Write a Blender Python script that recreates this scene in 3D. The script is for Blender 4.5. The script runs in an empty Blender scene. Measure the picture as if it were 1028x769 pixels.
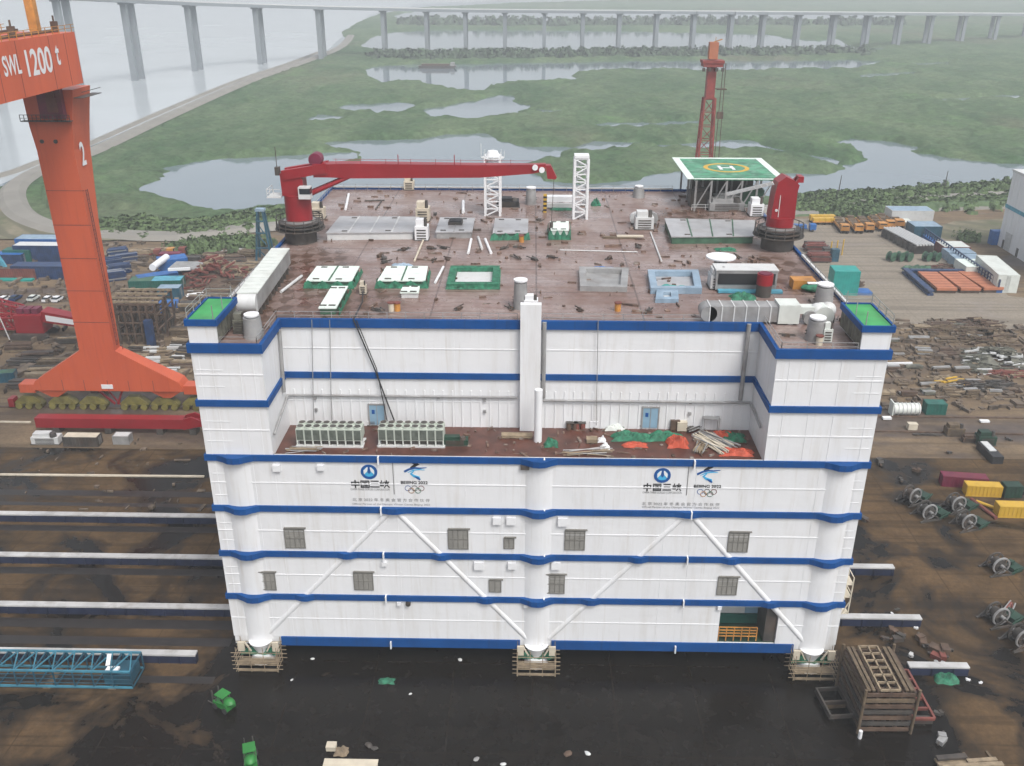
import bpy, math, random
import numpy as np
from mathutils import Vector, Matrix
RAD = math.radians
SC = bpy.context.scene
COL = SC.collection
random.seed(7)

# ------------------------------------------------------------------ camera, sky, sun, exposure
FOC, PITCH, YAW, ROLL = 926.27, 0.4240981, -0.02027597, 0.0020345
CAM = Vector((-0.9066, -102.7269, 90.0276))
FW = Vector((math.sin(YAW)*math.cos(PITCH), math.cos(YAW)*math.cos(PITCH), -math.sin(PITCH)))
_r = Vector((math.cos(YAW), -math.sin(YAW), 0)); _u = _r.cross(FW)
RT = _r*math.cos(ROLL) + _u*math.sin(ROLL)
UP = -_r*math.sin(ROLL) + _u*math.cos(ROLL)
cam = bpy.data.objects.new('camera', bpy.data.cameras.new('camera'))
COL.objects.link(cam)
cam.data.sensor_width = 36; cam.data.lens = FOC/1028*36
cam.data.clip_start = 1; cam.data.clip_end = 20000
cam.matrix_world = Matrix(((RT.x, UP.x, -FW.x, CAM.x), (RT.y, UP.y, -FW.y, CAM.y), (RT.z, UP.z, -FW.z, CAM.z), (0, 0, 0, 1)))
SC.camera = cam

SUN_EL, SUN_AZ = 55.0, 146.0         # azimuth measured clockwise from +y
w = bpy.data.worlds.new('World'); SC.world = w; w.use_nodes = True
nt = w.node_tree; bg = nt.nodes['Background']
sky = nt.nodes.new('ShaderNodeTexSky'); sky.sky_type = 'NISHITA'; sky.sun_disc = False
sky.sun_elevation = RAD(SUN_EL); sky.sun_rotation = RAD(SUN_AZ); sky.dust_density = 4; sky.air_density = 1.0
hs = nt.nodes.new('ShaderNodeHueSaturation'); hs.inputs['Saturation'].default_value = 0.30
nt.links.new(sky.outputs[0], hs.inputs['Color']); nt.links.new(hs.outputs[0], bg.inputs['Color'])
bg.inputs['Strength'].default_value = 0.15
sl = bpy.data.lights.new('sun', 'SUN'); sl.energy = 1.3; sl.angle = RAD(20); sl.color = (1, 0.96, 0.9)
sun = bpy.data.objects.new('sun', sl); COL.objects.link(sun)
_d = Vector((math.sin(RAD(SUN_AZ))*math.cos(RAD(SUN_EL)), math.cos(RAD(SUN_AZ))*math.cos(RAD(SUN_EL)), math.sin(RAD(SUN_EL))))
sun.rotation_euler = _d.to_track_quat('Z', 'Y').to_euler(); sun.location = (60, 80, 300)
SC.view_settings.view_transform = 'Standard'; SC.view_settings.look = 'None'
SC.view_settings.exposure = 0.62; SC.view_settings.gamma = 1; SC.view_settings.use_curve_mapping = False
HAZE = 0.00033

# ------------------------------------------------------------------ survey helpers: a sight line met with a level or a facade plane
def ray(px, py): return FW + RT*((px-514)/FOC) - UP*((py-384.5)/FOC)
def at(px, py, z=0.0):
    d = ray(px, py); return CAM + d*((z-CAM.z)/d.z)
def aty(px, py, Y=0.0):
    d = ray(px, py); return CAM + d*((Y-CAM.y)/d.y)
DZ = 48.08                           # main deck level
RZ = 32.95                           # recess floor level
def dk(px, py, z=DZ): return at(px, py, z)

# ------------------------------------------------------------------ materials
MATS = {}
def mat(name, col, rough=0.6, metal=0.0, var=0.25, scale=0.6, dirt=None, dscale=0.25, damt=0.5, bump=0.0, bscale=8.0, spec=0.5, streak=False):
    m = bpy.data.materials.new(name); m.use_nodes = True; t = m.node_tree; N = t.nodes; L = t.links
    b = N['Principled BSDF']; b.inputs['Roughness'].default_value = rough; b.inputs['Metallic'].default_value = metal
    b.inputs['Specular IOR Level'].default_value = spec
    tc = N.new('ShaderNodeNewGeometry')
    mp = N.new('ShaderNodeMapping'); L.new(tc.outputs['Position'], mp.inputs[0])
    if streak: mp.inputs['Scale'].default_value = (1, 1, 0.12)
    n = N.new('ShaderNodeTexNoise'); n.inputs['Scale'].default_value = scale; n.inputs['Detail'].default_value = 5
    L.new(mp.outputs[0], n.inputs['Vector'])
    r = N.new('ShaderNodeValToRGB'); L.new(n.outputs[0], r.inputs[0])
    r.color_ramp.elements[0].position = 0.3; r.color_ramp.elements[1].position = 0.7
    r.color_ramp.elements[0].color = tuple(c*(1-var) for c in col)+(1,)
    r.color_ramp.elements[1].color = tuple(min(1, c*(1+var)) for c in col)+(1,)
    out = r.outputs[0]
    if dirt:
        n2 = N.new('ShaderNodeTexNoise'); n2.inputs['Scale'].default_value = dscale; n2.inputs['Detail'].default_value = 7
        n2.inputs['Roughness'].default_value = 0.65
        L.new(mp.outputs[0], n2.inputs['Vector'])
        r2 = N.new('ShaderNodeValToRGB'); r2.color_ramp.elements[0].position = 0.5; r2.color_ramp.elements[1].position = 0.72
        r2.color_ramp.elements[1].color = (damt, damt, damt, 1)
        L.new(n2.outputs[0], r2.inputs[0])
        mx = N.new('ShaderNodeMix'); mx.data_type = 'RGBA'
        L.new(r2.outputs[0], mx.inputs[0]); L.new(out, mx.inputs[6]); mx.inputs[7].default_value = tuple(dirt)+(1,)
        out = mx.outputs[2]
    L.new(out, b.inputs['Base Color'])
    if bump:
        n3 = N.new('ShaderNodeTexNoise'); n3.inputs['Scale'].default_value = bscale; n3.inputs['Detail'].default_value = 6
        L.new(tc.outputs['Position'], n3.inputs['Vector'])
        bp = N.new('ShaderNodeBump'); bp.inputs['Strength'].default_value = bump; bp.inputs['Distance'].default_value = 0.3
        L.new(n3.outputs[0], bp.inputs['Height']); L.new(bp.outputs[0], b.inputs['Normal'])
    MATS[name] = m
    return m
RUST = (0.12, 0.045, 0.02)
mat('white_paint', (0.65, 0.66, 0.675), 0.45, var=0.025, scale=0.35, dirt=(0.42, 0.39, 0.34), dscale=0.55, damt=0.34, streak=True)
mat('white_trim', (0.67, 0.68, 0.695), 0.4, var=0.03)
mat('blue_band', (0.002, 0.055, 0.205), 0.6, spec=0.2, var=0.12, scale=0.4)
mat('orange_paint', (0.50, 0.092, 0.035), 0.45, var=0.07, scale=0.15, dirt=(0.36, 0.055, 0.03), dscale=0.2, damt=0.5, streak=True)
mat('red_paint', (0.23, 0.008, 0.014), 0.4, var=0.12, scale=0.5, dirt=(0.16, 0.010, 0.013), damt=0.6)
mat('maroon', (0.13, 0.010, 0.035), 0.5, dirt=RUST)
mat('steel_grey', (0.28, 0.28, 0.28), 0.5, metal=0.2, var=0.2, dirt=(0.14, 0.11, 0.09))
mat('light_grey', (0.52, 0.53, 0.53), 0.5, var=0.12, dirt=(0.3, 0.27, 0.24), damt=0.5, dscale=0.6)
mat('dark_steel', (0.055, 0.05, 0.045), 0.55, var=0.4, dirt=(0.10, 0.06, 0.04))
mat('black_gap', (0.012, 0.012, 0.014), 0.6, var=0.2)
mat('louvre', (0.16, 0.155, 0.14), 0.5, var=0.15)
mat('rust_steel', (0.085, 0.055, 0.038), 0.7, var=0.4, scale=0.8, dirt=(0.05, 0.025, 0.016), damt=0.8)
mat('rust_red', (0.15, 0.045, 0.035), 0.65, var=0.3, dirt=(0.10, 0.03, 0.02))
mat('tower_red', (0.21, 0.04, 0.033), 0.6, var=0.25, dirt=(0.14, 0.03, 0.025))
mat('deck_red', (0.17, 0.075, 0.055), 0.32, var=0.3, dirt=(0.24, 0.20, 0.18), damt=0.7, dscale=0.3)
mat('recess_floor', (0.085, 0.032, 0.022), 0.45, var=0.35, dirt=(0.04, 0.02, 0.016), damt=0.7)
mat('grn_roof', (0.035, 0.27, 0.075), 0.5, var=0.25, scale=0.4, dirt=(0.10, 0.28, 0.10))
mat('helideck_green', (0.045, 0.20, 0.11), 0.5, var=0.5, scale=0.5, dirt=(0.25, 0.38, 0.30), dscale=0.6, damt=0.6)
mat('net_green', (0.018, 0.125, 0.07), 0.75, var=0.5, scale=1.5)
mat('tarp_orange', (0.38, 0.06, 0.028), 0.7, var=0.3, scale=1.2)
mat('yellow', (0.50, 0.31, 0.03), 0.5, var=0.15, dirt=(0.3, 0.17, 0.04), dscale=0.6)
mat('amber', (0.42, 0.19, 0.04), 0.5, var=0.3, scale=0.4, dirt=(0.2, 0.10, 0.04), dscale=0.5, damt=0.8)
mat('pale_yellow', (0.6, 0.5, 0.2), 0.6, var=0.2)
mat('blue', (0.012, 0.10, 0.32), 0.5, var=0.2, dirt=(0.04, 0.07, 0.13))
mat('navy', (0.012, 0.035, 0.10), 0.5, var=0.35, scale=0.7, dirt=(0.05, 0.05, 0.07))
mat('sky_blue', (0.20, 0.28, 0.36), 0.5, var=0.2, dirt=(0.35, 0.42, 0.48))
mat('truss_blue', (0.012, 0.07, 0.11), 0.55, var=0.3, dirt=(0.04, 0.06, 0.07))
mat('truss_cyan', (0.07, 0.28, 0.38), 0.55, var=0.3, dirt=(0.04, 0.09, 0.12))
mat('truss_rail', (0.04, 0.17, 0.24), 0.55, var=0.25)
mat('teal', (0.01, 0.26, 0.23), 0.5, var=0.12, dirt=(0.02, 0.16, 0.15))
mat('teal_dark', (0.012, 0.095, 0.075), 0.5, var=0.2)
mat('orange_plate', (0.36, 0.13, 0.065), 0.6, var=0.15, scale=0.3, dirt=(0.20, 0.075, 0.04))
mat('pale_container', (0.55, 0.58, 0.55), 0.5, var=0.08, dirt=(0.38, 0.38, 0.34), damt=0.5)
mat('timber', (0.11, 0.080, 0.050), 0.8, var=0.4, scale=1.0, dirt=(0.09, 0.065, 0.045), dscale=0.7, damt=0.8)
mat('timber_pale', (0.23, 0.18, 0.12), 0.8, var=0.35, scale=1.0, dirt=(0.16, 0.12, 0.08), dscale=0.8, damt=0.7)
mat('pipe_pile', (0.10, 0.10, 0.08), 0.6, var=0.5, scale=1.0, dirt=(0.20, 0.19, 0.15))
mat('bright_green', (0.02, 0.16, 0.03), 0.45, var=0.2)
mat('track_dark', (0.018, 0.015, 0.014), 0.5, var=0.3)
mat('dark_green', (0.012, 0.04, 0.025), 0.55, var=0.35)
mat('drum_green', (0.04, 0.10, 0.06), 0.6, var=0.35)
mat('olive', (0.16, 0.14, 0.035), 0.6, var=0.4, dirt=(0.06, 0.05, 0.03))
mat('tyre', (0.02, 0.02, 0.02), 0.8, var=0.2)
mat('car_glass', (0.02, 0.025, 0.03), 0.12, var=0.1)
mat('blue_door', (0.20, 0.32, 0.42), 0.5, var=0.1)
mat('cream', (0.50, 0.45, 0.36), 0.6, var=0.15)
mat('concrete', (0.36, 0.35, 0.33), 0.8, var=0.15, scale=0.1, dirt=(0.25, 0.24, 0.22), dscale=0.05)
mat('bridge_concrete', (0.20, 0.225, 0.245), 0.8, var=0.08, scale=0.05)
mat('beam_white', (0.42, 0.42, 0.42), 0.5, var=0.2, scale=0.3, dirt=(0.22, 0.20, 0.18), dscale=0.4, damt=0.7)
mat('beam_blue', (0.012, 0.018, 0.045), 0.5, var=0.3)
mat('ink_black', (0.02, 0.02, 0.022), 0.5, var=0.05)
mat('ink_grey', (0.20, 0.20, 0.20), 0.5, var=0.05)
mat('ink_blue', (0.006, 0.07, 0.25), 0.5, var=0.05)
mat('ink_cyan', (0.05, 0.35, 0.60), 0.5, var=0.05)
mat('skin', (0.35, 0.2, 0.14), 0.6, var=0.05)
mat('cloth_navy', (0.02, 0.03, 0.08), 0.8, var=0.2)
mat('road_pale', (0.20, 0.19, 0.17), 0.85, var=0.12, scale=0.08)
mat('bush', (0.075, 0.115, 0.045), 0.9, var=0.6, scale=0.35)
mat('treeline_leaf', (0.05, 0.08, 0.045), 0.9, var=0.5, scale=0.15)
mat('trunk_bark', (0.09, 0.07, 0.05), 0.9)
M = MATS
def drip_stains(name, col, amt):
    m = MATS[name]; N = m.node_tree.nodes; L = m.node_tree.links; b = N['Principled BSDF']; src = b.inputs['Base Color'].links[0].from_socket
    g = N.new('ShaderNodeNewGeometry'); mp = N.new('ShaderNodeMapping'); L.new(g.outputs['Position'], mp.inputs[0]); mp.inputs['Scale'].default_value = (1, 1, 0.045)
    n = N.new('ShaderNodeTexNoise'); n.inputs['Scale'].default_value = 1.9; n.inputs['Detail'].default_value = 5; n.inputs['Roughness'].default_value = 0.6; L.new(mp.outputs[0], n.inputs['Vector'])
    r = N.new('ShaderNodeValToRGB'); r.color_ramp.elements[0].position = 0.57; r.color_ramp.elements[1].position = 0.78; r.color_ramp.elements[1].color = (amt, amt, amt, 1); L.new(n.outputs[0], r.inputs[0])
    mx = N.new('ShaderNodeMix'); mx.data_type = 'RGBA'; L.new(r.outputs[0], mx.inputs[0]); L.new(src, mx.inputs[6]); mx.inputs[7].default_value = tuple(col)+(1,); L.new(mx.outputs[2], b.inputs['Base Color'])
    n2 = N.new('ShaderNodeTexNoise'); n2.inputs['Scale'].default_value = 0.55; n2.inputs['Detail'].default_value = 3; L.new(g.outputs['Position'], n2.inputs['Vector'])
    bp = N.new('ShaderNodeBump'); bp.inputs['Strength'].default_value = 0.22; bp.inputs['Distance'].default_value = 0.22; L.new(n2.outputs[0], bp.inputs['Height']); L.new(bp.outputs[0], b.inputs['Normal'])
drip_stains('white_paint', (0.40, 0.36, 0.30), 0.42)
drip_stains('orange_paint', (0.26, 0.055, 0.03), 0.5)
drip_stains('blue_band', (0.02, 0.035, 0.09), 0.6)

def node_mat(name):
    m = bpy.data.materials.new(name); m.use_nodes = True; MATS[name] = m
    return m, m.node_tree.nodes, m.node_tree.links, m.node_tree.nodes['Principled BSDF']
def noise(N, L, vec, scale, detail=6, rough=0.6, dist=0.0):
    n = N.new('ShaderNodeTexNoise'); n.inputs['Scale'].default_value = scale; n.inputs['Detail'].default_value = detail
    n.inputs['Roughness'].default_value = rough; n.inputs['Distortion'].default_value = dist
    L.new(vec, n.inputs['Vector']); return n.outputs[0]
def ramp(N, L, fac, a, b, ca=(0, 0, 0), cb=(1, 1, 1)):
    r = N.new('ShaderNodeValToRGB'); L.new(fac, r.inputs[0])
    r.color_ramp.elements[0].position = a; r.color_ramp.elements[1].position = b
    r.color_ramp.elements[0].color = tuple(ca)+(1,); r.color_ramp.elements[1].color = tuple(cb)+(1,)
    return r.outputs[0]
def mixc(N, L, f, a, b):
    mx = N.new('ShaderNodeMix'); mx.data_type = 'RGBA'
    for s, i in ((f, 0), (a, 6), (b, 7)):
        if isinstance(s, tuple): mx.inputs[i].default_value = s+(1,)
        elif isinstance(s, float): mx.inputs[i].default_value = s
        else: L.new(s, mx.inputs[i])
    return mx.outputs[2]
def math_(N, L, op, a, b=None, clamp=False):
    n = N.new('ShaderNodeMath'); n.operation = op; n.use_clamp = clamp
    for i, s in enumerate((a, b)):
        if s is None: continue
        if isinstance(s, (int, float)): n.inputs[i].default_value = s
        else: L.new(s, n.inputs[i])
    return n.outputs[0]
def pos(N):
    return N.new('ShaderNodeNewGeometry').outputs['Position']
def joints(N, L, P, bw, rh, mortar, rot=0):
    mp = N.new('ShaderNodeMapping'); L.new(P, mp.inputs[0]); mp.inputs['Rotation'].default_value = (0, 0, rot)
    br = N.new('ShaderNodeTexBrick'); L.new(mp.outputs[0], br.inputs['Vector'])
    br.inputs['Scale'].default_value = 1; br.inputs['Brick Width'].default_value = bw; br.inputs['Row Height'].default_value = rh
    br.inputs['Mortar Size'].default_value = mortar; br.offset = 0.0
    br.inputs['Color1'].default_value = (0, 0, 0, 1); br.inputs['Color2'].default_value = (0, 0, 0, 1); br.inputs['Mortar'].default_value = (1, 1, 1, 1)
    return br.outputs['Color']

def ground_mat(name, dry, dry2, wet, wet_lo, wet_hi, wscale, slab, wet_shade=None, wr=0.22, bump=0.25, streak=(1, 1, 1)):
    m, N, L, b = node_mat(name); P = pos(N)
    mp = N.new('ShaderNodeMapping'); L.new(P, mp.inputs[0]); mp.inputs['Scale'].default_value = streak
    Q = mp.outputs[0]
    base = mixc(N, L, ramp(N, L, noise(N, L, Q, 0.12, 8, 0.7), 0.35, 0.68), dry, dry2)
    fine = ramp(N, L, noise(N, L, P, 1.2, 8, 0.75), 0.3, 0.75, (0.62, 0.62, 0.62), (1.18, 1.18, 1.18))
    mul = N.new('ShaderNodeMix'); mul.data_type = 'RGBA'; mul.blend_type = 'MULTIPLY'; mul.inputs[0].default_value = 1
    L.new(base, mul.inputs[6]); L.new(fine, mul.inputs[7]); base = mul.outputs[2]
    mt_ = N.new('ShaderNodeMapping'); L.new(P, mt_.inputs[0]); mt_.inputs['Scale'].default_value = (0.03, 1.1, 1); mt_.inputs['Rotation'].default_value = (0, 0, 0.06)
    base = mixc(N, L, math_(N, L, 'MULTIPLY', ramp(N, L, noise(N, L, mt_.outputs[0], 0.5, 3, 0.5, 0.4), 0.52, 0.62), 0.45), base, tuple(c*0.45 for c in dry2))
    wn = noise(N, L, Q, wscale, 7, 0.6, 0.6)
    if wet_shade:  # dark oval: wet ground with the platform's shade painted into the colour
        cx, cy, rx, ry, amt = wet_shade
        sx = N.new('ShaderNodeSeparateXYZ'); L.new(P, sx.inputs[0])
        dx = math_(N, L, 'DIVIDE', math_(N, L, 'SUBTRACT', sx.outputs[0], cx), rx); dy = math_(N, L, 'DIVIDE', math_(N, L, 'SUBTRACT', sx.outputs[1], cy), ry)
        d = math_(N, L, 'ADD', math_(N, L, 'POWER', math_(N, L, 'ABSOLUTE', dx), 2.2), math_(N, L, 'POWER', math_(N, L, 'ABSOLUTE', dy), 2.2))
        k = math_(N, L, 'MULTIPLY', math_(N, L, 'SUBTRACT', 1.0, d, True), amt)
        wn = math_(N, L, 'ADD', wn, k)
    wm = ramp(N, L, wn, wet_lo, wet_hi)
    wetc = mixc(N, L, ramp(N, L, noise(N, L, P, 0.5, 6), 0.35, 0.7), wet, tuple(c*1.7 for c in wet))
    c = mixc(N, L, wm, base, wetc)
    if slab:
        j = math_(N, L, 'MULTIPLY', math_(N, L, 'SUBTRACT', 1.15, wm, True), math_(N, L, 'MULTIPLY', joints(N, L, P, *slab[:3]), slab[3] if len(slab) > 3 and slab[3] else 0.6))
        c = mixc(N, L, j, c, tuple(x*0.3 for x in dry))
    L.new(c, b.inputs['Base Color'])
    rr = N.new('ShaderNodeMapRange'); L.new(wm, rr.inputs[0]); rr.inputs[3].default_value = 0.85; rr.inputs[4].default_value = wr
    L.new(rr.outputs[0], b.inputs['Roughness']); b.inputs['Specular IOR Level'].default_value = 0.16
    bp = N.new('ShaderNodeBump'); bp.inputs['Strength'].default_value = bump; bp.inputs['Distance'].default_value = 0.15
    hh = math_(N, L, 'MULTIPLY', noise(N, L, P, 1.6, 7, 0.7), math_(N, L, 'SUBTRACT', 1.05, wm))
    L.new(hh, bp.inputs['Height']); L.new(bp.outputs[0], b.inputs['Normal'])
    return m
ground_mat('yard_sand', (0.225, 0.165, 0.105), (0.12, 0.088, 0.060), (0.060, 0.046, 0.038), 0.52, 0.62, 0.04, None, None, 0.30, 0.4, (0.45, 1, 1))
ground_mat('apron', (0.27, 0.235, 0.19), (0.22, 0.19, 0.155), (0.15, 0.13, 0.115), 0.56, 0.66, 0.04, (18, 18, 0.16, 0.25), None, 0.4, 0.15, (0.5, 1, 1))
ground_mat('pad_concrete', (0.120, 0.074, 0.036), (0.054, 0.035, 0.019), (0.0062, 0.0049, 0.0038), 0.455, 0.575, 0.065, (11, 16.5, 0.12, 0.0), (2, -20, 60, 36, 0.34), 0.22, 0.2)  # near-black oval before the front wall holds damp and painted shade together

def marsh_mat():
    m, N, L, b = node_mat('marsh_green'); P = pos(N)
    mp = N.new('ShaderNodeMapping'); L.new(P, mp.inputs[0]); mp.inputs['Scale'].default_value = (1, 0.55, 1)
    a = ramp(N, L, noise(N, L, mp.outputs[0], 0.016, 9, 0.75, 0.8), 0.40, 0.60)
    c = mixc(N, L, a, (0.052, 0.100, 0.045), (0.105, 0.150, 0.078))
    a2 = ramp(N, L, noise(N, L, mp.outputs[0], 0.006, 6, 0.6), 0.55, 0.72)
    c = mixc(N, L, a2, c, (0.13, 0.125, 0.085))
    a3 = ramp(N, L, noise(N, L, mp.outputs[0], 0.02, 7, 0.7), 0.56, 0.74)
    c = mixc(N, L, a3, c, (0.10, 0.175, 0.07))
    f = ramp(N, L, noise(N, L, P, 0.22, 8, 0.8), 0.30, 0.72, (0.38, 0.38, 0.38), (1.55, 1.55, 1.55))
    mul = N.new('ShaderNodeMix'); mul.data_type = 'RGBA'; mul.blend_type = 'MULTIPLY'; mul.inputs[0].default_value = 1
    L.new(c, mul.inputs[6]); L.new(f, mul.inputs[7])
    L.new(mul.outputs[2], b.inputs['Base Color']); b.inputs['Roughness'].default_value = 0.95
    b.inputs['Specular IOR Level'].default_value = 0.15
    bp = N.new('ShaderNodeBump'); bp.inputs['Strength'].default_value = 0.8; bp.inputs['Distance'].default_value = 1.5
    L.new(noise(N, L, P, 0.35, 8, 0.75), bp.inputs['Height']); L.new(bp.outputs[0], b.inputs['Normal'])
marsh_mat()
def water_mat(name, col, rough, bump):
    m, N, L, b = node_mat(name); P = pos(N)
    c = mixc(N, L, ramp(N, L, noise(N, L, P, 0.01, 5), 0.3, 0.7), tuple(x*0.93 for x in col), tuple(x*1.07 for x in col))
    L.new(c, b.inputs['Base Color']); b.inputs['Roughness'].default_value = rough; b.inputs['IOR'].default_value = 1.333
    bp = N.new('ShaderNodeBump'); bp.inputs['Strength'].default_value = bump; bp.inputs['Distance'].default_value = 0.2
    L.new(noise(N, L, P, 0.25, 4), bp.inputs['Height']); L.new(bp.outputs[0], b.inputs['Normal'])
water_mat('river_water', (0.36, 0.39, 0.41), 0.16, 0.12)
water_mat('pond_water', (0.13, 0.165, 0.19), 0.08, 0.04)
def embank_mat():
    m, N, L, b = node_mat('embankment_earth'); P = pos(N)
    wv = N.new('ShaderNodeTexWave'); L.new(P, wv.inputs['Vector']); wv.inputs['Scale'].default_value = 0.05
    wv.inputs['Distortion'].default_value = 3; wv.inputs['Detail'].default_value = 3; wv.bands_direction = 'DIAGONAL'
    c = mixc(N, L, ramp(N, L, noise(N, L, P, 0.05, 7, 0.7), 0.40, 0.60), (0.075, 0.085, 0.04), (0.20, 0.17, 0.12))
    c = mixc(N, L, ramp(N, L, wv.outputs[0], 0.45, 0.8), c, (0.10, 0.095, 0.06))
    L.new(c, b.inputs['Base Color']); b.inputs['Roughness'].default_value = 0.9
embank_mat()
def deck_mat():
    m, N, L, b = node_mat('deck_steel'); P = pos(N)
    c = mixc(N, L, ramp(N, L, noise(N, L, P, 0.11, 8, 0.7), 0.36, 0.64), (0.155, 0.092, 0.075), (0.265, 0.205, 0.188))
    sx = N.new('ShaderNodeSeparateXYZ'); L.new(P, sx.inputs[0])
    st = None
    for (cx, cy, rx, ry) in ((-34.5, 33, 7, 11), (36, 31, 7, 11), (27, 62, 10, 10), (-30, 15, 13, 12)):
        dx = math_(N, L, 'DIVIDE', math_(N, L, 'SUBTRACT', sx.outputs[0], cx), rx); dy = math_(N, L, 'DIVIDE', math_(N, L, 'SUBTRACT', sx.outputs[1], cy), ry)
        d = math_(N, L, 'SUBTRACT', 1.0, math_(N, L, 'ADD', math_(N, L, 'MULTIPLY', dx, dx), math_(N, L, 'MULTIPLY', dy, dy)), True)
        st = d if st is None else math_(N, L, 'MAXIMUM', st, d)
    ch = N.new('ShaderNodeTexChecker'); mp = N.new('ShaderNodeMapping'); L.new(P, mp.inputs[0]); mp.inputs['Rotation'].default_value = (0, 0, 0.5)
    mp.inputs['Scale'].default_value = (0.55, 0.4, 0)
    nz = N.new('ShaderNodeTexNoise'); nz.inputs['Scale'].default_value = 0.6; L.new(P, nz.inputs['Vector'])
    va = N.new('ShaderNodeVectorMath'); L.new(mp.outputs[0], va.inputs[0]); L.new(nz.outputs['Color'], va.inputs[1]); va.operation = 'ADD'
    L.new(va.outputs[0], ch.inputs[0]); ch.inputs['Scale'].default_value = 1
    k = math_(N, L, 'MULTIPLY', math_(N, L, 'MINIMUM', math_(N, L, 'MULTIPLY', st, 2.5), 1.0), math_(N, L, 'ADD', math_(N, L, 'MULTIPLY', ch.outputs['Fac'], 0.5), 0.32))
    c = mixc(N, L, k, c, (0.055, 0.026, 0.013))
    wv = N.new('ShaderNodeTexWave'); L.new(P, wv.inputs['Vector']); wv.inputs['Scale'].default_value = 0.18; wv.bands_direction = 'Y'
    wv.inputs['Distortion'].default_value = 4; wv.inputs['Detail'].default_value = 4
    c = mixc(N, L, math_(N, L, 'MULTIPLY', ramp(N, L, wv.outputs[0], 0.6, 0.95), 0.30), c, (0.13, 0.075, 0.045))
    j = math_(N, L, 'MULTIPLY', joints(N, L, P, 14, 10.7, 0.13), 0.6)
    c = mixc(N, L, j, c, (0.05, 0.03, 0.025))
    spk = ramp(N, L, noise(N, L, P, 1.5, 6, 0.8), 0.3, 0.72, (0.68, 0.68, 0.68), (1.25, 1.25, 1.25))
    mul = N.new('ShaderNodeMix'); mul.data_type = 'RGBA'; mul.blend_type = 'MULTIPLY'; mul.inputs[0].default_value = 1
    L.new(c, mul.inputs[6]); L.new(spk, mul.inputs[7])
    L.new(mul.outputs[2], b.inputs['Base Color'])
    rr = N.new('ShaderNodeMapRange'); L.new(noise(N, L, P, 0.16, 6), rr.inputs[0]); rr.inputs[1].default_value = 0.35; rr.inputs[2].default_value = 0.65
    rr.inputs[3].default_value = 0.12; rr.inputs[4].default_value = 0.55
    L.new(rr.outputs[0], b.inputs['Roughness'])
deck_mat()

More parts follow.
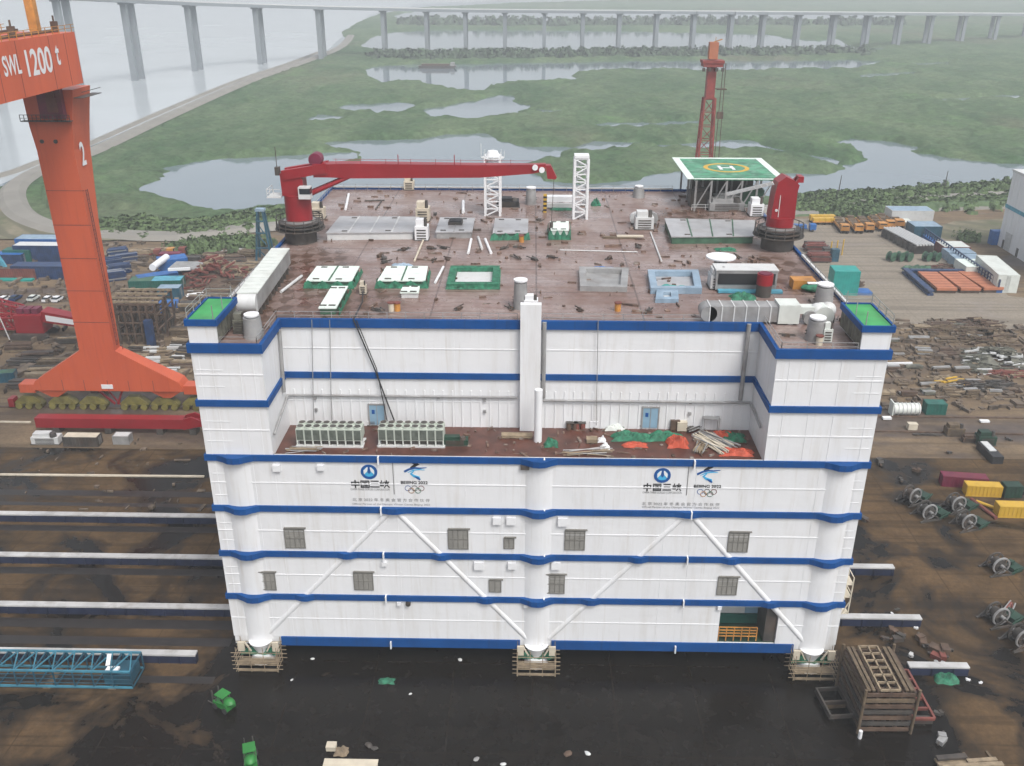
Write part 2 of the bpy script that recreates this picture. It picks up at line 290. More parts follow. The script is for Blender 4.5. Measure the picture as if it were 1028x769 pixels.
# ------------------------------------------------------------------ mesh builder
ORG = {}
class MB:
    def __init__(s): s.v = []; s.f = []; s.p = []
    def add(s, vs, fs):
        o = len(s.v); s.p.append((o, len(s.f))); s.v += [tuple(x) for x in vs]; s.f += [tuple(i+o for i in f) for f in fs]; return s
    BF = ((0, 3, 2, 1), (4, 5, 6, 7), (0, 1, 5, 4), (1, 2, 6, 5), (2, 3, 7, 6), (3, 0, 4, 7))
    def box(s, x0, x1, y0, y1, z0, z1):
        return s.add([(x0, y0, z0), (x1, y0, z0), (x1, y1, z0), (x0, y1, z0), (x0, y0, z1), (x1, y0, z1), (x1, y1, z1), (x0, y1, z1)], MB.BF)
    def cb(s, x, y, z, sx, sy, sz, rz=0.0):
        c, n = math.cos(rz), math.sin(rz); vs = []
        for k in (0, 1):
            for a, b in ((-1, -1), (1, -1), (1, 1), (-1, 1)):
                u, v = a*sx/2, b*sy/2; vs.append((x+u*c-v*n, y+u*n+v*c, z+k*sz))
        return s.add(vs, MB.BF)
    def bar(s, p, q, w, h=None):
        p = Vector(p); q = Vector(q); h = h or w; d = (q-p)
        if d.length < 1e-6: return s
        d.normalize(); a = Vector((0, 0, 1)) if abs(d.z) < 0.95 else Vector((0, 1, 0))
        r = d.cross(a).normalized()*w/2; u = r.cross(d).normalized()*h/2
        return s.add([p-r-u, p+r-u, p+r+u, p-r+u, q-r-u, q+r-u, q+r+u, q-r+u], MB.BF)
    def cone(s, p, q, r1, r2, n=14):
        p = Vector(p); q = Vector(q); d = (q-p).normalized(); a = Vector((0, 0, 1)) if abs(d.z) < 0.95 else Vector((1, 0, 0))
        r = d.cross(a).normalized(); u = r.cross(d); vs = []
        for c, R in ((p, r1), (q, r2)):
            for i in range(n):
                t = 2*math.pi*i/n; vs.append(c+(r*math.cos(t)+u*math.sin(t))*R)
        return s.add(vs, [(i, (i+1) % n, n+(i+1) % n, n+i) for i in range(n)]+[tuple(range(n-1, -1, -1)), tuple(range(n, 2*n))])
    def cyl(s, x, y, z, r, h, n=16, r2=None): return s.cone((x, y, z), (x, y, z+h), r, r if r2 is None else r2, n)
    def tube(s, pts, r, n=6):
        for a, b in zip(pts, pts[1:]): s.cone(a, b, r, r, n)
        return s
    def ring(s, c, axis, R, w, t, n=24):
        c = Vector(c); d = Vector(axis).normalized(); a = Vector((0, 0, 1)) if abs(d.z) < 0.95 else Vector((1, 0, 0))
        r = d.cross(a).normalized(); u = r.cross(d); vs = []; fs = []
        for i in range(n):
            k = 2*math.pi*i/n; e = r*math.cos(k)+u*math.sin(k)
            vs += [c+e*R-d*w/2, c+e*R+d*w/2, c+e*(R-t)+d*w/2, c+e*(R-t)-d*w/2]
        for i in range(n):
            j = (i+1) % n
            for k in range(4): fs.append((4*i+k, 4*j+k, 4*j+(k+1) % 4, 4*i+(k+1) % 4))
        return s.add(vs, fs)
    def prism(s, poly, z0, z1):
        n = len(poly)
        return s.add([(p[0], p[1], z0) for p in poly]+[(p[0], p[1], z1) for p in poly],
                     [tuple(range(n-1, -1, -1)), tuple(range(n, 2*n))]+[(i, (i+1) % n, n+(i+1) % n, n+i) for i in range(n)])
    def vprism(s, poly, y0, y1):            # polygon in x-z, thickness along y
        n = len(poly)
        return s.add([(p[0], y0, p[1]) for p in poly]+[(p[0], y1, p[1]) for p in poly],
                     [tuple(range(n)), tuple(range(2*n-1, n-1, -1))]+[(i, n+i, n+(i+1) % n, (i+1) % n) for i in range(n)])
    def band(s, outer, inner, z0, z1):
        n = len(outer); vs = []
        for a, b in zip(outer, inner): vs += [(a[0], a[1], z0), (a[0], a[1], z1), (b[0], b[1], z1), (b[0], b[1], z0)]
        fs = []
        for i in range(n):
            j = (i+1) % n
            for k in range(4): fs.append((4*i+k, 4*j+k, 4*j+(k+1) % 4, 4*i+(k+1) % 4))
        return s.add(vs, fs)
    def lattice(s, p, q, w, n, r, w2=None, chord=None):
        p = Vector(p); q = Vector(q); w2 = w2 or w; chord = chord or r*1.6; d = (q-p).normalized()
        a = Vector((0, 0, 1)) if abs(d.z) < 0.9 else Vector((0, 1, 0))
        e = d.cross(a).normalized(); u = e.cross(d)
        def cs(k):
            c = p.lerp(q, k); h = (w+(w2-w)*k)/2
            return [c-e*h-u*h, c+e*h-u*h, c+e*h+u*h, c-e*h+u*h]
        A = cs(0); Z = cs(1)
        for i in range(4): s.bar(A[i], Z[i], chord)
        for k in range(n):
            B = cs(k/n); Cc = cs((k+1)/n)
            for i in range(4):
                j = (i+1) % 4
                s.bar(Cc[i], Cc[j], r)
                if k % 2: s.bar(B[i], Cc[j], r)
                else: s.bar(B[j], Cc[i], r)
        return s
    def each(s, name, m, parent=None, smooth=False, world=False, per=1):
        out = []; P = s.p[::per]+[(len(s.v), len(s.f))]
        for (v0, f0), (v1, f1) in zip(P, P[1:]):
            b = MB(); b.add(s.v[v0:v1], [tuple(i-v0 for i in f) for f in s.f[f0:f1]]); out.append(b.build(name, m, parent, smooth, world))
        return out
    def build(s, name, m, parent=None, smooth=False, world=False):
        o = ORG.get(parent.name, (0, 0, 0)) if (parent is not None and world) else (0, 0, 0)
        me = bpy.data.meshes.new(name)
        me.from_pydata([(x-o[0], y-o[1], z-o[2]) for x, y, z in s.v], [], s.f)
        if smooth:
            me.polygons.foreach_set('use_smooth', [True]*len(me.polygons))
            try: me.set_sharp_from_angle(angle=RAD(40))
            except Exception: pass
        me.materials.append(M[m] if isinstance(m, str) else m); me.update()
        ob = bpy.data.objects.new(name, me); COL.objects.link(ob)
        if parent is not None:
            ob.parent = parent
            ORG[ob.name] = ORG.get(parent.name, (0, 0, 0))
        return ob
def tag(o, label, cat, group=None):
    o['label'] = label; o['category'] = cat
    if group: o['group'] = group
    return o
def thing(name, label, cat, loc=(0, 0, 0), rz=0.0, group=None):
    o = bpy.data.objects.new(name, None); COL.objects.link(o); o.empty_display_size = 0.5
    o.location = loc; o.rotation_euler = (0, 0, rz); ORG[o.name] = tuple(loc)
    return tag(o, label, cat, group)
def struct(o, kind='structure'): o['kind'] = kind; return o
def copy_thing(src, loc, rz=None, label=None):
    r = src.copy(); COL.objects.link(r); r.location = loc
    if rz is not None: r.rotation_euler = (0, 0, rz)
    if label: r['label'] = label
    for ch in list(src.children):
        c = ch.copy(); COL.objects.link(c); c.parent = r
        for g in ch.children:
            d = g.copy(); COL.objects.link(d); d.parent = c
    return r
def rz_between(a, b): return math.atan2(b[1]-a[1], b[0]-a[0])
def sheet(name, poly, z, m):
    b = MB(); n = len(poly); b.add([(p[0], p[1], z) for p in poly], [tuple(range(n))]); return struct(b.build(name, m))

# ================================================================== SETTING: water, marsh, yard, dyke
PG = lambda pts: [tuple(at(x, y)[:2]) for x, y in pts]
PONDS = [
 [(122,190),(165,176),(172,170),(166,166),(178,162),(215,157),(280,155),(335,153),(352,152),(366,153),(364,158),(345,161),(352,166),(520,166),(538,164),(535,172),(550,181),(584,183),(620,181),(675,172),(690,173),(790,173),(835,173),(841,167),(838,164),(869,160),(867,152),(845,147),(836,141),(870,139),(900,141),(918,146),(925,152),(912,149),(918,153),(960,157),(1000,161),(1100,172),(1100,182),(1028,187),(960,191),(900,192),(830,197),(700,202),(500,204),(290,206),(250,208),(205,209),(150,196)],
 [(318,143),(345,140),(390,138),(420,137),(450,133),(490,133),(497,140),(520,144),(560,146),(582,147),(600,140),(640,141),(665,143),(700,141),(715,139),(760,141),(770,145),(793,151),(820,155),(842,161),(840,165),(825,161),(800,156),(760,152),(680,149),(650,146),(620,149),(590,151),(558,151),(560,156),(545,159),(530,166),(345,164),(364,158),(366,152),(330,149)],
 [(343,107),(350,104),(375,103),(410,102),(415,106),(405,112),(380,114),(360,112)],
 [(304,120),(315,114),(335,115),(348,118),(340,122),(315,122)],
 [(343,127),(353,125.5),(358,127.3),(347,128.5)],
 [(424,108),(440,105),(470,102),(497,96),(500,94),(517,96),(519,102),(532,105),(520,112),(500,118),(480,120),(440,119),(430,113)],
 [(365,71),(378,66),(400,64.5),(430,64),(500,63),(585,61.5),(700,60.5),(768,61),(857,59),(910,63),(952,61.5),(957,66.5),(882,63.5),(857,68),(768,71),(647,70.5),(609,70.5),(579,73.5),(576,81),(535,81),(503,84),(491,88),(488,91),(460,90),(443,86),(422,82),(402,81),(382,84)],
 [(362,46),(372,37),(392,32),(430,29.5),(500,29.5),(620,30.5),(768,33.5),(793,38),(821,40),(842,38),(857,46),(897,48.5),(870,51.5),(836,51.5),(768,52.5),(650,54),(430,53),(395,55),(375,50)],
 [(395,15),(420,10),(500,8.5),(600,9),(800,11),(900,13),(905,19),(860,20),(780,20),(700,20.5),(560,22.5),(430,21.5),(400,20)],
 [(590,125.5),(612,121.5),(640,121),(703,120),(708,124.5),(660,127.5),(612,128)],
 [(860,75),(900,72),(960,71),(962,73),(905,75),(865,78)],
 [(940,99),(985,96),(1028,95),(1028,98),(985,99.5),(945,102)],
 [(505,105),(560,110),(600,111),(601,113),(560,113),(520,109)],
]
LAND = PG([(-260,238),(-100,206),(0,187),(40,169),(95,147),(250,80.5),(300,63.5),(333,51),(350,39),(343,33),(360,22),(380,14),(420,8),(520,3),(700,-1)]) + [(1600, 5200), (5200, 5200), (5200, 100), (-400, 100)]
PONDW = [PG(p) for p in PONDS]
YARD = PG([(-160,262),(0,240),(60,241),(105,242),(180,240),(230,236),(260,232),(420,226),(640,222),(800,217.5),(1028,209),(1200,203)])
def sdist(X, Y, poly):
    P = np.array(poly); Q = np.roll(P, -1, 0); ins = np.zeros(X.shape, bool); d2 = np.full(X.shape, 1e12)
    for (x0, y0), (x1, y1) in zip(P, Q):
        if y0 != y1:
            c = ((y0 > Y) != (y1 > Y)) & (X < (x1-x0)*(Y-y0)/(y1-y0)+x0); ins ^= c
        ex, ey = x1-x0, y1-y0; l = ex*ex+ey*ey
        if l == 0: continue
        t = np.clip(((X-x0)*ex+(Y-y0)*ey)/l, 0, 1)
        d2 = np.minimum(d2, (X-x0-t*ex)**2+(Y-y0-t*ey)**2)
    d = np.sqrt(d2); return np.where(ins, d, -d)
def vnoise(X, Y, seed):
    def h(i, j):
        n = np.sin(i*127.1+j*311.7+seed*74.7)*43758.5453; return n-np.floor(n)
    xi = np.floor(X); yi = np.floor(Y); fx = X-xi; fy = Y-yi; fx = fx*fx*(3-2*fx); fy = fy*fy*(3-2*fy)
    return (h(xi, yi)*(1-fx)+h(xi+1, yi)*fx)*(1-fy)+(h(xi, yi+1)*(1-fx)+h(xi+1, yi+1)*fx)*fy - 0.5
def fbm(X, Y, s, seed, o=4):
    r = 0; a = 1.0; f = 1.0/s
    for k in range(o): r = r+a*vnoise(X*f, Y*f, seed+k); a *= 0.55; f *= 2.1
    return r
NR, NC = 470, 560
rows = 110*np.exp(np.linspace(0, math.log(5000/110.0), NR)); cols = np.linspace(-0.78, 0.78, NC)
GX, GY = np.meshgrid(cols, rows); GX = GX*(GY+110)
jx = fbm(GX, GY, 26, 3)*7+fbm(GX, GY, 7, 9)*2.5; jy = fbm(GX, GY, 26, 5)*12+fbm(GX, GY, 7, 11)*4
sd = sdist(GX+jx*0.7, GY+jy*0.6, LAND)
for p in PONDW: sd = np.minimum(sd, -sdist(GX+jx, GY+jy, p))
reed = fbm(GX, GY, 60, 21)*1.2 + fbm(GX, GY, 9, 31)*2.2 + 1.1
HZ = np.where(sd > 0, 0.1+np.clip(sd/5, 0, 1)*(0.8+np.maximum(reed, 0)), np.maximum(-2.0, sd*0.4))-0.15
yardw = YARD + [(420, 60), (420, -260), (-420, -260), (-420, 60)]
sy = sdist(GX, GY, yardw)
HZ = np.where(sy > -1.5, -1.5, HZ)
HZ = np.where((sy <= -1.5) & (sy > -46) & (GX < 60) & (sd > 0), np.minimum(HZ, 0.35), HZ)
def dline(X, Y, pts):
    d2 = np.full(X.shape, 1e12)
    for a, c in zip(pts, pts[1:]):
        ex, ey = c[0]-a[0], c[1]-a[1]; l = ex*ex+ey*ey
        if l == 0: continue
        t = np.clip(((X-a[0])*ex+(Y-a[1])*ey)/l, 0, 1); d2 = np.minimum(d2, (X-a[0]-t*ex)**2+(Y-a[1]-t*ey)**2)
    return np.sqrt(d2)
DYL = PG([(352,36),(347,43),(334,51.5),(300,64.5),(250,82),(170,117),(95,152),(60,164),(32,176),(14,190),(14,206),(26,219),(60,231),(105,236),(180,238.5),(258,230),(340,226),(500,222),(700,217),(803,209.5),(900,203.5),(1011,196.5),(1200,186)])
HZ = np.where((dline(GX, GY, DYL) < 11) & (HZ > 0.1), 0.1, HZ)
mb = MB()
gv = np.stack([GX, GY, HZ], -1).reshape(-1, 3)
me = bpy.data.meshes.new('marsh')
idx = np.arange(NR*NC).reshape(NR, NC)
fq = np.stack([idx[:-1, :-1], idx[:-1, 1:], idx[1:, 1:], idx[1:, :-1]], -1).reshape(-1, 4)
me.vertices.add(len(gv)); me.vertices.foreach_set('co', gv.astype(np.float32).ravel())
me.loops.add(fq.size); me.loops.foreach_set('vertex_index', fq.astype(np.int32).ravel())
me.polygons.add(len(fq)); me.polygons.foreach_set('loop_start', np.arange(0, fq.size, 4, dtype=np.int32))
me.polygons.foreach_set('use_smooth', np.ones(len(fq), bool))
me.update(calc_edges=True); me.materials.append(M['marsh_green'])
marsh = bpy.data.objects.new('marsh_ground', me); COL.objects.link(marsh); struct(marsh)
# river left of the dyke, ponds right of it (the two sheets meet under the dyke)
rv = [tuple(p) for p in PG([(-260,232),(0,184),(95,144),(250,77),(330,49),(345,35),(370,15),(420,4)])]
sheet('river_water', [(-5200, 100), (-420, 100)] + rv + [(1500, 5200), (-5200, 5200)], -0.55, 'river_water')
sheet('pond_water', [(-420, 100), (5200, 100), (5200, 5200), (1500, 5200)] + rv[::-1], -0.56, 'pond_water')
sheet('yard_ground', YARD + [(420, 60), (420, -260), (-420, -260), (-420, 60)], 0.0, 'yard_sand')
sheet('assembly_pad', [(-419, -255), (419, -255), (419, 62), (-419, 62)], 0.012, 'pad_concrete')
sheet('concrete_apron', PG([(700,330),(700,222),(800,219.5),(905,217),(960,232),(1012,297),(1300,330)]), 0.008, 'apron')
sheet('embankment', PG([(-120,232),(0,205),(14,200),(24,217),(58,229),(105,233),(180,236),(180,240),(105,242.5),(60,241.5),(0,241),(-160,262)]), 0.42, 'embankment_earth')
def ribbon(name, pts, w, z, m, skirt=1.6):
    b = MB(); V = [Vector((p[0], p[1], 0)) for p in pts]; n = len(V); vs = []
    for i in range(n):
        d = (V[min(i+1, n-1)]-V[max(i-1, 0)]).normalized(); r = Vector((d.y, -d.x, 0))
        for o, zz in ((-w/2-skirt, z-1.4), (-w/2, z), (w/2, z), (w/2+skirt, z-1.4)): vs.append((V[i]+r*o)+Vector((0, 0, zz)))
    fs = []
    for i in range(n-1):
        for k in range(3): fs.append((4*i+k, 4*i+k+1, 4*i+k+5, 4*i+k+4))
    b.add(vs, fs); return struct(b.build(name, m))
def smooth_line(P, k=6):
    out = []; n = len(P)
    for i in range(n-1):
        p0, p1, p2, p3 = [Vector(P[min(max(j, 0), n-1)]) for j in (i-1, i, i+1, i+2)]
        for s in range(k):
            t = s/k; out.append(0.5*((2*p1)+(p2-p0)*t+(2*p0-5*p1+4*p2-p3)*t*t+(3*p1-p0-3*p2+p3)*t**3))
    return out+[Vector(P[-1])]
dy = smooth_line(PG([(352,36),(347,43),(334,51.5),(300,64.5),(250,82),(170,117),(95,152),(60,164),(32,176),(14,190),(14,206),(26,219),(60,231),(105,236),(180,238.5),(258,230),(340,226),(500,222),(700,217),(803,209.5),(900,203.5),(1011,196.5),(1200,186)]))
ribbon('dyke_road', dy, 6, 1.7, 'road_pale', 2.5)
ribbon('service_road', smooth_line(PG([(640,219),(800,213.5),(900,211),(1028,206.5),(1200,200)])), 5, 0.9, 'road_pale', 1)
ribbon('river_wall', smooth_line([(p[0]-13, p[1]+3) for p in PG([(333,51.5),(300,64.5),(250,82),(170,117),(95,152),(60,164),(25,177),(-60,197)])]), 1.6, 0.8, 'road_pale', 2)

# ------------------------------------------------------------------ air
hz = MB().box(-5400, 5400, -400, 5400, -3.2, 135).build('haze', 'concrete')
hm = bpy.data.materials.new('haze_air'); hm.use_nodes = True; hn = hm.node_tree
for n_ in list(hn.nodes):
    if n_.type == 'BSDF_PRINCIPLED': hn.nodes.remove(n_)
pv = hn.nodes.new('ShaderNodeVolumePrincipled'); pv.inputs['Color'].default_value = (0.90, 0.955, 1.0, 1)
pv.inputs['Density'].default_value = HAZE; pv.inputs['Anisotropy'].default_value = 0.0
hn.links.new(pv.outputs[0], hn.nodes['Material Output'].inputs['Volume'])
hz.data.materials.clear(); hz.data.materials.append(hm); struct(hz, 'stuff')
#@@PLATFORM
# ================================================================== PLATFORM
LV = [48.05, 40.52, 32.84, 25.31, 18.22, 11.20]
XL, XR, RD = -33.44, 28.83, 9.0
HB, YB = 2.9, 86.5                    # underside, back
plat = thing('converter_platform', 'huge white offshore converter station with blue deck bands filling the middle of the yard', 'offshore platform')
OX0, OX1, OZ = 25.6, 33.6, 10.5       # service opening low in the front wall
b = MB()
b.box(-42, OX0, 0, 8, HB+1.35, LV[2]); b.box(OX1, 42, 0, 8, HB+1.35, LV[2]); b.box(OX0, OX1, 0, 8, OZ, LV[2])
b.box(-42, 42, 8, YB, HB, LV[2]); b.box(-41.9, 41.9, 0.05, 8, HB, HB+1.35)
b.box(-42, XL, 0, RD, LV[2], LV[0]); b.box(XR, 42, 0, RD, LV[2], LV[0]); b.box(-42, 42, RD, YB, LV[2], LV[0])
hull = b.build('hull', 'white_paint', plat)
# raised seams and stiffener lines on the plating
b = MB()
for i in range(5):
    z = (LV[i]+LV[i+1])/2
    if i < 2:
        b.box(-41.9, XL-0.05, -0.06, 0.02, z, z+0.14); b.box(XR+0.05, 41.9, -0.06, 0.02, z, z+0.14); b.box(XL+0.02, XR-0.02, RD-0.06, RD+0.02, z, z+0.12)
    else: b.box(-41.9, 41.9, -0.06, 0.02, z, z+0.14)
b.box(-41.9, OX0-0.1, -0.06, 0.02, 7.4, 7.52); b.box(OX1+0.1, 41.9, -0.06, 0.02, 7.4, 7.52)
for x in (-41.2, -39.6, -36.3, -34.6, 30.4, 33.5, 36.6, 40.6): b.box(x, x+0.07, -0.04, 0.02, LV[2], LV[0]-0.6)
for x in (-41, -36.2, -33.5, -22, -18, -9, -4.3, 4.9, 9, 17, 20.5, 36, 40.8): b.box(x, x+0.06, -0.035, 0.02, 4.5, LV[2])
for x in np.arange(-30, 28, 9.6): b.box(x, x+0.06, RD-0.035, RD+0.02, RZ, LV[0]-0.6)
for zz in (44.9, 42.7, 37.9, 35.1, 30.4, 27.2, 22.9, 20.2, 15.9, 13.1):
    b.box(-41.6, -38.4, -0.045, 0.02, zz, zz+0.07); b.box(38.6, 41.7, -0.045, 0.02, zz, zz+0.07)
b.build('plating_seam', 'white_trim', plat)
b = MB()
for x in np.arange(XL+1, XR-0.5, 1.25): b.box(x, x+0.16, RD-0.09, RD+0.02, RZ, 38.4)
b.build('corrugated_cladding', 'white_trim', plat)
# columns, braces
CX = (-38.3, 0.5, 38.8)
for x in CX:
    b = MB(); b.cyl(x, 3.95, HB+0.4, 4.32, LV[2]-HB-0.5, 64); c = b.build('column', 'white_paint', plat, True)
    b = MB(); b.cyl(x, 0.2, 1.5, 0.75, 2.1, 20, 1.7); b.cyl(x, 0.2, 0.25, 1.7, 1.25, 20, 1.35); b.build('stabbing_cone', 'white_trim', c, True)
BR = [((-18.9, 25), (-37.6, 4.2)), ((-18.1, 25), (-0.9, 4.6)), ((19.6, 25), (2.2, 4.6)), ((20.4, 25), (37.9, 4.4))]
for p, q in BR:
    MB().cone((p[0], 0.33, p[1]), (q[0], 0.33, q[1]), 0.5, 0.5, 12).build('diagonal_brace', 'white_paint', plat, True)
b = MB().box(-2.1, 0.58, RD-1.0, RD+0.03, RZ, 50.9); b.build('pilaster', 'white_paint', plat)
def offs(P, e):
    n = len(P); out = []
    for i in range(n):
        a = Vector(P[i-1]); c = Vector(P[i]); d = Vector(P[(i+1) % n])
        u = (c-a).normalized(); v = (d-c).normalized(); n1 = Vector((u.y, -u.x)); n2 = Vector((v.y, -v.x))
        k = (n1+n2); k = k/max(0.2, 1+n1.dot(n2)); out.append(tuple(c+k*e))
    return out
U = [(-42, 0), (XL, 0), (XL, RD), (XR, RD), (XR, 0), (42, 0), (42, YB), (-42, YB)]
for i in range(6):
    z = LV[i]
    if i < 2:
        if i == 0: b = MB().band(offs(U, 0.32), offs(U, -0.15), z-0.75, z+0.42)
        else: b = MB().band(offs(U, 0.28), offs(U, -0.1), z-0.42, z+0.42)
    else:
        bumps = [(x, 2.3, 0.95) for x in CX]
        if i >= 3:
            for (p, q) in BR:
                t = (z-p[1])/(q[1]-p[1])
                if 0.02 < t < 0.9: bumps.append((p[0]+(q[0]-p[0])*t, 1.3, 0.38))
            if i == 3: bumps += [(-18.5, 1.8, 0.35), (20.0, 1.8, 0.35)]
        bumps.sort(); F = [(-42, 0)]
        for x, hw, d in bumps:
            F += [(x-hw, 0), (x-hw*0.6, -d*0.45), (x-hw*0.3, -d*0.93), (x, -d*1.04), (x+hw*0.3, -d*0.93), (x+hw*0.6, -d*0.45), (x+hw, 0)]
        F = [p for p in F if p[0] < 41.9]
        F += [(42, 0)]
        P = F+[(42, YB), (-42, YB)]; inn = [(max(-41.85, min(41.85, x)), max(y, 0.12) if y < 40 else y-0.15) for x, y in P]
        b = MB().band(offs(P, 0.25), inn, z-0.44, z+0.42)
    b.build('blue_band', 'blue_band', plat)
b = MB().box(-35.3, -1.8, -0.22, 0.04, HB-0.05, HB+1.4); b.box(2.6, 36.2, -0.22, 0.04, HB-0.05, HB+1.4); b.each('keel_band', 'blue_band', plat)
# decks
MB().add([(x, y, DZ) for x, y in offs(U, -0.2)], [tuple(range(8))]).build('main_deck', 'deck_steel', plat)
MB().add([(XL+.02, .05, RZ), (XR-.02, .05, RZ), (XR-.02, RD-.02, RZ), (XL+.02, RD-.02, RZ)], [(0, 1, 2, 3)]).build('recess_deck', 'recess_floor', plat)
# dark rim of the recess front edge
b = MB().box(XL+.1, XR-.1, 0.02, 0.16, RZ, RZ+0.35); b.build('toe_plate', 'light_grey', plat)
# louvres
for px, py, wpx, hpx in ((296,540,19,20),(460,541,19,20),(511,545,10,11),(577,542,19,20),(741,544,19,20),(267,583,19,19),(365,583,19,19),(497,588,12,13),(557,586,19,20),(730,588,19,19)):
    c = aty(px, py); s = 7.0 if py < 560 else 7.05; hw = wpx/s/2; hh = hpx/s/2/0.92
    f = MB(); x0, x1, z0, z1 = c.x-hw, c.x+hw, c.z-hh, c.z+hh
    f.box(x0, x1, -0.16, 0.03, z1-0.12, z1); f.box(x0, x1, -0.16, 0.03, z0, z0+0.12); f.box(x0, x0+0.12, -0.16, 0.03, z0+0.12, z1-0.12); f.box(x1-0.12, x1, -0.16, 0.03, z0+0.12, z1-0.12)
    f.box(c.x-0.05, c.x+0.05, -0.15, 0.03, z0+0.12, z1-0.12)
    if hw > .9:
        for xx in (c.x-hw/2, c.x+hw/2): f.box(xx-.03, xx+.03, -.14, .02, z0+.12, z1-.12)
        f.box(x0+.12, x1-.12, -.152, .02, c.z-.04, c.z+.04)
    f.box(x0+0.1, x1+0.25, -0.25, 0.02, z1+0.02, z1+0.16)
    fr = f.build('louvre_frame', 'louvre', plat)
    s_ = MB(); s_.box(x0+0.1, x1-0.1, -0.02, 0.02, z0+0.1, z1-0.1)
    n = max(4, int((z1-z0)/0.27))
    for k in range(n):
        zz = z0+0.16+(z1-z0-0.3)*k/n; s_.add([(x0+.12, -0.13, zz), (x1-.12, -0.13, zz), (x1-.12, -0.03, zz+0.2), (x0+.12, -0.03, zz+0.2)], [(0, 1, 2, 3)])
    s_.build('louvre_blade', 'louvre', fr)
# lamp and junction boxes, drain pipes
for px, py, s in ((278,469,.9),(322,468.5,.75),(499,522,1.0),(513,522,1.1),(565,523,1.2),(481,567,1.2),(514,567,1.0),(558,567,1.1),(401,605,.5),(528,607,.5),(722,609,.5),(386,565,.6)):
    c = aty(px, py); MB().box(c.x-s*.55, c.x+s*.55, -0.42, 0.02, c.z-s*.5, c.z+s*.5).build('junction_box', 'white_trim', plat)
c = aty(410, 605); MB().cone((c.x, -.45, c.z), (c.x, 0, c.z), .35, .35, 12).build('vent_cap', 'dark_steel', plat)
c = aty(527, 468); MB().box(c.x-.55, c.x+.55, -.5, .02, c.z-.3, c.z+.3).build('floodlight', 'dark_steel', plat)
for px, i in ((380, 2), (383, 3), (385.5, 4), (388, 5), (546.5, 2), (546.5, 3), (546.5, 4), (546, 5), (697.5, 2), (694, 3), (690, 4), (686, 5), (546, 6), (390, 6), (682, 6)):
    z_ = LV[i] if i < 6 else 3.4; x_ = aty(px, (459, 513, 558, 602)[min(i, 5)-2]).x; MB().box(x_-.09, x_+.09, -.62, .02, z_-.6, z_+.5).build('drain_pipe', 'white_trim', plat)
# recess pipework
b = MB(); z = aty(420, 398, RD-0.3).z
b.tube([(XL+0.25, 0.8, z-1.8), (XL+0.25, RD-0.3, z), (-2.5, RD-0.3, z)], 0.16, 8); b.tube([(0.7, RD-0.3, z-0.4), (XR-0.3, RD-0.3, z-0.4), (XR-0.3, 2.5, z-0.9)], 0.16, 8); b.build('conduit', 'steel_grey', plat, True)
b = MB(); b.tube([(1.0, RD-0.3, z), (1.0, RD-0.45, 48.4)], 0.28, 8); x = aty(748, 360, RD-.3).x; b.tube([(x, RD-0.3, z), (x, RD-0.4, 48.4)], 0.28, 8)
b.tube([(XL+0.3, RD-2.2, 38.9), (XL+0.3, RD-1.2, 47.4)], 0.25, 8); b.each('riser_pipe', 'steel_grey', plat, True)
c0 = at(540, 443, RZ); MB().cyl(c0.x, c0.y, RZ, 0.52, aty(540, 391, c0.y).z-RZ, 16).build('mooring_post', 'white_trim', plat, True)
for px, py, lab in ((378.5, 415, None), (653, 418, None)):
    c = aty(px, py, RD-0.1); zz = RZ
    d = MB().box(c.x-1.0, c.x+1.0, RD-0.14, RD+.01, zz+0.25, zz+3.2).build('door', 'blue_door', plat)
    f = MB(); f.box(c.x-1.18, c.x-1.0, RD-0.2, RD+.01, zz+.1, zz+3.4); f.box(c.x+1.0, c.x+1.18, RD-0.2, RD+.01, zz+.1, zz+3.4); f.box(c.x-1.0, c.x+1.0, RD-.2, RD+.01, zz+3.2, zz+3.4); f.box(c.x-0.04, c.x+.04, RD-.18, RD-.12, zz+.25, zz+3.2)
    f.build('door_frame', 'steel_grey', d)
    MB().box(c.x-.7, c.x-.3, RD-.17, RD-.12, zz+1.9, zz+2.5).build('porthole', 'ink_blue', d)
b = MB()
for x, k in ((-29.8, 0), (-29.8, 1), (-7.0, 0), (-7.0, 1), (20.5, 0), (20.5, 1), (-13.2, 2)):
    b.box(x, x+.35, RD-.3, RD+.01, (36.9, 35.2, 37.2)[k], (37.3, 35.6, 37.5)[k])
b.each('wall_lamp', 'steel_grey', plat)
# service opening
b = MB(); b.box(OX0+.02, OX1-.02, 4.6, 4.75, HB+1.36, OZ-.02); b.build('inner_wall', 'light_grey', plat)
MB().box(OX0+.02, OX1-.02, 0.3, 4.58, HB+1.36, HB+1.5).build('service_floor', 'dark_green', plat)
MB().box(OX0+.1, OX1-.1, 4.2, 4.55, HB+1.52, HB+3.0).build('floor_trunking', 'teal_dark', plat)
MB().box(OX0+4.6, OX0+6.6, 4.45, 4.57, HB+3.1, OZ-1.6).build('door', 'blue_door', plat)
b = MB()
for zz in (5.2, 5.7, 6.2, 6.7): b.bar((OX0+.1, .4, zz), (OX0+5.4, .4, zz), .13)
for x in np.arange(OX0+.2, OX0+5.5, 1.05): b.bar((x, .4, 4.3), (x, .4, 6.7), .12)
b.build('guard_rail', 'amber', plat)
MB().box(OX1-1.6, OX1-.1, 0.3, 4.4, HB+1.52, OZ-.1).build('stair_casing', 'dark_steel', plat)
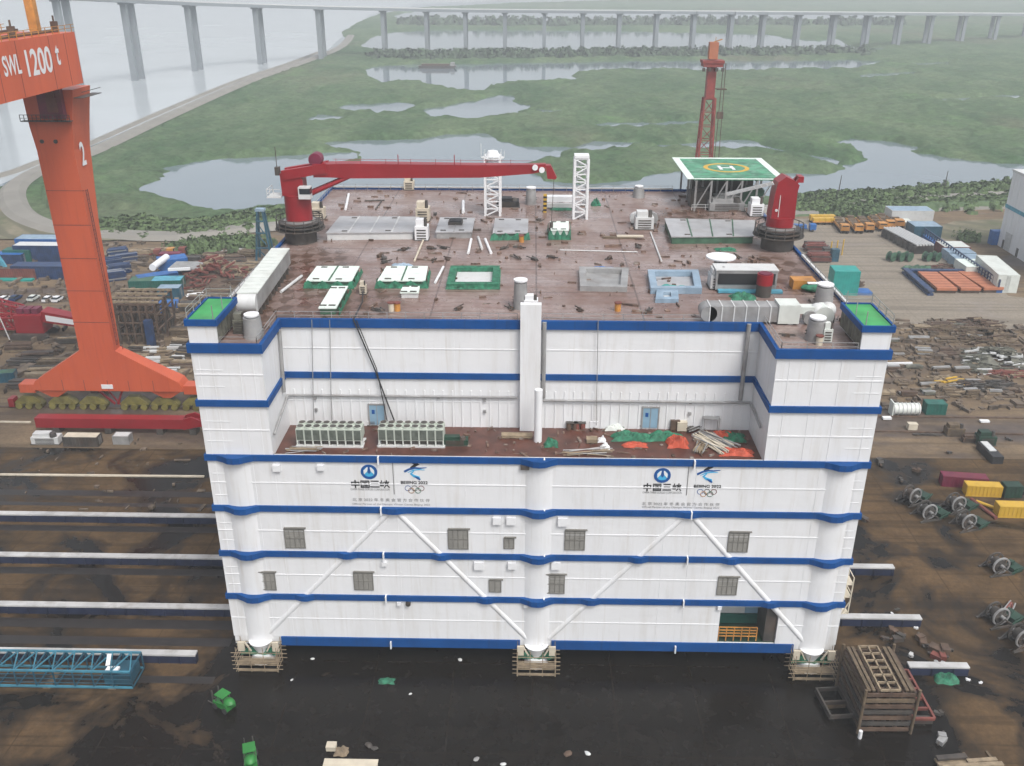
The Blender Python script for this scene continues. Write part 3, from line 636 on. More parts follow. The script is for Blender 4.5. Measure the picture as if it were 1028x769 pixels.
# corner stair towers
for s in (-1, 1):
    x0, x1 = (-41.95, -38.5) if s < 0 else (38.5, 41.95)
    t = MB().box(x0, x1, 0.02, 8.0, LV[0]+.45, 50.9).build('stair_tower', 'white_paint', plat)
    p = [(x0-.15, -.15), (x1+.15, -.15), (x1+.15, 8.15), (x0-.15, 8.15)]
    MB().band(offs(p, .1), offs(p, -.2), 50.75, 51.55).build('roof_band', 'blue_band', t)
    MB().box(x0+.1, x1-.1, .1, 7.9, 51.2, 51.42).build('roof', 'grn_roof', t)
    xi = x1 if s < 0 else x0
    pn = MB()
    for k in range(9): pn.box(min(xi, xi+(-s)*.06), max(xi, xi+(-s)*.06), .3+k*.86, 1.05+k*.86, 48.6, 50.7)
    pn.build('weathered_panel', 'pipe_pile', t)
    rl = MB()
    for yy in (0.3, 4, 7.8): rl.bar((xi-s*-.3, yy, 51.4), (xi-s*-.3, yy, 53.2), .09)
    xo = x0 if s < 0 else x1
    for yy in (0.3, 2.8, 5.3, 7.8): rl.bar((xo, yy, 51.5), (xo, yy, 52.8), .09)
    for zz in (52.2, 52.8): rl.bar((xo, .3, zz), (xo, 7.8, zz), .06); rl.bar((xo, 7.8, zz), (xi, 7.8, zz), .06)
    rl.build('guard_rail', 'steel_grey', t)
# guard rails round the deck
b = MB()
def railing(b, p, q, z, h=1.15, st=2.4, w=.07):
    p = Vector(p); q = Vector(q); n = max(1, int((q-p).length/st))
    for i in range(n+1):
        c = p.lerp(q, i/n); b.bar((c.x, c.y, z), (c.x, c.y, z+h), w)
    for k in (.55, 1.0): b.bar((p.x, p.y, z+h*k), (q.x, q.y, z+h*k), w*.9)
for p, q in (((-41.8, 8.3), (-41.8, 40)), ((-41.8, 54), (-41.8, 86)), ((-41.8, 86), (28, 86)), ((41.8, 8.3), (41.8, 39)), ((41.8, 52), (41.8, 68)), ((XL-.4, .2), (XL-.4, RD+.4)), ((XL-.4, RD+.4), (-2.5, RD+.4)), ((.8, RD+.4), (XR+.4, RD+.4)), ((XR+.4, RD+.4), (XR+.4, .2)), ((XR+.4, .2), (38.3, .2)), ((-38.3, .2), (XL-.4, .2))):
    railing(b, p, q, DZ+.02)
b.build('deck_railing', 'steel_grey', plat)
b = MB(); b.box(-42.1, -41.75, 8.2, 40, LV[0]+.44, LV[0]+.75); b.box(41.75, 42.1, 8.2, 39, LV[0]+.44, LV[0]+.75); b.box(-41.7, 28, 86.2, 86.55, LV[0]+.44, LV[0]+.7); b.each('deck_coaming', 'light_grey', plat)
# little side gallery and skid shoes
b = MB()
for zz in (8.8, 11.5, 13.6): b.box(42.05, 43.4, 1, 5, zz, zz+.12)
for y in (1, 3, 5): b.bar((43.3, y, 8.8), (43.3, y, 14.8), .14); b.bar((42.1, y, 8), (43.3, y, 11), .12)
for zz in (12.2, 14.8): b.bar((43.3, 1, zz), (43.3, 5, zz), .1)
b.build('side_gallery', 'cream', plat)
b = MB()
for yy in (24, 11, 50, 70):
    for x in np.arange(-38, 40, 9.5): b.box(x-1.6, x+1.6, yy-.8, yy+.8, 1.62, HB-.001)
b.build('skid_shoe', 'dark_steel', plat)
# ------------------------------------------------------------------ signs on the front wall
def glyphs(name, strokes, px0, px1, pyb, pyt, m, parent, y=-0.03, th=.05, Y=0.0, K=1.25):
    """strokes in a unit box: (x0, z0, x1, z1, width)"""
    A = aty(px0, pyb, Y); B = aty(px1, pyt, Y); W_ = B.x-A.x; H_ = B.z-A.z; b = MB()
    for (x0, z0, x1, z1, wd) in strokes:
        wd *= K
        p = Vector((A.x+x0*W_, A.z+z0*H_)); q = Vector((A.x+x1*W_, A.z+z1*H_)); d = (q-p).normalized(); n = Vector((-d.y, d.x))*wd*H_/2; e = d*wd*H_*.4
        b.vprism([tuple(p-n-e), tuple(q-n+e), tuple(q+n+e), tuple(p+n-e)], Y+y-.012-.003*(len(b.v)//8 % 7), Y+y+.028)
    return b.build(name, m, parent)
ZHONG = [(.12, .35, .12, .75, .12), (.88, .35, .88, .75, .12), (.12, .75, .88, .75, .12), (.12, .37, .88, .37, .12), (.5, 0, .5, 1, .13)]
GUO = [(.08, .02, .08, .95, .11), (.92, .02, .92, .95, .11), (.08, .93, .92, .93, .11), (.08, .05, .92, .05, .11), (.25, .74, .75, .74, .09), (.3, .5, .7, .5, .09), (.22, .25, .78, .25, .09), (.5, .25, .5, .74, .09), (.65, .4, .7, .33, .08)]
SAN = [(.12, .9, .88, .9, .12), (.18, .5, .82, .5, .12), (.05, .1, .95, .1, .12)]
XIA = [(.06, .25, .06, .72, .09), (.2, .22, .2, .95, .09), (.36, .25, .36, .72, .09), (.06, .24, .36, .24, .09), (.48, .78, .98, .78, .09), (.58, .66, .62, .52, .09), (.9, .66, .84, .52, .09), (.44, .42, 1.0, .42, .09), (.72, 1, .72, .42, .09), (.72, .42, .48, .02, .1), (.74, .4, .99, .02, .1)]
def text(name, s, x, z, h, wid, m, parent, y=-.05, ext=.02, face='front', loc=None, bold=0.0):
    cu = bpy.data.curves.new(name, 'FONT'); cu.body = s; cu.size = 1; cu.extrude = 0.0; cu.offset = bold
    ob = bpy.data.objects.new(name, cu); COL.objects.link(ob)
    dg = bpy.context.evaluated_depsgraph_get(); me = bpy.data.meshes.new_from_object(ob.evaluated_get(dg)); bpy.data.objects.remove(ob); bpy.data.curves.remove(cu)
    co = np.zeros(len(me.vertices)*3); me.vertices.foreach_get('co', co); co = co.reshape(-1, 3)
    mn = co.min(0); mx = co.max(0); u = (co[:, 0]-mn[0])/(mx[0]-mn[0])*wid; v = (co[:, 1]-mn[1])/(mx[1]-mn[1])*h
    if face == 'front': P = np.stack([x+u, np.full(len(u), y), z+v], -1)
    else: P = np.stack([np.full(len(u), y), x+u, z+v], -1)
    o = ORG.get(parent.name, (0, 0, 0)); P = P-np.array(o)
    me.vertices.foreach_set('co', P.astype(np.float32).ravel()); me.materials.clear(); me.materials.append(M[m]); me.update()
    r = bpy.data.objects.new(name, me); COL.objects.link(r); r.parent = parent; ORG[r.name] = o; return r
def wall_sign(cx, cy, t0, t1, tb, tt, sy, dx, d0, d1, ex, ey, bx0, bx1, by, ry, lx0, lx1, ly1, ly2):
    c = aty(cx, cy)
    r = MB().ring((c.x, -.03, c.z), (0, 1, 0), 1.07, .05, .34, 32).build('company_emblem', 'ink_blue', plat)
    MB().cone((c.x, -.022, c.z), (c.x, 0, c.z), .72, .72, 24).build('emblem_water', 'ink_cyan', r)
    MB().vprism([(c.x-.62, c.z-.35), (c.x-.22, c.z+.1), (c.x-.12, c.z+.68), (c.x-.3, c.z+.66), (c.x-.66, c.z+.2)], -.05, -.02).vprism([(c.x+.62, c.z-.35), (c.x+.22, c.z+.1), (c.x+.12, c.z+.68), (c.x+.3, c.z+.66), (c.x+.66, c.z+.2)], -.051, -.02).build('emblem_wing', 'white_trim', r)
    MB().vprism([(c.x-.13, c.z+.72), (c.x-.2, c.z-.05), (c.x, c.z-.3), (c.x+.2, c.z-.05), (c.x+.13, c.z+.72)], -.056, -.02).build('emblem_dam', 'ink_blue', r)
    w_ = (t1-t0)/4
    for k, g in enumerate((ZHONG, GUO, SAN, XIA)): glyphs('lettering', g, t0+k*w_+.3, t0+(k+1)*w_-.5, tb, tt, 'ink_black', plat)
    a = aty(t0, sy); e = aty(t1, sy); text('lettering', 'CHINA THREE GORGES CORPORATION', a.x, a.z-.15, .3, e.x-a.x, 'ink_grey', plat)
    p = aty(dx, d1); q = aty(dx, d0); MB().box(p.x-.05, p.x+.05, -.06, .02, p.z, q.z).build('sign_divider', 'ink_grey', plat)
    c = aty(ex, ey)
    def sw(pts, wds, m, k):
        b = MB(); P = [Vector((c.x+x, c.z+z)) for x, z in pts]; L_ = []; R_ = []
        for i in range(len(P)):
            d = (P[min(i+1, len(P)-1)]-P[max(i-1, 0)]).normalized(); n = Vector((-d.y, d.x))*wds[i]/2; L_.append(tuple(P[i]+n)); R_.append(tuple(P[i]-n))
        for i in range(len(P)-1): b.vprism([R_[i], R_[i+1], L_[i+1], L_[i]], -.03-.004*k, .02)
        return b.build('games_emblem', m, plat)
    sw([(-.45, 1.25), (.1, 1.12), (.5, 1.0), (.0, .78), (-.55, .5)], (.12, .42, .34, .4, .1), 'ink_black', 1)
    sw([(-1.35, -.12), (-.7, .25), (0, .45), (.7, .42), (1.55, .52)], (.3, .28, .24, .2, .08), 'ink_blue', 2)
    sw([(-.9, -.25), (-.2, .12), (.5, .22), (1.3, .18)], (.08, .16, .14, .06), 'ink_cyan', 3)
    sw([(-.1, .02), (-.5, -.4), (-.1, -.75), (.5, -.95), (.62, -1.25)], (.1, .3, .34, .34, .14), 'ink_cyan', 4)
    sw([(-.05, -.82), (.35, -1.0), (.66, -1.28)], (.1, .32, .2), 'ink_blue', 5)
    a = aty(bx0, by); e = aty(bx1, by); text('lettering', 'BEIJING 2022', a.x, a.z-.3, .6, e.x-a.x, 'ink_black', plat, bold=.025)
    m0 = (a.x+e.x)/2; zz = aty(bx0, ry).z
    for i, (ox, oz, m) in enumerate(((-.86, .16, 'ink_blue'), (0, .16, 'ink_black'), (.86, .16, 'rust_red'), (-.43, -.18, 'amber'), (.43, -.18, 'net_green'))):
        MB().ring((m0+ox, -.03-.004*i, zz+oz), (0, 1, 0), .4, .03, .06, 20).build('games_ring', m, plat)
    a = aty(lx0, ly1); e = aty(lx1, ly1); text('lettering', '北 京 2022 年 冬 奥 会 官 方 合 作 伙 伴', a.x, a.z-.25, .5, e.x-a.x, 'ink_grey', plat)
    a = aty(lx0, ly2); text('lettering', 'Official Partner of the Olympic Winter Games Beijing 2022', a.x, a.z-.2, .34, e.x-a.x, 'ink_grey', plat)
wall_sign(370.5, 473.6, 352, 391, 489.3, 482.3, 490.8, 396, 464, 496, 416.3, 472.8, 402.5, 429.5, 484.6, 491, 354, 431.5, 501.2, 505.6)
wall_sign(665, 477.2, 645, 684.5, 492.4, 485.5, 494, 689, 468, 497, 710.5, 475.5, 696.5, 724, 488.4, 494.5, 644.5, 722.5, 505.3, 508.7)

# ------------------------------------------------------------------ scaffolds round the feet
def scaffold(x, label, w_=5.4):
    t = thing('scaffold', label, 'scaffold', (x, -1.2, 0), group='scaffolds round the platform feet')
    b = MB()
    for xx in (-w_/2, -w_/6, w_/6, w_/2):
        for yy in (-1.3, 1.0): b.tube([(xx, yy, 0), (xx, yy, 4.3)], .055, 5)
    for zz in (.6, 1.3, 2.0, 2.7, 3.4):
        for yy in (-1.35, 1.05): b.tube([(-w_/2-.7, yy, zz), (w_/2+.7, yy, zz)], .055, 5)
        for xx in (-w_/2-.06, w_/2+.06): b.tube([(xx, -1.9, zz), (xx, 1.2, zz)], .05, 5)
    b.build('scaffold_pole', 'timber_pale', t)
    b = MB()
    for k in range(3): b.box(-w_/2, w_/2, -1.25+k*.42, -.9+k*.42, 1.36, 1.42)
    b.box(-w_/2, w_/2, -1.36, -1.30, .2, .5); b.build('walk_board', 'timber_pale', t)
    b = MB(); n = 12; vs = []
    for i in range(n+1):
        u = -w_/2+w_*i/n
        for z in (1.5, 2.1, 2.75): vs.append((u, .55+.12*math.sin(i*1.9+z*3), z+.08*math.sin(i*2.3)))
    b.add(vs, [(3*i+j, 3*i+3+j, 3*i+4+j, 3*i+1+j) for i in range(n) for j in range(2)]); b.build('safety_net', 'net_green', t)
    b = MB()
    for s in (-1, 1):
        b.box(s*(w_/2-.4)-.45, s*(w_/2-.4)+.45, -.2, .1, 2.7, 4.2); b.bar((s*1.1, 0, 2.6), (s*1.9, 0, 4.2), .18)
    b.each('support_plate', 'cream', t, per=2)
    return t
scaffold(CX[0], 'timber and tube scaffold around the platform foot beside the blue lattice boom', 5.6)
scaffold(CX[1], 'small scaffold with green netting under the middle of the white front wall', 5.2)
scaffold(CX[2], 'scaffold around the platform foot next to the rusty grillage stack', 5.6)
#@@DECK
# ================================================================== THINGS ON THE DECK
def quad_hatch(name, label, cor, z0, h, mtop, mside, netting=None, group=None, open_=False, cat='hatch', seams=0, mbed='light_grey'):
    """cor: the four top corners in sight-line order bl, br, tr, tl"""
    P = [at(x, y, z0+h) for x, y in cor]; c = sum(P, Vector())/4; c.z = z0
    t = thing(name, label, cat, c, group=group); L = [(p.x, p.y) for p in P]
    def inset(k): return [tuple(Vector((p[0], p[1])).lerp(Vector((c.x, c.y)), k)) for p in L]
    if open_:
        MB().band(offs(L, .25), offs(L, -.75), z0+.01, z0+h).build('coaming', mside, t, world=True)
        I = offs(L, -.8); MB().add([(p[0], p[1], z0+.12) for p in I], [(0, 1, 2, 3)]).build('hatch_bed', mbed, t, world=True)
    else:
        MB().prism(offs(L, -.15), z0+.01, z0+h-.18).build('coaming', mside, t, world=True)
        cv = MB().prism(L, z0+h-.17, z0+h).build('cover', mtop, t, world=True)
        if seams:
            b = MB()
            for k in range(1, seams):
                u = k/seams; a = Vector(L[0]).lerp(Vector(L[1]), u); d = Vector(L[3]).lerp(Vector(L[2]), u); b.bar((a.x, a.y, z0+h+.03), (d.x, d.y, z0+h+.03), .22, .07)
            b.build('cover_rib', mside, cv, world=True)
        b = MB()
        for u, v in ((.2, .1), (.7, .1), (.2, .9), (.7, .9)):
            a = Vector(L[0]).lerp(Vector(L[1]), u); d = Vector(L[3]).lerp(Vector(L[2]), u); e = a.lerp(d, v); b.cb(e.x, e.y, z0+h+.005, .9, .35, .09)
        b.each('lifting_lug', 'dark_steel', cv, world=True)
    if netting:
        b = MB(); O = offs(L, .42); n = 16
        for k in netting:
            a = Vector(O[k]); d = Vector(O[(k+1) % 4]); vs = []
            for i in range(n+1):
                p = a.lerp(d, i/n); q = p.lerp(Vector((c.x, c.y)), .06+.025*math.sin(i*1.7)); s = .75+.3*math.sin(i*1.3+k)
                vs += [(p.x, p.y, z0+.03), (q.x, q.y, z0+h*s)]
            b.add(vs, [(2*i, 2*i+2, 2*i+3, 2*i+1) for i in range(n)])
        b.build('netting', 'net_green', t, world=True)
    return t
G1 = 'hatch covers on the platform deck'
mat('pale_green', (0.62, 0.70, 0.65), 0.55, var=0.06, dirt=(0.40, 0.42, 0.38), dscale=0.5, damt=0.4)
mat('wet_plate', (0.33, 0.33, 0.34), 0.3, var=0.12, dirt=(0.22, 0.19, 0.17), dscale=0.4)
quad_hatch('hatch_cover', 'large pale green hatch cover behind the small long one, nearest the red boom crane', [(307,281.5),(353,282),(361,267),(318,267)], DZ, 1.1, 'pale_green', 'drum_green', (0, 1), G1, seams=2)
quad_hatch('hatch_cover', 'large pale green hatch cover left of the open green framed hatch', [(379,281.5),(427,281.5),(429.5,267),(388,267)], DZ, 1.1, 'pale_green', 'drum_green', (0, 1, 3), G1, seams=2)
quad_hatch('hatch_cover', 'narrow pale hatch cover lying lengthwise close to the recess edge', [(319.5,309),(337.5,309),(349.5,287),(333,287)], DZ, 1.0, 'pale_green', 'drum_green', (1,), G1)
quad_hatch('hatch_cover', 'smallest square pale hatch cover in front of a large green edged one', [(401.5,293.5),(420.5,293.5),(421.5,287),(404.5,287)], DZ, .9, 'pale_green', 'light_grey', None, G1)
quad_hatch('open_hatch', 'open hatch with a green netted frame in the middle of the deck', [(450,284.5),(499,284.5),(500,267),(454,267)], DZ, .8, 'net_green', 'net_green', (0, 1, 3), None, True)
quad_hatch('open_hatch', 'open hatch with white frame and blue sheeting behind the recess wall', [(584,286.5),(628,287.5),(629.5,269),(583,268)], DZ, .8, 'sky_blue', 'steel_grey', None, None, True, mbed='steel_grey')
quad_hatch('open_hatch', 'open hatch with blue frame beside the grey box unit and white fan disc', [(655,288.5),(703,288.5),(699.5,271),(652,271)], DZ, .9, 'sky_blue', 'sky_blue', None, None, True, mbed='wet_plate')
quad_hatch('open_hatch', 'small blue and white framed hatch in front of a larger blue framed one', [(660,299.5),(679.5,299.5),(679,291.5),(661,291.5)], DZ, .6, 'sky_blue', 'sky_blue', None, None, True)
quad_hatch('roof_hatch', 'broad grey plated roof hatch beside the boom crane pedestal', [(327,234),(415,233),(421,217.5),(341,217)], DZ, 1.3, 'wet_plate', 'light_grey', None, 'grey roof hatches at the back of the deck', seams=4)
quad_hatch('roof_hatch', 'grey roof hatch with a black square opening on its top', [(437,233),(474,232.5),(477,218.5),(442,218)], DZ, 1.2, 'wet_plate', 'steel_grey', None, 'grey roof hatches at the back of the deck', seams=2)
quad_hatch('roof_hatch', 'grey roof hatch with green netting in front of the left white lattice mast', [(494.5,234),(530,233.5),(530.5,219.5),(497,219)], DZ, 1.2, 'wet_plate', 'drum_green', (0,), 'grey roof hatches at the back of the deck')
quad_hatch('roof_hatch', 'broad grey plated roof hatch in front of the helideck', [(674,237.5),(757,237),(758,221),(667,219)], DZ, 1.3, 'wet_plate', 'drum_green', None, 'grey roof hatches at the back of the deck', seams=4)
quad_hatch('roof_hatch', 'small white hatch cover between the two lattice masts wrapped in green netting', [(553,231),(571,231),(571,222),(552,222)], DZ, 1.6, 'pale_green', 'pale_green', (0, 1, 3), 'grey roof hatches at the back of the deck')
p = dk(457.5, 224, DZ+1.2); t = thing('hatch_opening', 'black square ventilation box on a grey roof hatch', 'vent', (p.x, p.y, DZ+1.2)); MB().box(-1.2, 1.2, -1.4, 1.4, 0, .5).build('casing', 'dark_steel', t); MB().box(-1, 1, -1.2, 1.2, .5, .62).build('grille', 'black_gap', t)

# pedestal cranes
def crane_base(t, hr, zb=0):
    b = MB(); b.cyl(0, 0, 0, 2.6, 2.3, 28); b.build('pedestal', 'dark_steel', t, True)
    b = MB()
    for k in range(3): b.ring((0, 0, 2.3+.55*k), (0, 0, 1), 4.1-.3*k, .12, 1.6)
    for i in range(16):
        a = i*math.pi/8; b.bar((3.9*math.cos(a), 3.9*math.sin(a), 2.2), (3.8*math.cos(a), 3.8*math.sin(a), 4.3), .1)
    b.ring((0, 0, 4.2), (0, 0, 1), 3.85, .1, .12); b.build('service_platform', 'dark_steel', t)
    MB().cyl(0, 0, 2.3, 2.6, 1.4, 28).build('slew_ring', 'steel_grey', t, True)
p = Vector((-39.2, 47.0, DZ)); t = thing('pedestal_crane', 'dark red pedestal crane with a long horizontal boom on the deck corner', 'crane', p)
crane_base(t, 0)
MB().cyl(0, 0, 3.7, 2.15, 4.2, 28).build('slew_drum', 'red_paint', t, True)
b = MB(); b.vprism([(-2.1, 7.9), (1.4, 7.9), (1.4, 10.5), (.6, 11.6), (-1.4, 11.9), (-2.2, 11.5)], -1.4, 1.4); b.build('king_post', 'red_paint', t)
b = MB()
for y in (-1.2, 1.2): b.bar((-1.8, y, 11.2), (5.4, y, 12.4), .8, 1.5)
b.box(3.2, 6.0, -1.3, 1.3, 10.9, 13.0); b.build('boom_head_link', 'red_paint', t)
b = MB(); V = []
for x, zl, zh, hw in ((5.6, 10.9, 13.0, 1.25), (9, 10.75, 13.1, 1.2), (30, 10.95, 12.95, 1.0), (38.6, 11.6, 13.0, .7), (40.6, 12.0, 13.1, .6)):
    V += [(x, -hw, zl), (x, hw, zl), (x, hw, zh), (x, -hw, zh)]
b.add(V, [(3, 2, 1, 0), (16, 17, 18, 19)]+[(4*i+k, 4*i+(k+1) % 4, 4*i+4+(k+1) % 4, 4*i+4+k) for i in range(4) for k in range(4)]); bm_ = b.build('boom', 'red_paint', t)
MB().vprism([(40.6, 12.9), (41.4, 12.9), (42.4, 11.0), (42.2, 10.7), (40.9, 10.8)], -.75, .75).build('boom_tip', 'red_paint', bm_)
b = MB(); b.ring((38.9, -.85, 12.6), (0, 1, 0), .45, .3, .44); b.ring((40.0, -.75, 12.2), (0, 1, 0), .45, .3, .44); b.build('sheave', 'white_trim', bm_)
b = MB()
for x in range(7, 39, 4): b.bar((x, -1.1, 13.0), (x, -1.1, 13.9), .06)
b.bar((6.5, -1.1, 13.8), (38.5, -1.1, 13.7), .05); b.bar((17, -1.1, 13), (17, -1.1, 14.6), .12); b.bar((26, -1.1, 13), (26, -1.1, 14.6), .12); b.build('boom_rail', 'red_paint', bm_)
MB().cone((3.6, -1.0, 13.6), (3.6, 1.0, 13.6), 1.05, 1.05, 18).build('winch_drum', 'maroon', t, True)
MB().cone((1.8, -.9, 7.9), (9.5, -.9, 11.2), .42, .3, 10).cone((1.8, .9, 7.9), (9.5, .9, 11.2), .42, .3, 10).build('luffing_cylinder', 'red_paint', t, True)
cb_ = MB().box(.9, 2.8, -2.9, -1.3, 7.7, 9.6).build('operator_cab', 'light_grey', t); MB().box(1.1, 2.83, -2.93, -1.5, 8.5, 9.4).build('cab_window', 'car_glass', cb_)
b = MB(); b.box(-4.6, -2.3, -1.8, 1.8, 7.6, 7.75)
for x, y in ((-4.5, -1.7), (-4.5, 1.7), (-3.4, -1.7), (-4.5, 0)): b.bar((x, y, 7.7), (x, y, 9.0), .08)
for z in (8.3, 9.0): b.bar((-4.5, -1.7, z), (-4.5, 1.7, z), .07); b.bar((-4.5, -1.7, z), (-2.4, -1.7, z), .07)
b.build('access_balcony', 'light_grey', t)
MB().box(-3.2, -2.5, -.5, .5, 11.0, 12.3).bar((-2.9, 0, 12.3), (-2.9, 0, 15.5), .1).build('warning_light_mast', 'dark_steel', t)
b = MB(); b.tube([(42.0, 0, 11), (41.7, 0, 3.5)], .05); b.cyl(41.7, 0, 2.6, .3, .9); b.build('hook_line', 'dark_steel', t)
p = Vector((39.4, 45.0, DZ)); t = thing('pedestal_crane', 'dark red crane post without boom on the deck beside the helideck', 'crane', p)
crane_base(t, 0)
MB().cyl(0, 0, 3.7, 2.15, 1.6, 28).build('slew_drum', 'red_paint', t, True)
b = MB(); b.vprism([(-1.9, 5.2), (1.9, 5.2), (1.8, 9.4), (2.0, 10.6), (1.2, 11.3), (-.2, 11.9), (-1.4, 11.0), (-1.7, 9)], -1.5, 1.6); b.build('king_post', 'red_paint', t)
b = MB(); b.bar((1.3, -.8, 10.4), (2.2, -.8, 11.6), .45); b.bar((1.3, .8, 10.4), (2.2, .8, 11.6), .45); b.box(1.9, 2.7, -1, 1, 10.9, 11.8); b.build('mast_head', 'red_paint', t)
b = MB(); b.bar((-1.9, 0, 10.6), (-8, 4.5, 7.8), .5); b.bar((-1.9, -.9, 10.6), (-8, 3.6, 7.8), .14)
for k in range(8): b.bar((-1.9-k*.8, .6*k, 10.6-k*.36), (-1.9-k*.8, .6*k-.9, 10.6-k*.36), .1)
b.build('access_ladder', 'light_grey', t)
b = MB(); b.box(-.85, -.75, -1.56, -1.51, 5.5, 9); b.cone((-1.2, -1.65, 6.6), (-1.2, -1.5, 6.6), .22, .22); b.build('post_fitting', 'light_grey', t)

# white lattice masts
for (px, py, pyt, w_, lab) in ((495, 215, 153, 2.7, 'white lattice mast with a round lamp head crossing behind the red boom'), (582, 218.5, 155, 2.4, 'plain white lattice mast standing right of the boom tip')):
    p = dk(px, py); h = aty(px, pyt, p.y).z-DZ
    t = thing('lattice_mast', lab, 'mast', p, group='white lattice masts on the deck')
    MB().lattice((0, 0, 0), (0, 0, h-.6), w_, 8, .2, chord=.42).build('lattice', 'white_trim', t)
    if px < 500:
        MB().cyl(0, 0, h-.6, 1.3, .9, 18, .9).build('mast_head', 'white_trim', t, True)
        b = MB(); b.ring((0, 0, h-.9), (0, 0, 1), 2.1, .12, 1.0)
        for i in range(8): b.bar((2.1*math.cos(i*.785), 2.1*math.sin(i*.785), h-.9), (2.1*math.cos(i*.785), 2.1*math.sin(i*.785), h+.3), .07)
        b.bar((-2.1, 0, h-.8), (-2.1, 0, h+1.6), .1); b.build('lamp_gallery', 'light_grey', t)
    else: MB().cb(0, 0, h-.6, w_+.2, w_+.2, .6).build('mast_head', 'white_trim', t)
# ducts and air units
def at_dk(px, py): return dk(px, py)
p = at_dk(549, 208); q = at_dk(577, 208); t = thing('air_duct', 'white horizontal duct between the yellow striped post and the right lattice mast', 'duct', p)
MB().box(0, q.x-p.x, -.9, .9, 1.2, 2.2).build('duct_body', 'white_trim', t); MB().box(0, q.x-p.x, -1.5, -.91, .3, 1.1).build('duct_tray', 'light_grey', t)
b = MB(); [b.box(x, x+.2, -.6, .6, 0, 1.19) for x in (.3, 2.5, 4.6)]; b.each('duct_support', 'steel_grey', t)
p = at_dk(547, 213); t = thing('marker_post', 'black and yellow striped post at the end of the white duct', 'post', p); MB().box(-.3, .3, -.3, .3, 0, 3.4).build('post', 'yellow', t); b = MB(); [b.box(-.33, .33, -.33, .33, .3+k*.8, .65+k*.8) for k in range(4)]; b.build('stripe', 'ink_black', t)
A = at_dk(249, 321); B = at_dk(284, 270.5)
t = thing('air_duct', 'long pale segmented duct running along the left edge of the deck', 'duct', A, math.atan2(B.y-A.y, B.x-A.x)); Ld = (Vector((B.x, B.y))-Vector((A.x, A.y))).length
MB().box(1, Ld, -1.3, 1.3, 1.0, 3.2).build('duct_body', 'steel_grey', t)
b = MB(); n = 13
for k in range(n): b.box(1+k*(Ld-1)/n+.06, 1+(k+1)*(Ld-1)/n-.06, -1.36, 1.36, 3.21, 3.36)
b.build('duct_lid', 'pale_container', t)
b = MB(); b.cone((1, -1.2, 2), (1, 1.2, 2), 1.2, 1.2, 18); b.build('duct_elbow', 'light_grey', t, True)
b = MB(); [b.box(2+k*1.9, 2.3+k*1.9, -1.4, 1.4, 0, 1.0) for k in range(int((Ld-2)/1.9))]; b.each('duct_support', 'dark_steel', t)
A = at_dk(700, 322); B = at_dk(778, 323); t = thing('air_duct', 'long grey rounded duct lying along the recess edge of the deck', 'duct', A); Ld = B.x-A.x
MB().box(1.2, Ld, -1.2, 1.2, .35, 2.4).build('duct_body', 'steel_grey', t)
MB().cone((1.2, -1.2, 1.35), (1.2, 1.2, 1.35), 1.05, 1.05, 20).build('duct_elbow', 'steel_grey', t, True)
b = MB(); [b.box(1.2+k*1.55, 1.35+k*1.55, -1.27, 1.27, .3, 2.47) for k in range(6)]; b.each('duct_flange', 'light_grey', t)
MB().box(Ld, Ld+2.7, -1.4, 1.4, .2, 2.7).build('fan_box', 'pale_container', t)
MB().box(Ld+2.7, Ld+6, -.7, .7, 1.3, 2.2).cone((Ld+6, -1.0, 1.1), (Ld+6, 1.0, 1.1), 1.25, 1.25, 18).build('outlet_bend', 'pale_container', t, True)
MB().cone((Ld+4.2, -1.25, .9), (Ld+4.2, -.3, .9), .9, .9, 16).build('fan_motor', 'steel_grey', t, True)
p = at_dk(746, 289); t = thing('air_handling_unit', 'long grey box unit with a dark louvred side beside the red drum', 'air unit', p); MB().box(-4.3, 4.3, -1.5, 1.5, .2, 3.0).build('casing', 'steel_grey', t); MB().box(-4, 4, -1.58, -1.5, 1.0, 2.6).build('louvre_panel', 'black_gap', t); MB().box(-4.4, 4.4, -1.6, 1.6, 3.0, 3.15).build('roof_plate', 'light_grey', t); MB().box(-4, 5, -2.6, -1.65, .05, .4).build('base_skid', 'truss_cyan', t)
def cowl(px, py, r, h, label, m='steel_grey', cap='white_trim', capr=1.25):
    p = at_dk(px, py); t = thing('ventilation_cowl', label, 'vent', p, group='ventilation cowls on the deck')
    MB().cyl(0, 0, 0, r, h, 18, r*.85).build('stack', m, t, True); MB().cyl(0, 0, h, r*capr*.7, .25, 18, r*capr).cyl(0, 0, h+.25, r*capr, .18, 18).build('cap', cap, t, True)
    b = MB(); [b.box(-r*1.1, r*1.1, -.08, .08, h*.3+k*.4, h*.3+.1+k*.4) for k in range(2)]; b.build('collar', 'dark_steel', t)
    return t
cowl(722, 277, 1.1, 2.6, 'wide white fan disc on a stub behind the grey box unit', capr=2.0)
cowl(255, 338, 1.25, 2.6, 'grey drum vent with white lid beside the left green roofed tower', 'steel_grey', capr=.75)
cowl(826, 306, 1.3, 2.6, 'conical grey vent with white lid near the right green roofed tower', 'steel_grey', capr=.85)
cowl(818, 341, 1.25, 2.6, 'grey drum vent with white lid at the front right deck corner', 'steel_grey', capr=.8)
cowl(533, 205, 1.1, 2.9, 'grey cylinder vent behind the left lattice mast', 'steel_grey', capr=.9)
cowl(641, 198, 1.2, 1.9, 'small grey vent near the back railing of the deck', 'steel_grey', capr=.7)
cowl(522.5, 309, 1.0, 3.6, 'grey cylinder vent above the white pilaster', 'steel_grey', capr=.95)
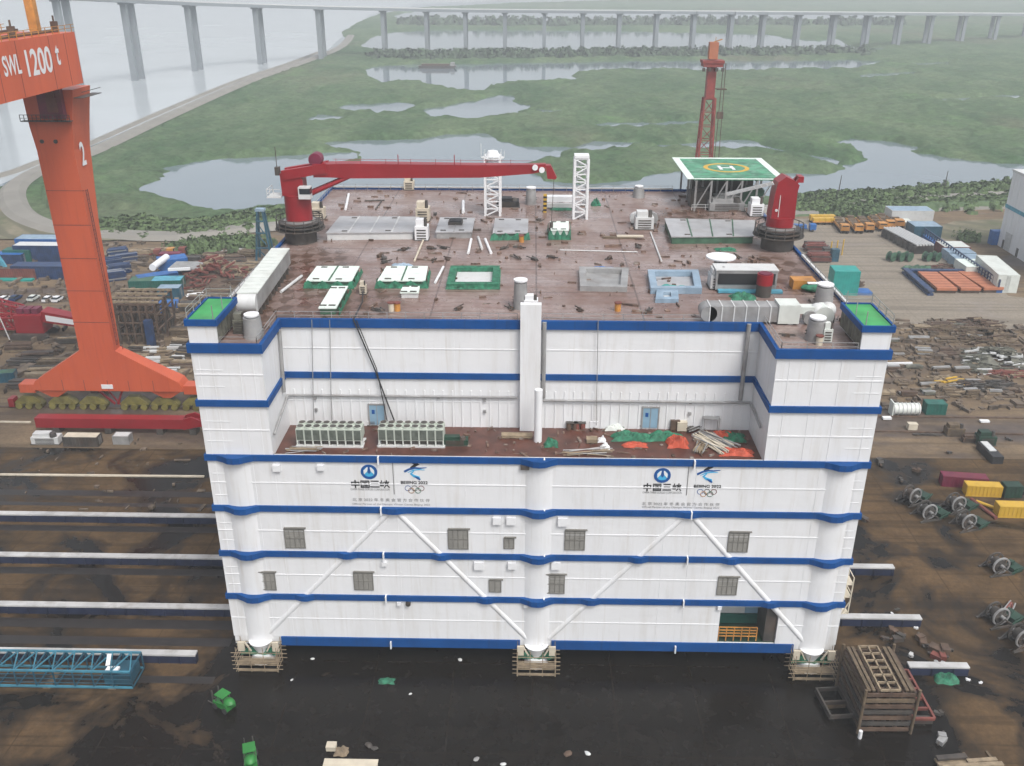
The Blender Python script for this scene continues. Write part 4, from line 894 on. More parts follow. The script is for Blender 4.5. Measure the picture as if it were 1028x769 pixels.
def sphere(b, c, r, n=10, k=6):
    vs = []; 
    for i in range(k+1):
        a = math.pi*i/k
        for j in range(n): vs.append((c[0]+r*math.sin(a)*math.cos(2*math.pi*j/n), c[1]+r*math.sin(a)*math.sin(2*math.pi*j/n), c[2]-r*math.cos(a)))
    return b.add(vs, [(i*n+j, i*n+(j+1) % n, (i+1)*n+(j+1) % n, (i+1)*n+j) for i in range(k) for j in range(n)])
for px, py, lab in ((818.5, 323, 'round grey tank left of its twin at the front right deck corner'), (829.5, 322, 'round grey tank nearer to the right green roofed tower')):
    p = at_dk(px, py); t = thing('expansion_tank', lab, 'tank', p, group='pair of round tanks'); b = MB(); sphere(b, (0, 0, 1.5), 1.05, 16, 8); b.build('vessel', 'light_grey', t, True); b = MB(); [b.bar((.7*x, .7*y, 0), (.7*x, .7*y, 1.0), .16) for x in (-1, 1) for y in (-1, 1)]; b.build('stand', 'dark_steel', t)
def machine(px, py, w_, d_, h, m, label, cat='machine', name='deck_machine', z=None, m2='dark_steel', rz=0.0, extra=0):
    p = at(px, py, DZ if z is None else z); t = thing(name, label, cat, p, rz)
    MB().cb(0, 0, .15, w_, d_, h*.62).build('casing', m, t); MB().cb(0, 0, 0, w_*1.1, d_*1.1, .14).build('base_frame', m2, t)
    MB().cb(-w_*.12, 0, .16+h*.62, w_*.6, d_*.7, h*.3).build('top_unit', m, t)
    b = MB(); b.cone((w_*.3, -d_*.2, .16+h*.6), (w_*.3, -d_*.2, h*1.05), w_*.13, w_*.1, 10)
    for k in range(4): b.cb(0, -d_/2-.03, .3+k*h*.13, w_*.7, .05, h*.06)
    b.build('fitting', m2, t); return t
machine(424, 240, 2.2, 2.4, 3.6, 'white_trim', 'white machine cabinet in front of the two grey roof hatches')
machine(425, 221, 2.4, 2.6, 3.6, 'cream', 'cream machine cabinet behind another white cabinet at the broad roof hatch')
machine(320, 219, 2.4, 2.0, 3.0, 'cream', 'cream cabinet right beside the boom crane pedestal')
machine(646, 229, 3.2, 2.6, 3.2, 'light_grey', 'light grey fan unit with round pipes left of the right roof hatch')
for k in (-1, 1):
    p = at_dk(646+k*8, 225); t = thing('pipe_bend', ('left' if k < 0 else 'right')+' grey pipe bend beside the light grey fan unit', 'pipe', p); MB().ring((0, 0, 1.1), (0, 1, 0), 1.1, .9, .8, 18).build('bend', 'light_grey' if k < 0 else 'steel_grey', t, True); MB().cb(0, 0, 0, 1.6, 1.2, .3).build('foot', 'dark_steel', t)
machine(365, 295, .9, .9, 1.9, 'cream', 'small cream control cabinet between the narrow hatch and the smallest hatch', 'cabinet', 'control_cabinet')
machine(533, 310, 1.9, 1.6, 2.0, 'white_trim', 'white cabinet beside the cylinder vent over the pilaster', 'cabinet', 'control_cabinet')
machine(243, 333, 1.6, 1.6, 2.6, 'pipe_pile', 'grey green pump cabinet between left stair tower and the drum vent', 'pump', 'pump_unit')
machine(859, 338, 1.8, 1.8, 2.8, 'pipe_pile', 'grey pump cabinet against the right stair tower', 'pump', 'pump_unit')
machine(829, 343, 1.1, 1.0, 2.6, 'pale_container', 'pale narrow cabinet next to the drum vent at front right', 'cabinet', 'control_cabinet')
machine(728, 210.5, 6.5, 3.0, 2.3, 'steel_grey', 'grey equipment skid in front of the helideck', 'skid', 'equipment_skid')
machine(706, 190, 6.0, 3.0, 4.0, 'pale_container', 'pale plant box under the left side of the helideck', 'plant box', 'plant_unit')
machine(758, 216, 2.4, 2.6, 3.4, 'white_trim', 'white curved cabinet at the foot of the boomless crane', 'cabinet', 'control_cabinet')
machine(510, 206.5, 4.2, 3.0, 1.6, 'black_gap', 'low black box beside the left lattice mast', 'box', 'deck_box')
machine(411, 190, 2.0, 2.0, 2.6, 'cream', 'cream box on the back edge of the deck', 'box', 'deck_box')
machine(719, 288, 2.2, 2.6, 3.0, 'light_grey', 'grey fan casing between the blue framed hatch and grey box unit', 'fan', 'fan_casing')
p = at_dk(766, 297); t = thing('drum', 'red topped black drum beside the long grey box unit', 'drum', p); MB().cyl(0, 0, 0, 1.05, 1.7, 18).build('lower_shell', 'dark_steel', t, True); MB().cyl(0, 0, 1.71, 1.1, 1.5, 18).build('upper_shell', 'red_paint', t, True); MB().cyl(0, 0, 3.21, .9, .15, 18).build('lid', 'maroon', t, True)
def tarp(px, py, w_, d_, h, m, label, z=None, name='tarpaulin', rz=0.0, seed=1):
    p = at(px, py, DZ if z is None else z); rn = random.Random(seed+int(px*7)); t = bpy.data.objects; b = MB(); nx, ny = 14, 9; vs = []
    ph = [rn.uniform(0, 6) for _ in range(6)]
    for i in range(nx+1):
        for j in range(ny+1):
            u = i/nx*2-1; v = j/ny*2-1; k = max(0, 1-(abs(u)**2.6))*max(0, 1-(abs(v)**2.6))
            zz = h*(k**.6)*(.62+.24*math.sin(u*4+ph[0])*math.cos(v*3+ph[1])+.16*math.sin(u*9+v*5+ph[2]))
            e = 1+.10*math.sin(5*math.atan2(v, u)+ph[3])
            vs.append((u*w_/2*e, v*d_/2*e, max(.02, zz)))
    b.add(vs, [(i*(ny+1)+j, (i+1)*(ny+1)+j, (i+1)*(ny+1)+j+1, i*(ny+1)+j+1) for i in range(nx) for j in range(ny)])
    o = b.build(name, m, smooth=False); o.location = (p.x, p.y, p.z+.01); o.rotation_euler = (0, 0, rz); tag(o, label, 'tarpaulin'); return o
tarp(746, 300, 3.4, 2.4, 1.2, 'net_green', 'crumpled green sheet in front of the grey box unit')
tarp(728, 251, 3.4, 1.8, .5, 'net_green', 'flat green sheet on the deck before the right roof hatch')
tarp(736, 196, 5.0, 3.0, 2.0, 'blue', 'blue sheet over a heap under the helideck edge')
tarp(606, 270, 4.6, .8, .5, 'blue', 'blue sheeting along the back of the white framed open hatch')
tarp(612, 288.5, 3.4, .7, .5, 'blue', 'blue sheeting along the front of the white framed open hatch')
tarp(676, 289.5, 5.0, .8, .7, 'teal', 'teal sheeting hanging along the front of the blue framed open hatch')
tarp(598, 206, 1.8, 1.8, 1.6, 'net_green', 'small green heap right of the right lattice mast')
tarp(404, 267.2, 3.2, 1.4, .6, 'sky_blue', 'blue sheet behind the pale hatch cover')
tarp(563, 210.5, 4, 1.6, .5, 'net_green', 'green sheet under the white duct')
p = at_dk(815, 290); t = thing('material_bundle', 'orange crate and green bag bundle at the right deck edge', 'bundle', p); MB().cb(-1.2, .8, 0, 3.2, 2.2, 1.3).build('crate', 'amber', t); b = MB(); sphere(b, (0, 0, 0), 1, 14, 8); b.v = [(x*2.3+.3, y*1.1-1.2, (z+1)*.6) for x, y, z in b.v]; b.build('bag', 'net_green', t, True); MB().cb(.6, -1.2, 1.2, 3.4, .7, .12).build('top_sheet', 'white_trim', t)
def rod(pts, r, m, label, z=None, name='steel_tube', cat='tube', group=None):
    P = [at(x, y, (DZ if z is None else z)+r) for x, y in pts]; o = P[0].copy(); b = MB(); b.tube([tuple(p-o) for p in P], r, 8); ob = b.build(name, m); ob.location = o; return tag(ob, label, cat, group)
GT = 'pale tubes lying about the deck'
for pts, lab in (((( 203+14,292),(200+31.5,276)), None),):
    pass
rod([(282,293),(303,277)], .22, 'light_grey', 'pale tube lying beside the long duct and the large left hatch', group=GT)
rod([(347,210),(350,195)], .25, 'white_trim', 'white tube lying behind the broad left roof hatch', group=GT)
rod([(465,202),(465,213)], .3, 'white_trim', 'white tube lying behind the roof hatch with black opening', group=GT)
rod([(437,283.5),(445,268)], .2, 'white_trim', 'white tube lying between pale hatch and green framed hatch', group=GT)
rod([(470,254),(473,240)], .22, 'white_trim', 'leftmost of three white tubes before the hatch with black opening', group=GT)
rod([(484,250),(480,238)], .22, 'light_grey', 'middle one of three white tubes before the netted roof hatch', group=GT)
rod([(493,254),(487,240)], .24, 'white_trim', 'rightmost of three white tubes before the netted roof hatch', group=GT)
rod([(653,233),(664,262)], .14, 'light_grey', 'thin pale tube running forward from the grey fan unit', group=GT)
rod([(416,262),(427,236)], .16, 'cream', 'thin pale tube lying along the line of white cabinets', group=GT)
rod([(562,251),(640,253)], .1, 'light_grey', 'very long thin rod lying across the middle of the deck', group=GT)
rod([(366,201.5),(386,201)], .14, 'dark_steel', 'dark rod lying near the back left of the deck', group=GT)
rod([(377,210),(383,202)], .14, 'dark_steel', 'short dark rod lying behind the broad left roof hatch', group=GT)
P0 = at_dk(605, 239); P1 = at_dk(646, 240); t = thing('timber_plank', 'pile of brown planks lying before the grey fan unit', 'planks', P0); Lp = P1.x-P0.x
MB().box(0, Lp*.85, -.4, .4, 0, .25).build('lower_plank', 'timber', t); MB().box(Lp*.35, Lp, -.3, .3, .26, .5).build('upper_plank', 'cream', t)
# small clutter on the deck, each piece with its own spot
rn = random.Random(3)
CL = [(386,264,'behind the large left hatch'),(385,222,'behind the broad roof hatch'),(381,258,'left of the second large hatch'),(386,261,'between the two large hatches'),(405,251.5,'before the white cabinet'),(432,250,'left of the white tubes'),(446,250,'behind the green framed hatch'),(435,262,'right of the second large hatch'),(449,261,'behind the corner of the green framed hatch'),(505,250,'right of the three white tubes'),(522,249.5,'before the netted roof hatch'),(520,259.5,'near the deck centre line'),(536,261,'on the deck centre line'),(554,259,'before the small white hatch'),(612,260,'behind the blue framed hatches'),(640,248.5,'before the plank pile'),(740,258.5,'before the right roof hatch'),(461,311,'near the recess edge'),(380,312,'beside the hanging cable'),(513,310,'beside the pilaster vent'),(582,312,'near the right recess edge'),(651,313,'left of the rounded duct'),(790,338,'in the front right corner'),(845,322,'near the right stair tower'),(437,216,'between the broad and small roof hatches'),(585,206.5,'beside the right lattice mast'),(489,209,'at the foot of the left lattice mast'),(541,222,'behind the netted roof hatch')]
for k, (x, y, wh) in enumerate(CL):
    p = at_dk(x, y); t = thing('tool_pile', ('dark steel clutter ', 'small rusty pile ', 'brown crate pile ')[k % 3]+wh, 'clutter', p, rn.uniform(0, 3)); b = MB()
    MB().cb(0, 0, 0, rn.uniform(.6, 1.1), rn.uniform(.35, .6), rn.uniform(.25, .5)).build('box', ('dark_steel', 'rust_steel', 'rust_steel')[k % 3], t)
    for j in range(3): b.bar((rn.uniform(-1.2, 0), rn.uniform(-.6, .6), .12+.1*j), (rn.uniform(0, 1.4), rn.uniform(-.6, .6), .2+.1*j), .14)
    b.build('bar', 'dark_steel', t)
for px, py, m, lab in ((393,312,'cream','cream bollard right of the hanging cable on the deck edge'),(399,312,'amber','amber bollard right of the cream one on the deck edge'),(620,312,'amber','amber bollard on the right part of the recess edge'),(523.5,243,'amber','rusty orange plate box before the netted roof hatch'),(793,325,'white_trim','white and red gas bottle in the front right corner'),(822,346,'cream','cream bollard at the front of the right drum vent')):
    p = at_dk(px, py); t = thing('deck_bollard', lab, 'bollard', p); MB().cyl(0, 0, 0, .42, 1.1, 12).build('post', m, t, True); MB().cyl(0, 0, 1.1, .5, .12, 12).build('cap', 'rust_red', t, True)
mat('deck_bits', (0.12, 0.075, 0.055), 0.7, var=0.7, scale=0.9, dirt=(0.35, 0.33, 0.30), dscale=0.8, damt=0.8)
def litter(name, label, region, n, m, z, smin, smax, hmax, seed, ang=None):
    rn = random.Random(seed); b = MB(); x0, x1, y0, y1 = region
    for k in range(n):
        x = rn.uniform(x0, x1); y = rn.uniform(y0, y1); s = rn.uniform(smin, smax)*(1 if rn.random() < .85 else 2); a = rn.choice((0, 1.57))+rn.gauss(0, .15) if rn.random() < .7 else rn.uniform(0, 3.1)
        if rn.random() < .6: b.cb(x, y, z, s, s*rn.uniform(.06, .3), rn.uniform(.08, hmax), a)
        else: b.cb(x, y, z, s*.5, s*rn.uniform(.3, .5), rn.uniform(.1, hmax), a)
    o = b.build(name, m); o['kind'] = 'stuff'; o['label'] = label; o['category'] = 'litter'; return o
litter('deck_litter', 'small rusty offcuts and tools strewn over the main deck', (-38, 38, 11, 84), 330, 'deck_bits', DZ+.01, .4, 1.6, .4, 77)
litter('recess_litter', 'offcuts strewn over the recess floor', (-28, 28, .6, 8.6), 130, 'deck_bits', RZ+.01, .25, 1.0, .3, 78)
# helideck
zt = 54.4
HP = [at(675, 159.5, zt), at(762, 159.5, zt), at(784, 181, zt), at(693, 180, zt)]; hc = sum(HP, Vector())/4
x0, x1 = 27.9, 46.1; y0, y1 = 68.6, 89.3
hl = thing('helideck', 'green helicopter landing deck with yellow circle and white net rim on the back right corner', 'helideck', ((x0+x1)/2, (y0+y1)/2, DZ)); hx, hy = (x1-x0)/2, (y1-y0)/2; hz_ = zt-DZ
MB().box(-hx+1.4, hx-1.4, -hy+1.2, hy-1.2, hz_-.5, hz_).build('landing_deck', 'helideck_green', hl)
r_ = MB().ring((0, 0, hz_+.02), (0, 0, 1), 4.4, .03, .85, 40).build('touchdown_circle', 'yellow', hl)
b = MB(); b.box(-1.5, -.9, -1.8, 1.8, hz_+.004, hz_+.03); b.box(.9, 1.5, -1.8, 1.8, hz_+.004, hz_+.03); b.box(-.9, .9, -.3, .3, hz_+.004, hz_+.03); b.build('landing_letter', 'white_trim', hl)
b = MB()
for (a, c) in (((-hx, -hy), (-hx+1.35, hy)), ((hx-1.35, -hy), (hx, hy))): b.box(a[0], c[0], a[1], c[1], hz_-.1, hz_+.02)
b.box(-hx+1.36, hx-1.36, hy-1.15, hy, hz_-.1, hz_+.02); b.box(-hx+1.36, hx-1.36, -hy, -hy+.35, hz_-.1, hz_+.05); b.build('safety_net_rim', 'pale_green', hl)
b = MB()
for x in np.linspace(-hx+2, hx-2, 6):
    for y in (-hy+1.5, 0, hy-1.5): b.bar((x, y, .01), (x, y, hz_-.5), .35)
    b.bar((x, -hy+1.5, hz_-.8), (x, hy-1.5, hz_-.8), .3)
for k in range(5):
    xa, xb = np.linspace(-hx+2, hx-2, 6)[k:k+2]; b.bar((xa, -hy+1.5, .2), (xb, -hy+1.5, hz_-.6), .2)
b.build('support_frame', 'steel_grey', hl)
for x, y, l, h, m in ((-5.5, -5, 4, 3.0, 'dark_steel'), (-.5, -6, 5, 2.4, 'steel_grey'), (4.5, -4.5, 4, 3.2, 'drum_green'), (0, 3, 12, 3.6, 'dark_steel')): MB().cb(x, y, .02, l, 2.4, h).cb(x, y, h+.03, l*.6, 1.4, .5).build('plant_module', m, hl)
b = MB(); railing(b, (-hx+1.5, -hy+1.3), (hx-1.5, -hy+1.3), .1, 1.1); b.build('guard_rail', 'light_grey', hl)
# ================================================================== THINGS IN THE RECESS
mat('chiller_grey', (0.40, 0.44, 0.39), 0.5, var=0.08)
mat('coil_dark', (0.09, 0.105, 0.09), 0.6, var=0.3, scale=1.5)
def chiller(t, L_):
    MB().cb(0, 0, 0, L_+.3, 2.5, .22).build('base_frame', 'light_grey', t)
    b = MB(); b.cb(0, 0, .95, L_, 2.25, 1.65); b.build('coil_casing', 'chiller_grey', t)
    b = MB(); n = 8
    for k in range(n):
        x = -L_/2+(k+.5)*L_/n; b.cb(x, -1.14, 1.08, L_/n*.8, .08, 1.4)
    b.build('coil_panel', 'coil_dark', t)
    b = MB()
    for k in range(n+1): x = -L_/2+k*L_/n*1.0; b.cb(min(max(x, -L_/2+.08), L_/2-.08), -1.05, .22, .16, .16, .73)
    b.build('leg_post', 'pale_container', t)
    MB().cb(0, .1, .23, L_*.94, 1.6, .7).build('compressor_row', 'dark_steel', t)
    for k in range(n):
        for s in (-.55, .55):
            x = -L_/2+(k+.5)*L_/n
            f = MB().cyl(x, s, 2.6, .5, .22, 14).build('fan_shroud', 'chiller_grey', t, True)
            MB().cyl(x, s, 2.82, .42, .03, 12).build('fan', 'dark_steel', f)
p = at(331, 449, RZ); c1 = thing('chiller', 'white air cooled chiller at the left end of the recess floor', 'chiller', (p.x, p.y+1.1, RZ), group='chillers in the recess'); chiller(c1, 8.5)
p = at(413, 449, RZ); copy_thing(c1, (p.x, p.y+1.1, RZ), label='white air cooled chiller beside the dark pump skid in the recess')
machine(457, 446, 3.4, 1.2, 1.2, 'dark_green', 'dark green pump skid right of the second chiller', 'pump', 'pump_unit', RZ)
machine(374, 426.5, 1.2, .8, .9, 'white_trim', 'small white cabinet under the left recess door', 'cabinet', 'control_cabinet', RZ)
tarp(634, 440, 5.2, 2.0, 1.3, 'net_green', 'big green tarpaulin heap on the recess floor left of its twin', RZ)
tarp(668, 440, 4.6, 2.0, 1.3, 'net_green', 'second green tarpaulin heap beside the red orange one in the recess', RZ, seed=5)
tarp(680, 446, 2.8, 2.4, 1.6, 'tarp_orange', 'tall orange tarpaulin right of the green heaps in the recess', RZ, seed=9)
tarp(637, 447.5, 3.2, 1.2, .7, 'tarp_orange', 'low orange tarpaulin before the left green heap in the recess', RZ, seed=4)
tarp(739, 455, 4.4, 1.8, .9, 'tarp_orange', 'orange tarpaulin in the right front corner of the recess', RZ, seed=14)
tarp(725, 438, 2.6, 1.6, 1.1, 'tarp_orange', 'orange cloth behind the pale pole pile in the recess', RZ, seed=19)
tarp(736, 440, 3.2, 2.4, 1.0, 'net_green', 'dark green net heap behind the pole pile in the recess corner', RZ, seed=21)
tarp(553, 447, 1.8, 1.4, 1.3, 'net_green', 'small green heap right of the white mooring post', RZ, seed=22)
tarp(604, 443, 1.1, .9, .9, 'white_trim', 'upper white sack in the middle of the recess', RZ, seed=23)
tarp(607.5, 450, 1.2, 1.1, .9, 'white_trim', 'lower white sack in the middle of the recess', RZ, seed=24)
tarp(617, 431, 2.6, 1.2, 1.0, 'pale_container', 'pale grey heap left of the right recess door', RZ, seed=25)
def pole_pile(px, py, n, L_, m, label, z, spread=2.0, rz=0.0, r=.07, seed=1):
    p = at(px, py, z); rn = random.Random(seed); t = thing('pole_pile', label, 'poles', p, rz); b = MB(); c = MB()
    for k in range(n):
        a = rn.uniform(-.25, .25); y = rn.uniform(-spread/2, spread/2); l = L_*rn.uniform(.6, 1)/2; zz = .1+.45*rn.random()
        (b if k % 3 else c).tube([(-l*math.cos(a), y-l*math.sin(a), zz), (l*math.cos(a), y+l*math.sin(a), zz+rn.uniform(-.05, .1))], r, 5)
    b.build('pole', m, t); c.build('dark_pole', 'steel_grey', t); MB().cb(0, 0, 0, .25, spread+.4, .09).build('bearer', 'timber', t)
pole_pile(717, 446, 46, 6.2, 'cream', 'pale scaffold poles heaped in the right end of the recess', RZ, 2.6, 2.2, .1)
pole_pile(703, 452, 16, 3.0, 'timber_pale', 'short pale stakes heaped left of the scaffold poles', RZ, 1.4, 1.2, .08, 4)
pole_pile(590, 455.5, 10, 7, 'timber_pale', 'loose battens along the front edge of the recess', RZ, .8, .02, .07, 5)
pole_pile(700, 431, 18, 4, 'dark_steel', 'dark scrap poles behind the pale stakes', RZ, 1.4, .6, .09, 6)
pole_pile(631, 428, 10, 5, 'dark_green', 'dark green pipes before the right recess wall', RZ, .9, .05, .14, 7)
pole_pile(305, 453, 14, 5, 'timber_pale', 'scattered offcuts before the left chiller', RZ, .9, .05, .06, 8)
def crate(px, py, w_, d_, h, m, label, z, m2='timber', name='crate', rz=0.0):
    p = at(px, py, z); t = thing(name, label, 'crate', (p.x, p.y, z), rz); MB().cb(0, 0, .12, w_, d_, h-.12).build('box', m, t); b = MB()
    for s in (-1, 0, 1): b.cb(s*w_*.4, 0, 0, .15, d_, .11)
    b.each('pallet_foot', m2, t); MB().cb(0, 0, h, w_*1.04, d_*1.04, .08).build('lid', m, t); return t
crate(677, 431, 1.2, 1.0, 1.4, 'rust_steel', 'brown crate beside the yellow wooden box in the recess', RZ)
crate(684, 432, 1.3, 1.0, 1.3, 'cream', 'pale wooden box right of the brown crate in the recess', RZ)
crate(519, 439, 4, 1.0, .4, 'timber_pale', 'flat timber pallet left of the white mooring post', RZ)
crate(594, 444, 1.4, 1.0, .6, 'timber_pale', 'small timber box left of the white sacks', RZ)
crate(596, 429, 1.1, .8, 1.0, 'white_trim', 'white box against the recess wall under the thin line', RZ)
for k, (px, lab) in enumerate(((574, 'left rusty barrel row against the recess wall'), (582, 'right rusty barrel row against the recess wall'))):
    p = at(px, 431, RZ); t = thing('barrel', lab, 'barrel', p); b = MB(); [b.cyl(-.4+.8*j, 0, 0, .35, 1.0, 12) for j in (0, 1)]; b.build('drum_shell', 'rust_red' if k else 'rust_steel', t, True); MB().cb(0, 0, 1.0, 1.6, .7, .06).build('lid', 'dark_steel', t)
p = at(713, 433, RZ); t = thing('trestle', 'steel trestle frame against the right recess wall', 'trestle', p); b = MB()
for x in (-1, 1):
    for y in (-.5, .5): b.bar((x, y, 0), (x, y, 2), .1)
b.build('leg', 'steel_grey', t); MB().cb(0, 0, 2, 2.2, 1.1, .1).build('top_board', 'steel_grey', t)
def cable(pts, r, label, m='ink_black'):
    o = Vector(pts[0]); b = MB(); b.tube([tuple(Vector(p)-o) for p in pts], r, 5); ob = b.build('hanging_cable', m); ob.location = o; return tag(ob, label, 'cable')
a = at_dk(365, 300); e = (a.x+.3, RD-.5, DZ+.5); f = aty(376, 370, RD-.4); g = aty(398, 428, RD-.6)
cable([(a.x, a.y, DZ+1.2), (a.x+.2, a.y-2, DZ+.3), e, tuple(f), tuple(g)], .10, 'thick black cable hanging from the cream control cabinet past the left recess door')
f = aty(378, 370, RD-.7); g = aty(389, 424, RD-.7); cable([(e[0]+.4, RD-.6, DZ+.4), tuple(f), tuple(g)], .07, 'thinner black cable hanging beside the thick one')
for px, pb, lab in ((313, 425, 'left thin line hanging down the recess wall behind the left chiller'), (331, 425, 'right thin line hanging down the recess wall behind the left chiller'), (600.5, 427, 'thin grey line hanging down the right half of the recess wall')):
    a = aty(px, 321, RD-.5); g = aty(px+(2 if px < 500 else -2), pb, RD-.5); cable([tuple(a), tuple(g)], .05, lab, 'steel_grey')
#@@YARD
# ================================================================== GANTRY CRANE
gc = thing('gantry_crane', 'giant orange gantry crane leg and girder marked SWL 1200t rising at the left', 'gantry crane', (-94, 80, 0))
def W(b, n, m, par=gc, sm=False): return b.build(n, m, par, sm, world=True)
def loft(b, secs):
    vs = [p for s in secs for p in s]; n = len(secs[0]); fs = [tuple(range(n-1, -1, -1)), tuple(range(len(vs)-n, len(vs)))]
    for i in range(len(secs)-1):
        for k in range(n): fs.append((i*n+k, i*n+(k+1) % n, (i+1)*n+(k+1) % n, (i+1)*n+k))
    return b.add(vs, fs)
def rect(x0, x1, y0, y1, z): return [(x0, y0, z), (x1, y0, z), (x1, y1, z), (x0, y1, z)]
leg = W(loft(MB(), [rect(-97.7, -90.0, 79, 81.7, 14.5), rect(-97.7, -90.4, 79, 83.4, 41), rect(-97.9, -90.6, 79, 86.2, 57), rect(-98.4, -90.0, 79, 86.6, 61.5), rect(-98.6, -88.6, 79, 86.6, 68.4)]), 'leg', 'orange_paint')
text('lettering', '2', 80.9, 53.6, 4.6, 1.9, 'white_trim', leg, bold=.022, y=-90.30, face='side')
sb = W(loft(MB(), [rect(-109.6, -76.6, 79, 83, 5.0), rect(-109.6, -76.6, 79, 83, 6.0), rect(-108.9, -77.4, 79, 83, 7.2), rect(-97.71, -89.9, 79, 81.8, 14.5)]), 'sill_beam', 'orange_paint')
for x0, x1 in ((-113, -109.6), (-76.6, -73.2)): W(MB().box(x0, x1, 79.4, 82.4, 4.2, 6.2), 'end_beam', 'orange_paint', sb)
for x0, x1 in ((-108, -103.2), (-83, -78.2)): W(loft(MB(), [rect(x0+1.6, x1-1.6, 79.6, 82.2, 3.2), rect(x0-1.2, x1+1.2, 79.3, 82.6, 4.99)]), 'yoke', 'orange_paint', sb)
W(MB().box(-94.4, -91.9, 78.9, 79.0, 5.6, 6.6), 'name_plate', 'white_trim', sb)
MBx = MB().bar((-96.5, 80.5, 5), (-92.8, 80.5, 1.2), .4).bar((-90.5, 80.5, 5), (-92.2, 80.5, 1.2), .4).bar((-94.2, 80.5, 5), (-91.4, 80.5, .8), .3); W(MBx, 'buffer_strut', 'red_paint', sb)
for cx in (-112, -104.5, -97.6, -88.4, -81.6, -74.6):
    w_ = 3.2
    bg_ = W(MB().vprism([(cx-w_, 1.3), (cx-w_+.5, 2.0), (cx-1.2, 3.15), (cx+1.2, 3.15), (cx+w_-.5, 2.0), (cx+w_, 1.3)], 79.9, 81.6), 'bogie', 'olive')
    for k in range(3):
        x = cx-2.2+k*2.2; W(MB().cone((x, 79.6, .78), (x, 81.9, .78), .74, .74, 16), 'wheel', 'olive', bg_, True)
for x in (-72.3, -115.9):
    W(MB().box(x-.6, x+.6, 79.8, 81.8, .5, 2.4), 'buffer', 'red_paint')
W(MB().box(-74.6, -71.6, 83.0, 86, 3.4, 8.6), 'winch_house', 'rust_red'); W(MB().cone((-73, 82.7, 6.5), (-73, 86.2, 6.5), 1.6, 1.6, 18), 'cable_reel', 'dark_steel', gc, True)
# girder over the yard
gd = W(MB().box(-100.6, -87.0, -150, 80.6, 69.5, 78.7), 'girder', 'orange_paint')
A = aty(0, 92, 56); 
text('lettering', 'SWL', 53.4, 73.4, 3.2, 5.6, 'white_trim', gd, bold=.022, y=-86.95, face='side')
text('lettering', '1200', 60.9, 72.6, 4.4, 9.0, 'white_trim', gd, bold=.022, y=-86.95, face='side')
text('lettering', 't', 71.6, 73.5, 3.5, 1.5, 'white_trim', gd, bold=.022, y=-86.95, face='side')
b = MB(); y = -60
while y < 81: b.bar((-87.2, y, 78.7), (-87.2, y, 80), .12); b.bar((-100.4, y, 78.7), (-100.4, y, 80), .12); y += 2.5
for x in (-87.2, -100.4):
    for z in (79.4, 80.0): b.bar((x, -150, z), (x, 81.2, z), .1)
W(b, 'guard_rail', 'amber', gd)
b = MB()
for x in (-90, -97.5): b.bar((x, -150, 79), (x, 80, 79), .5, .5)
W(b, 'trolley_rail', 'rust_steel', gd)
mt = W(MB().bar((-91.7, 75.5, 78.7), (-91.9, 75.5, 100), 1.5), 'mast', 'amber')
for yy in (55, 63.5, 79): W(MB().box(-90.3, -89.3, yy-.5, yy+.5, 78.7, 80.6).bar((-89.8, yy, 80.6), (-89.8, yy, 81.6), .25), 'winch_motor', 'rust_steel', gd)
# platform and hinge under the girder
b = MB(); b.box(-99.2, -89.6, 77.6, 78.95, 62.6, 62.75); b.box(-88.5, -86.6, 78.5, 86.8, 66.9, 67.0)
for x in np.arange(-99.2, -89.5, .8): b.bar((x, 77.65, 62.7), (x, 77.65, 63.9), .1)
b.bar((-99.2, 77.65, 63.9), (-89.6, 77.65, 63.9), .1); b.bar((-86.7, 78.5, 68), (-86.7, 86.8, 68), .1); b.bar((-99.2, 77.65, 63.3), (-89.6, 77.65, 63.3), .08)
W(b, 'walkway', 'dark_steel')
W(MB().box(-95.2, -90.6, 77.7, 78.98, 63.2, 69.3), 'hinge_recess', 'maroon')
W(MB().box(-93.4, -91.4, 77.4, 77.69, 64.4, 67.0).cone((-92.4, 77.3, 67.6), (-92.4, 77.7, 67.6), .8, .8, 14), 'hinge_pin', 'rust_red')
for x in (-96.5, -93.8): W(MB().cone((x, 78.8, 58.7), (x, 79.0, 58.7), .4, .4, 10), 'porthole', 'dark_steel', leg)
b = MB(); b.bar((-89.2, 81.2, 5.5), (-89.2, 81.2, 15), .12)
for z in np.arange(15.5, 49, .9): b.bar((-90.28 if z > 30 else -89.93, 80.2, z), (-90.28 if z > 30 else -89.93, 80.9, z), .09)
b.bar((-89.9, 80.15, 15.5), (-90.28, 80.15, 49), .09); b.bar((-89.9, 80.95, 15.5), (-90.28, 80.95, 49), .09); W(b, 'ladder', 'rust_red')
for z in (21, 28, 35, 42, 49): W(MB().box(-97.75, -90.0, 78.965, 78.995, z, z+.12), 'weld_seam', 'rust_red', leg)
for yy in (46, 52, 58.5, 70, 76): W(MB().box(-86.995, -86.97, yy, yy+.12, 69.6, 78.6), 'weld_seam', 'rust_red', gd)
for x in (-103, -98.2, -93, -88.4, -83): W(MB().box(x, x+.12, 78.965, 78.995, 5.1, 7.6), 'weld_seam', 'rust_red', sb)
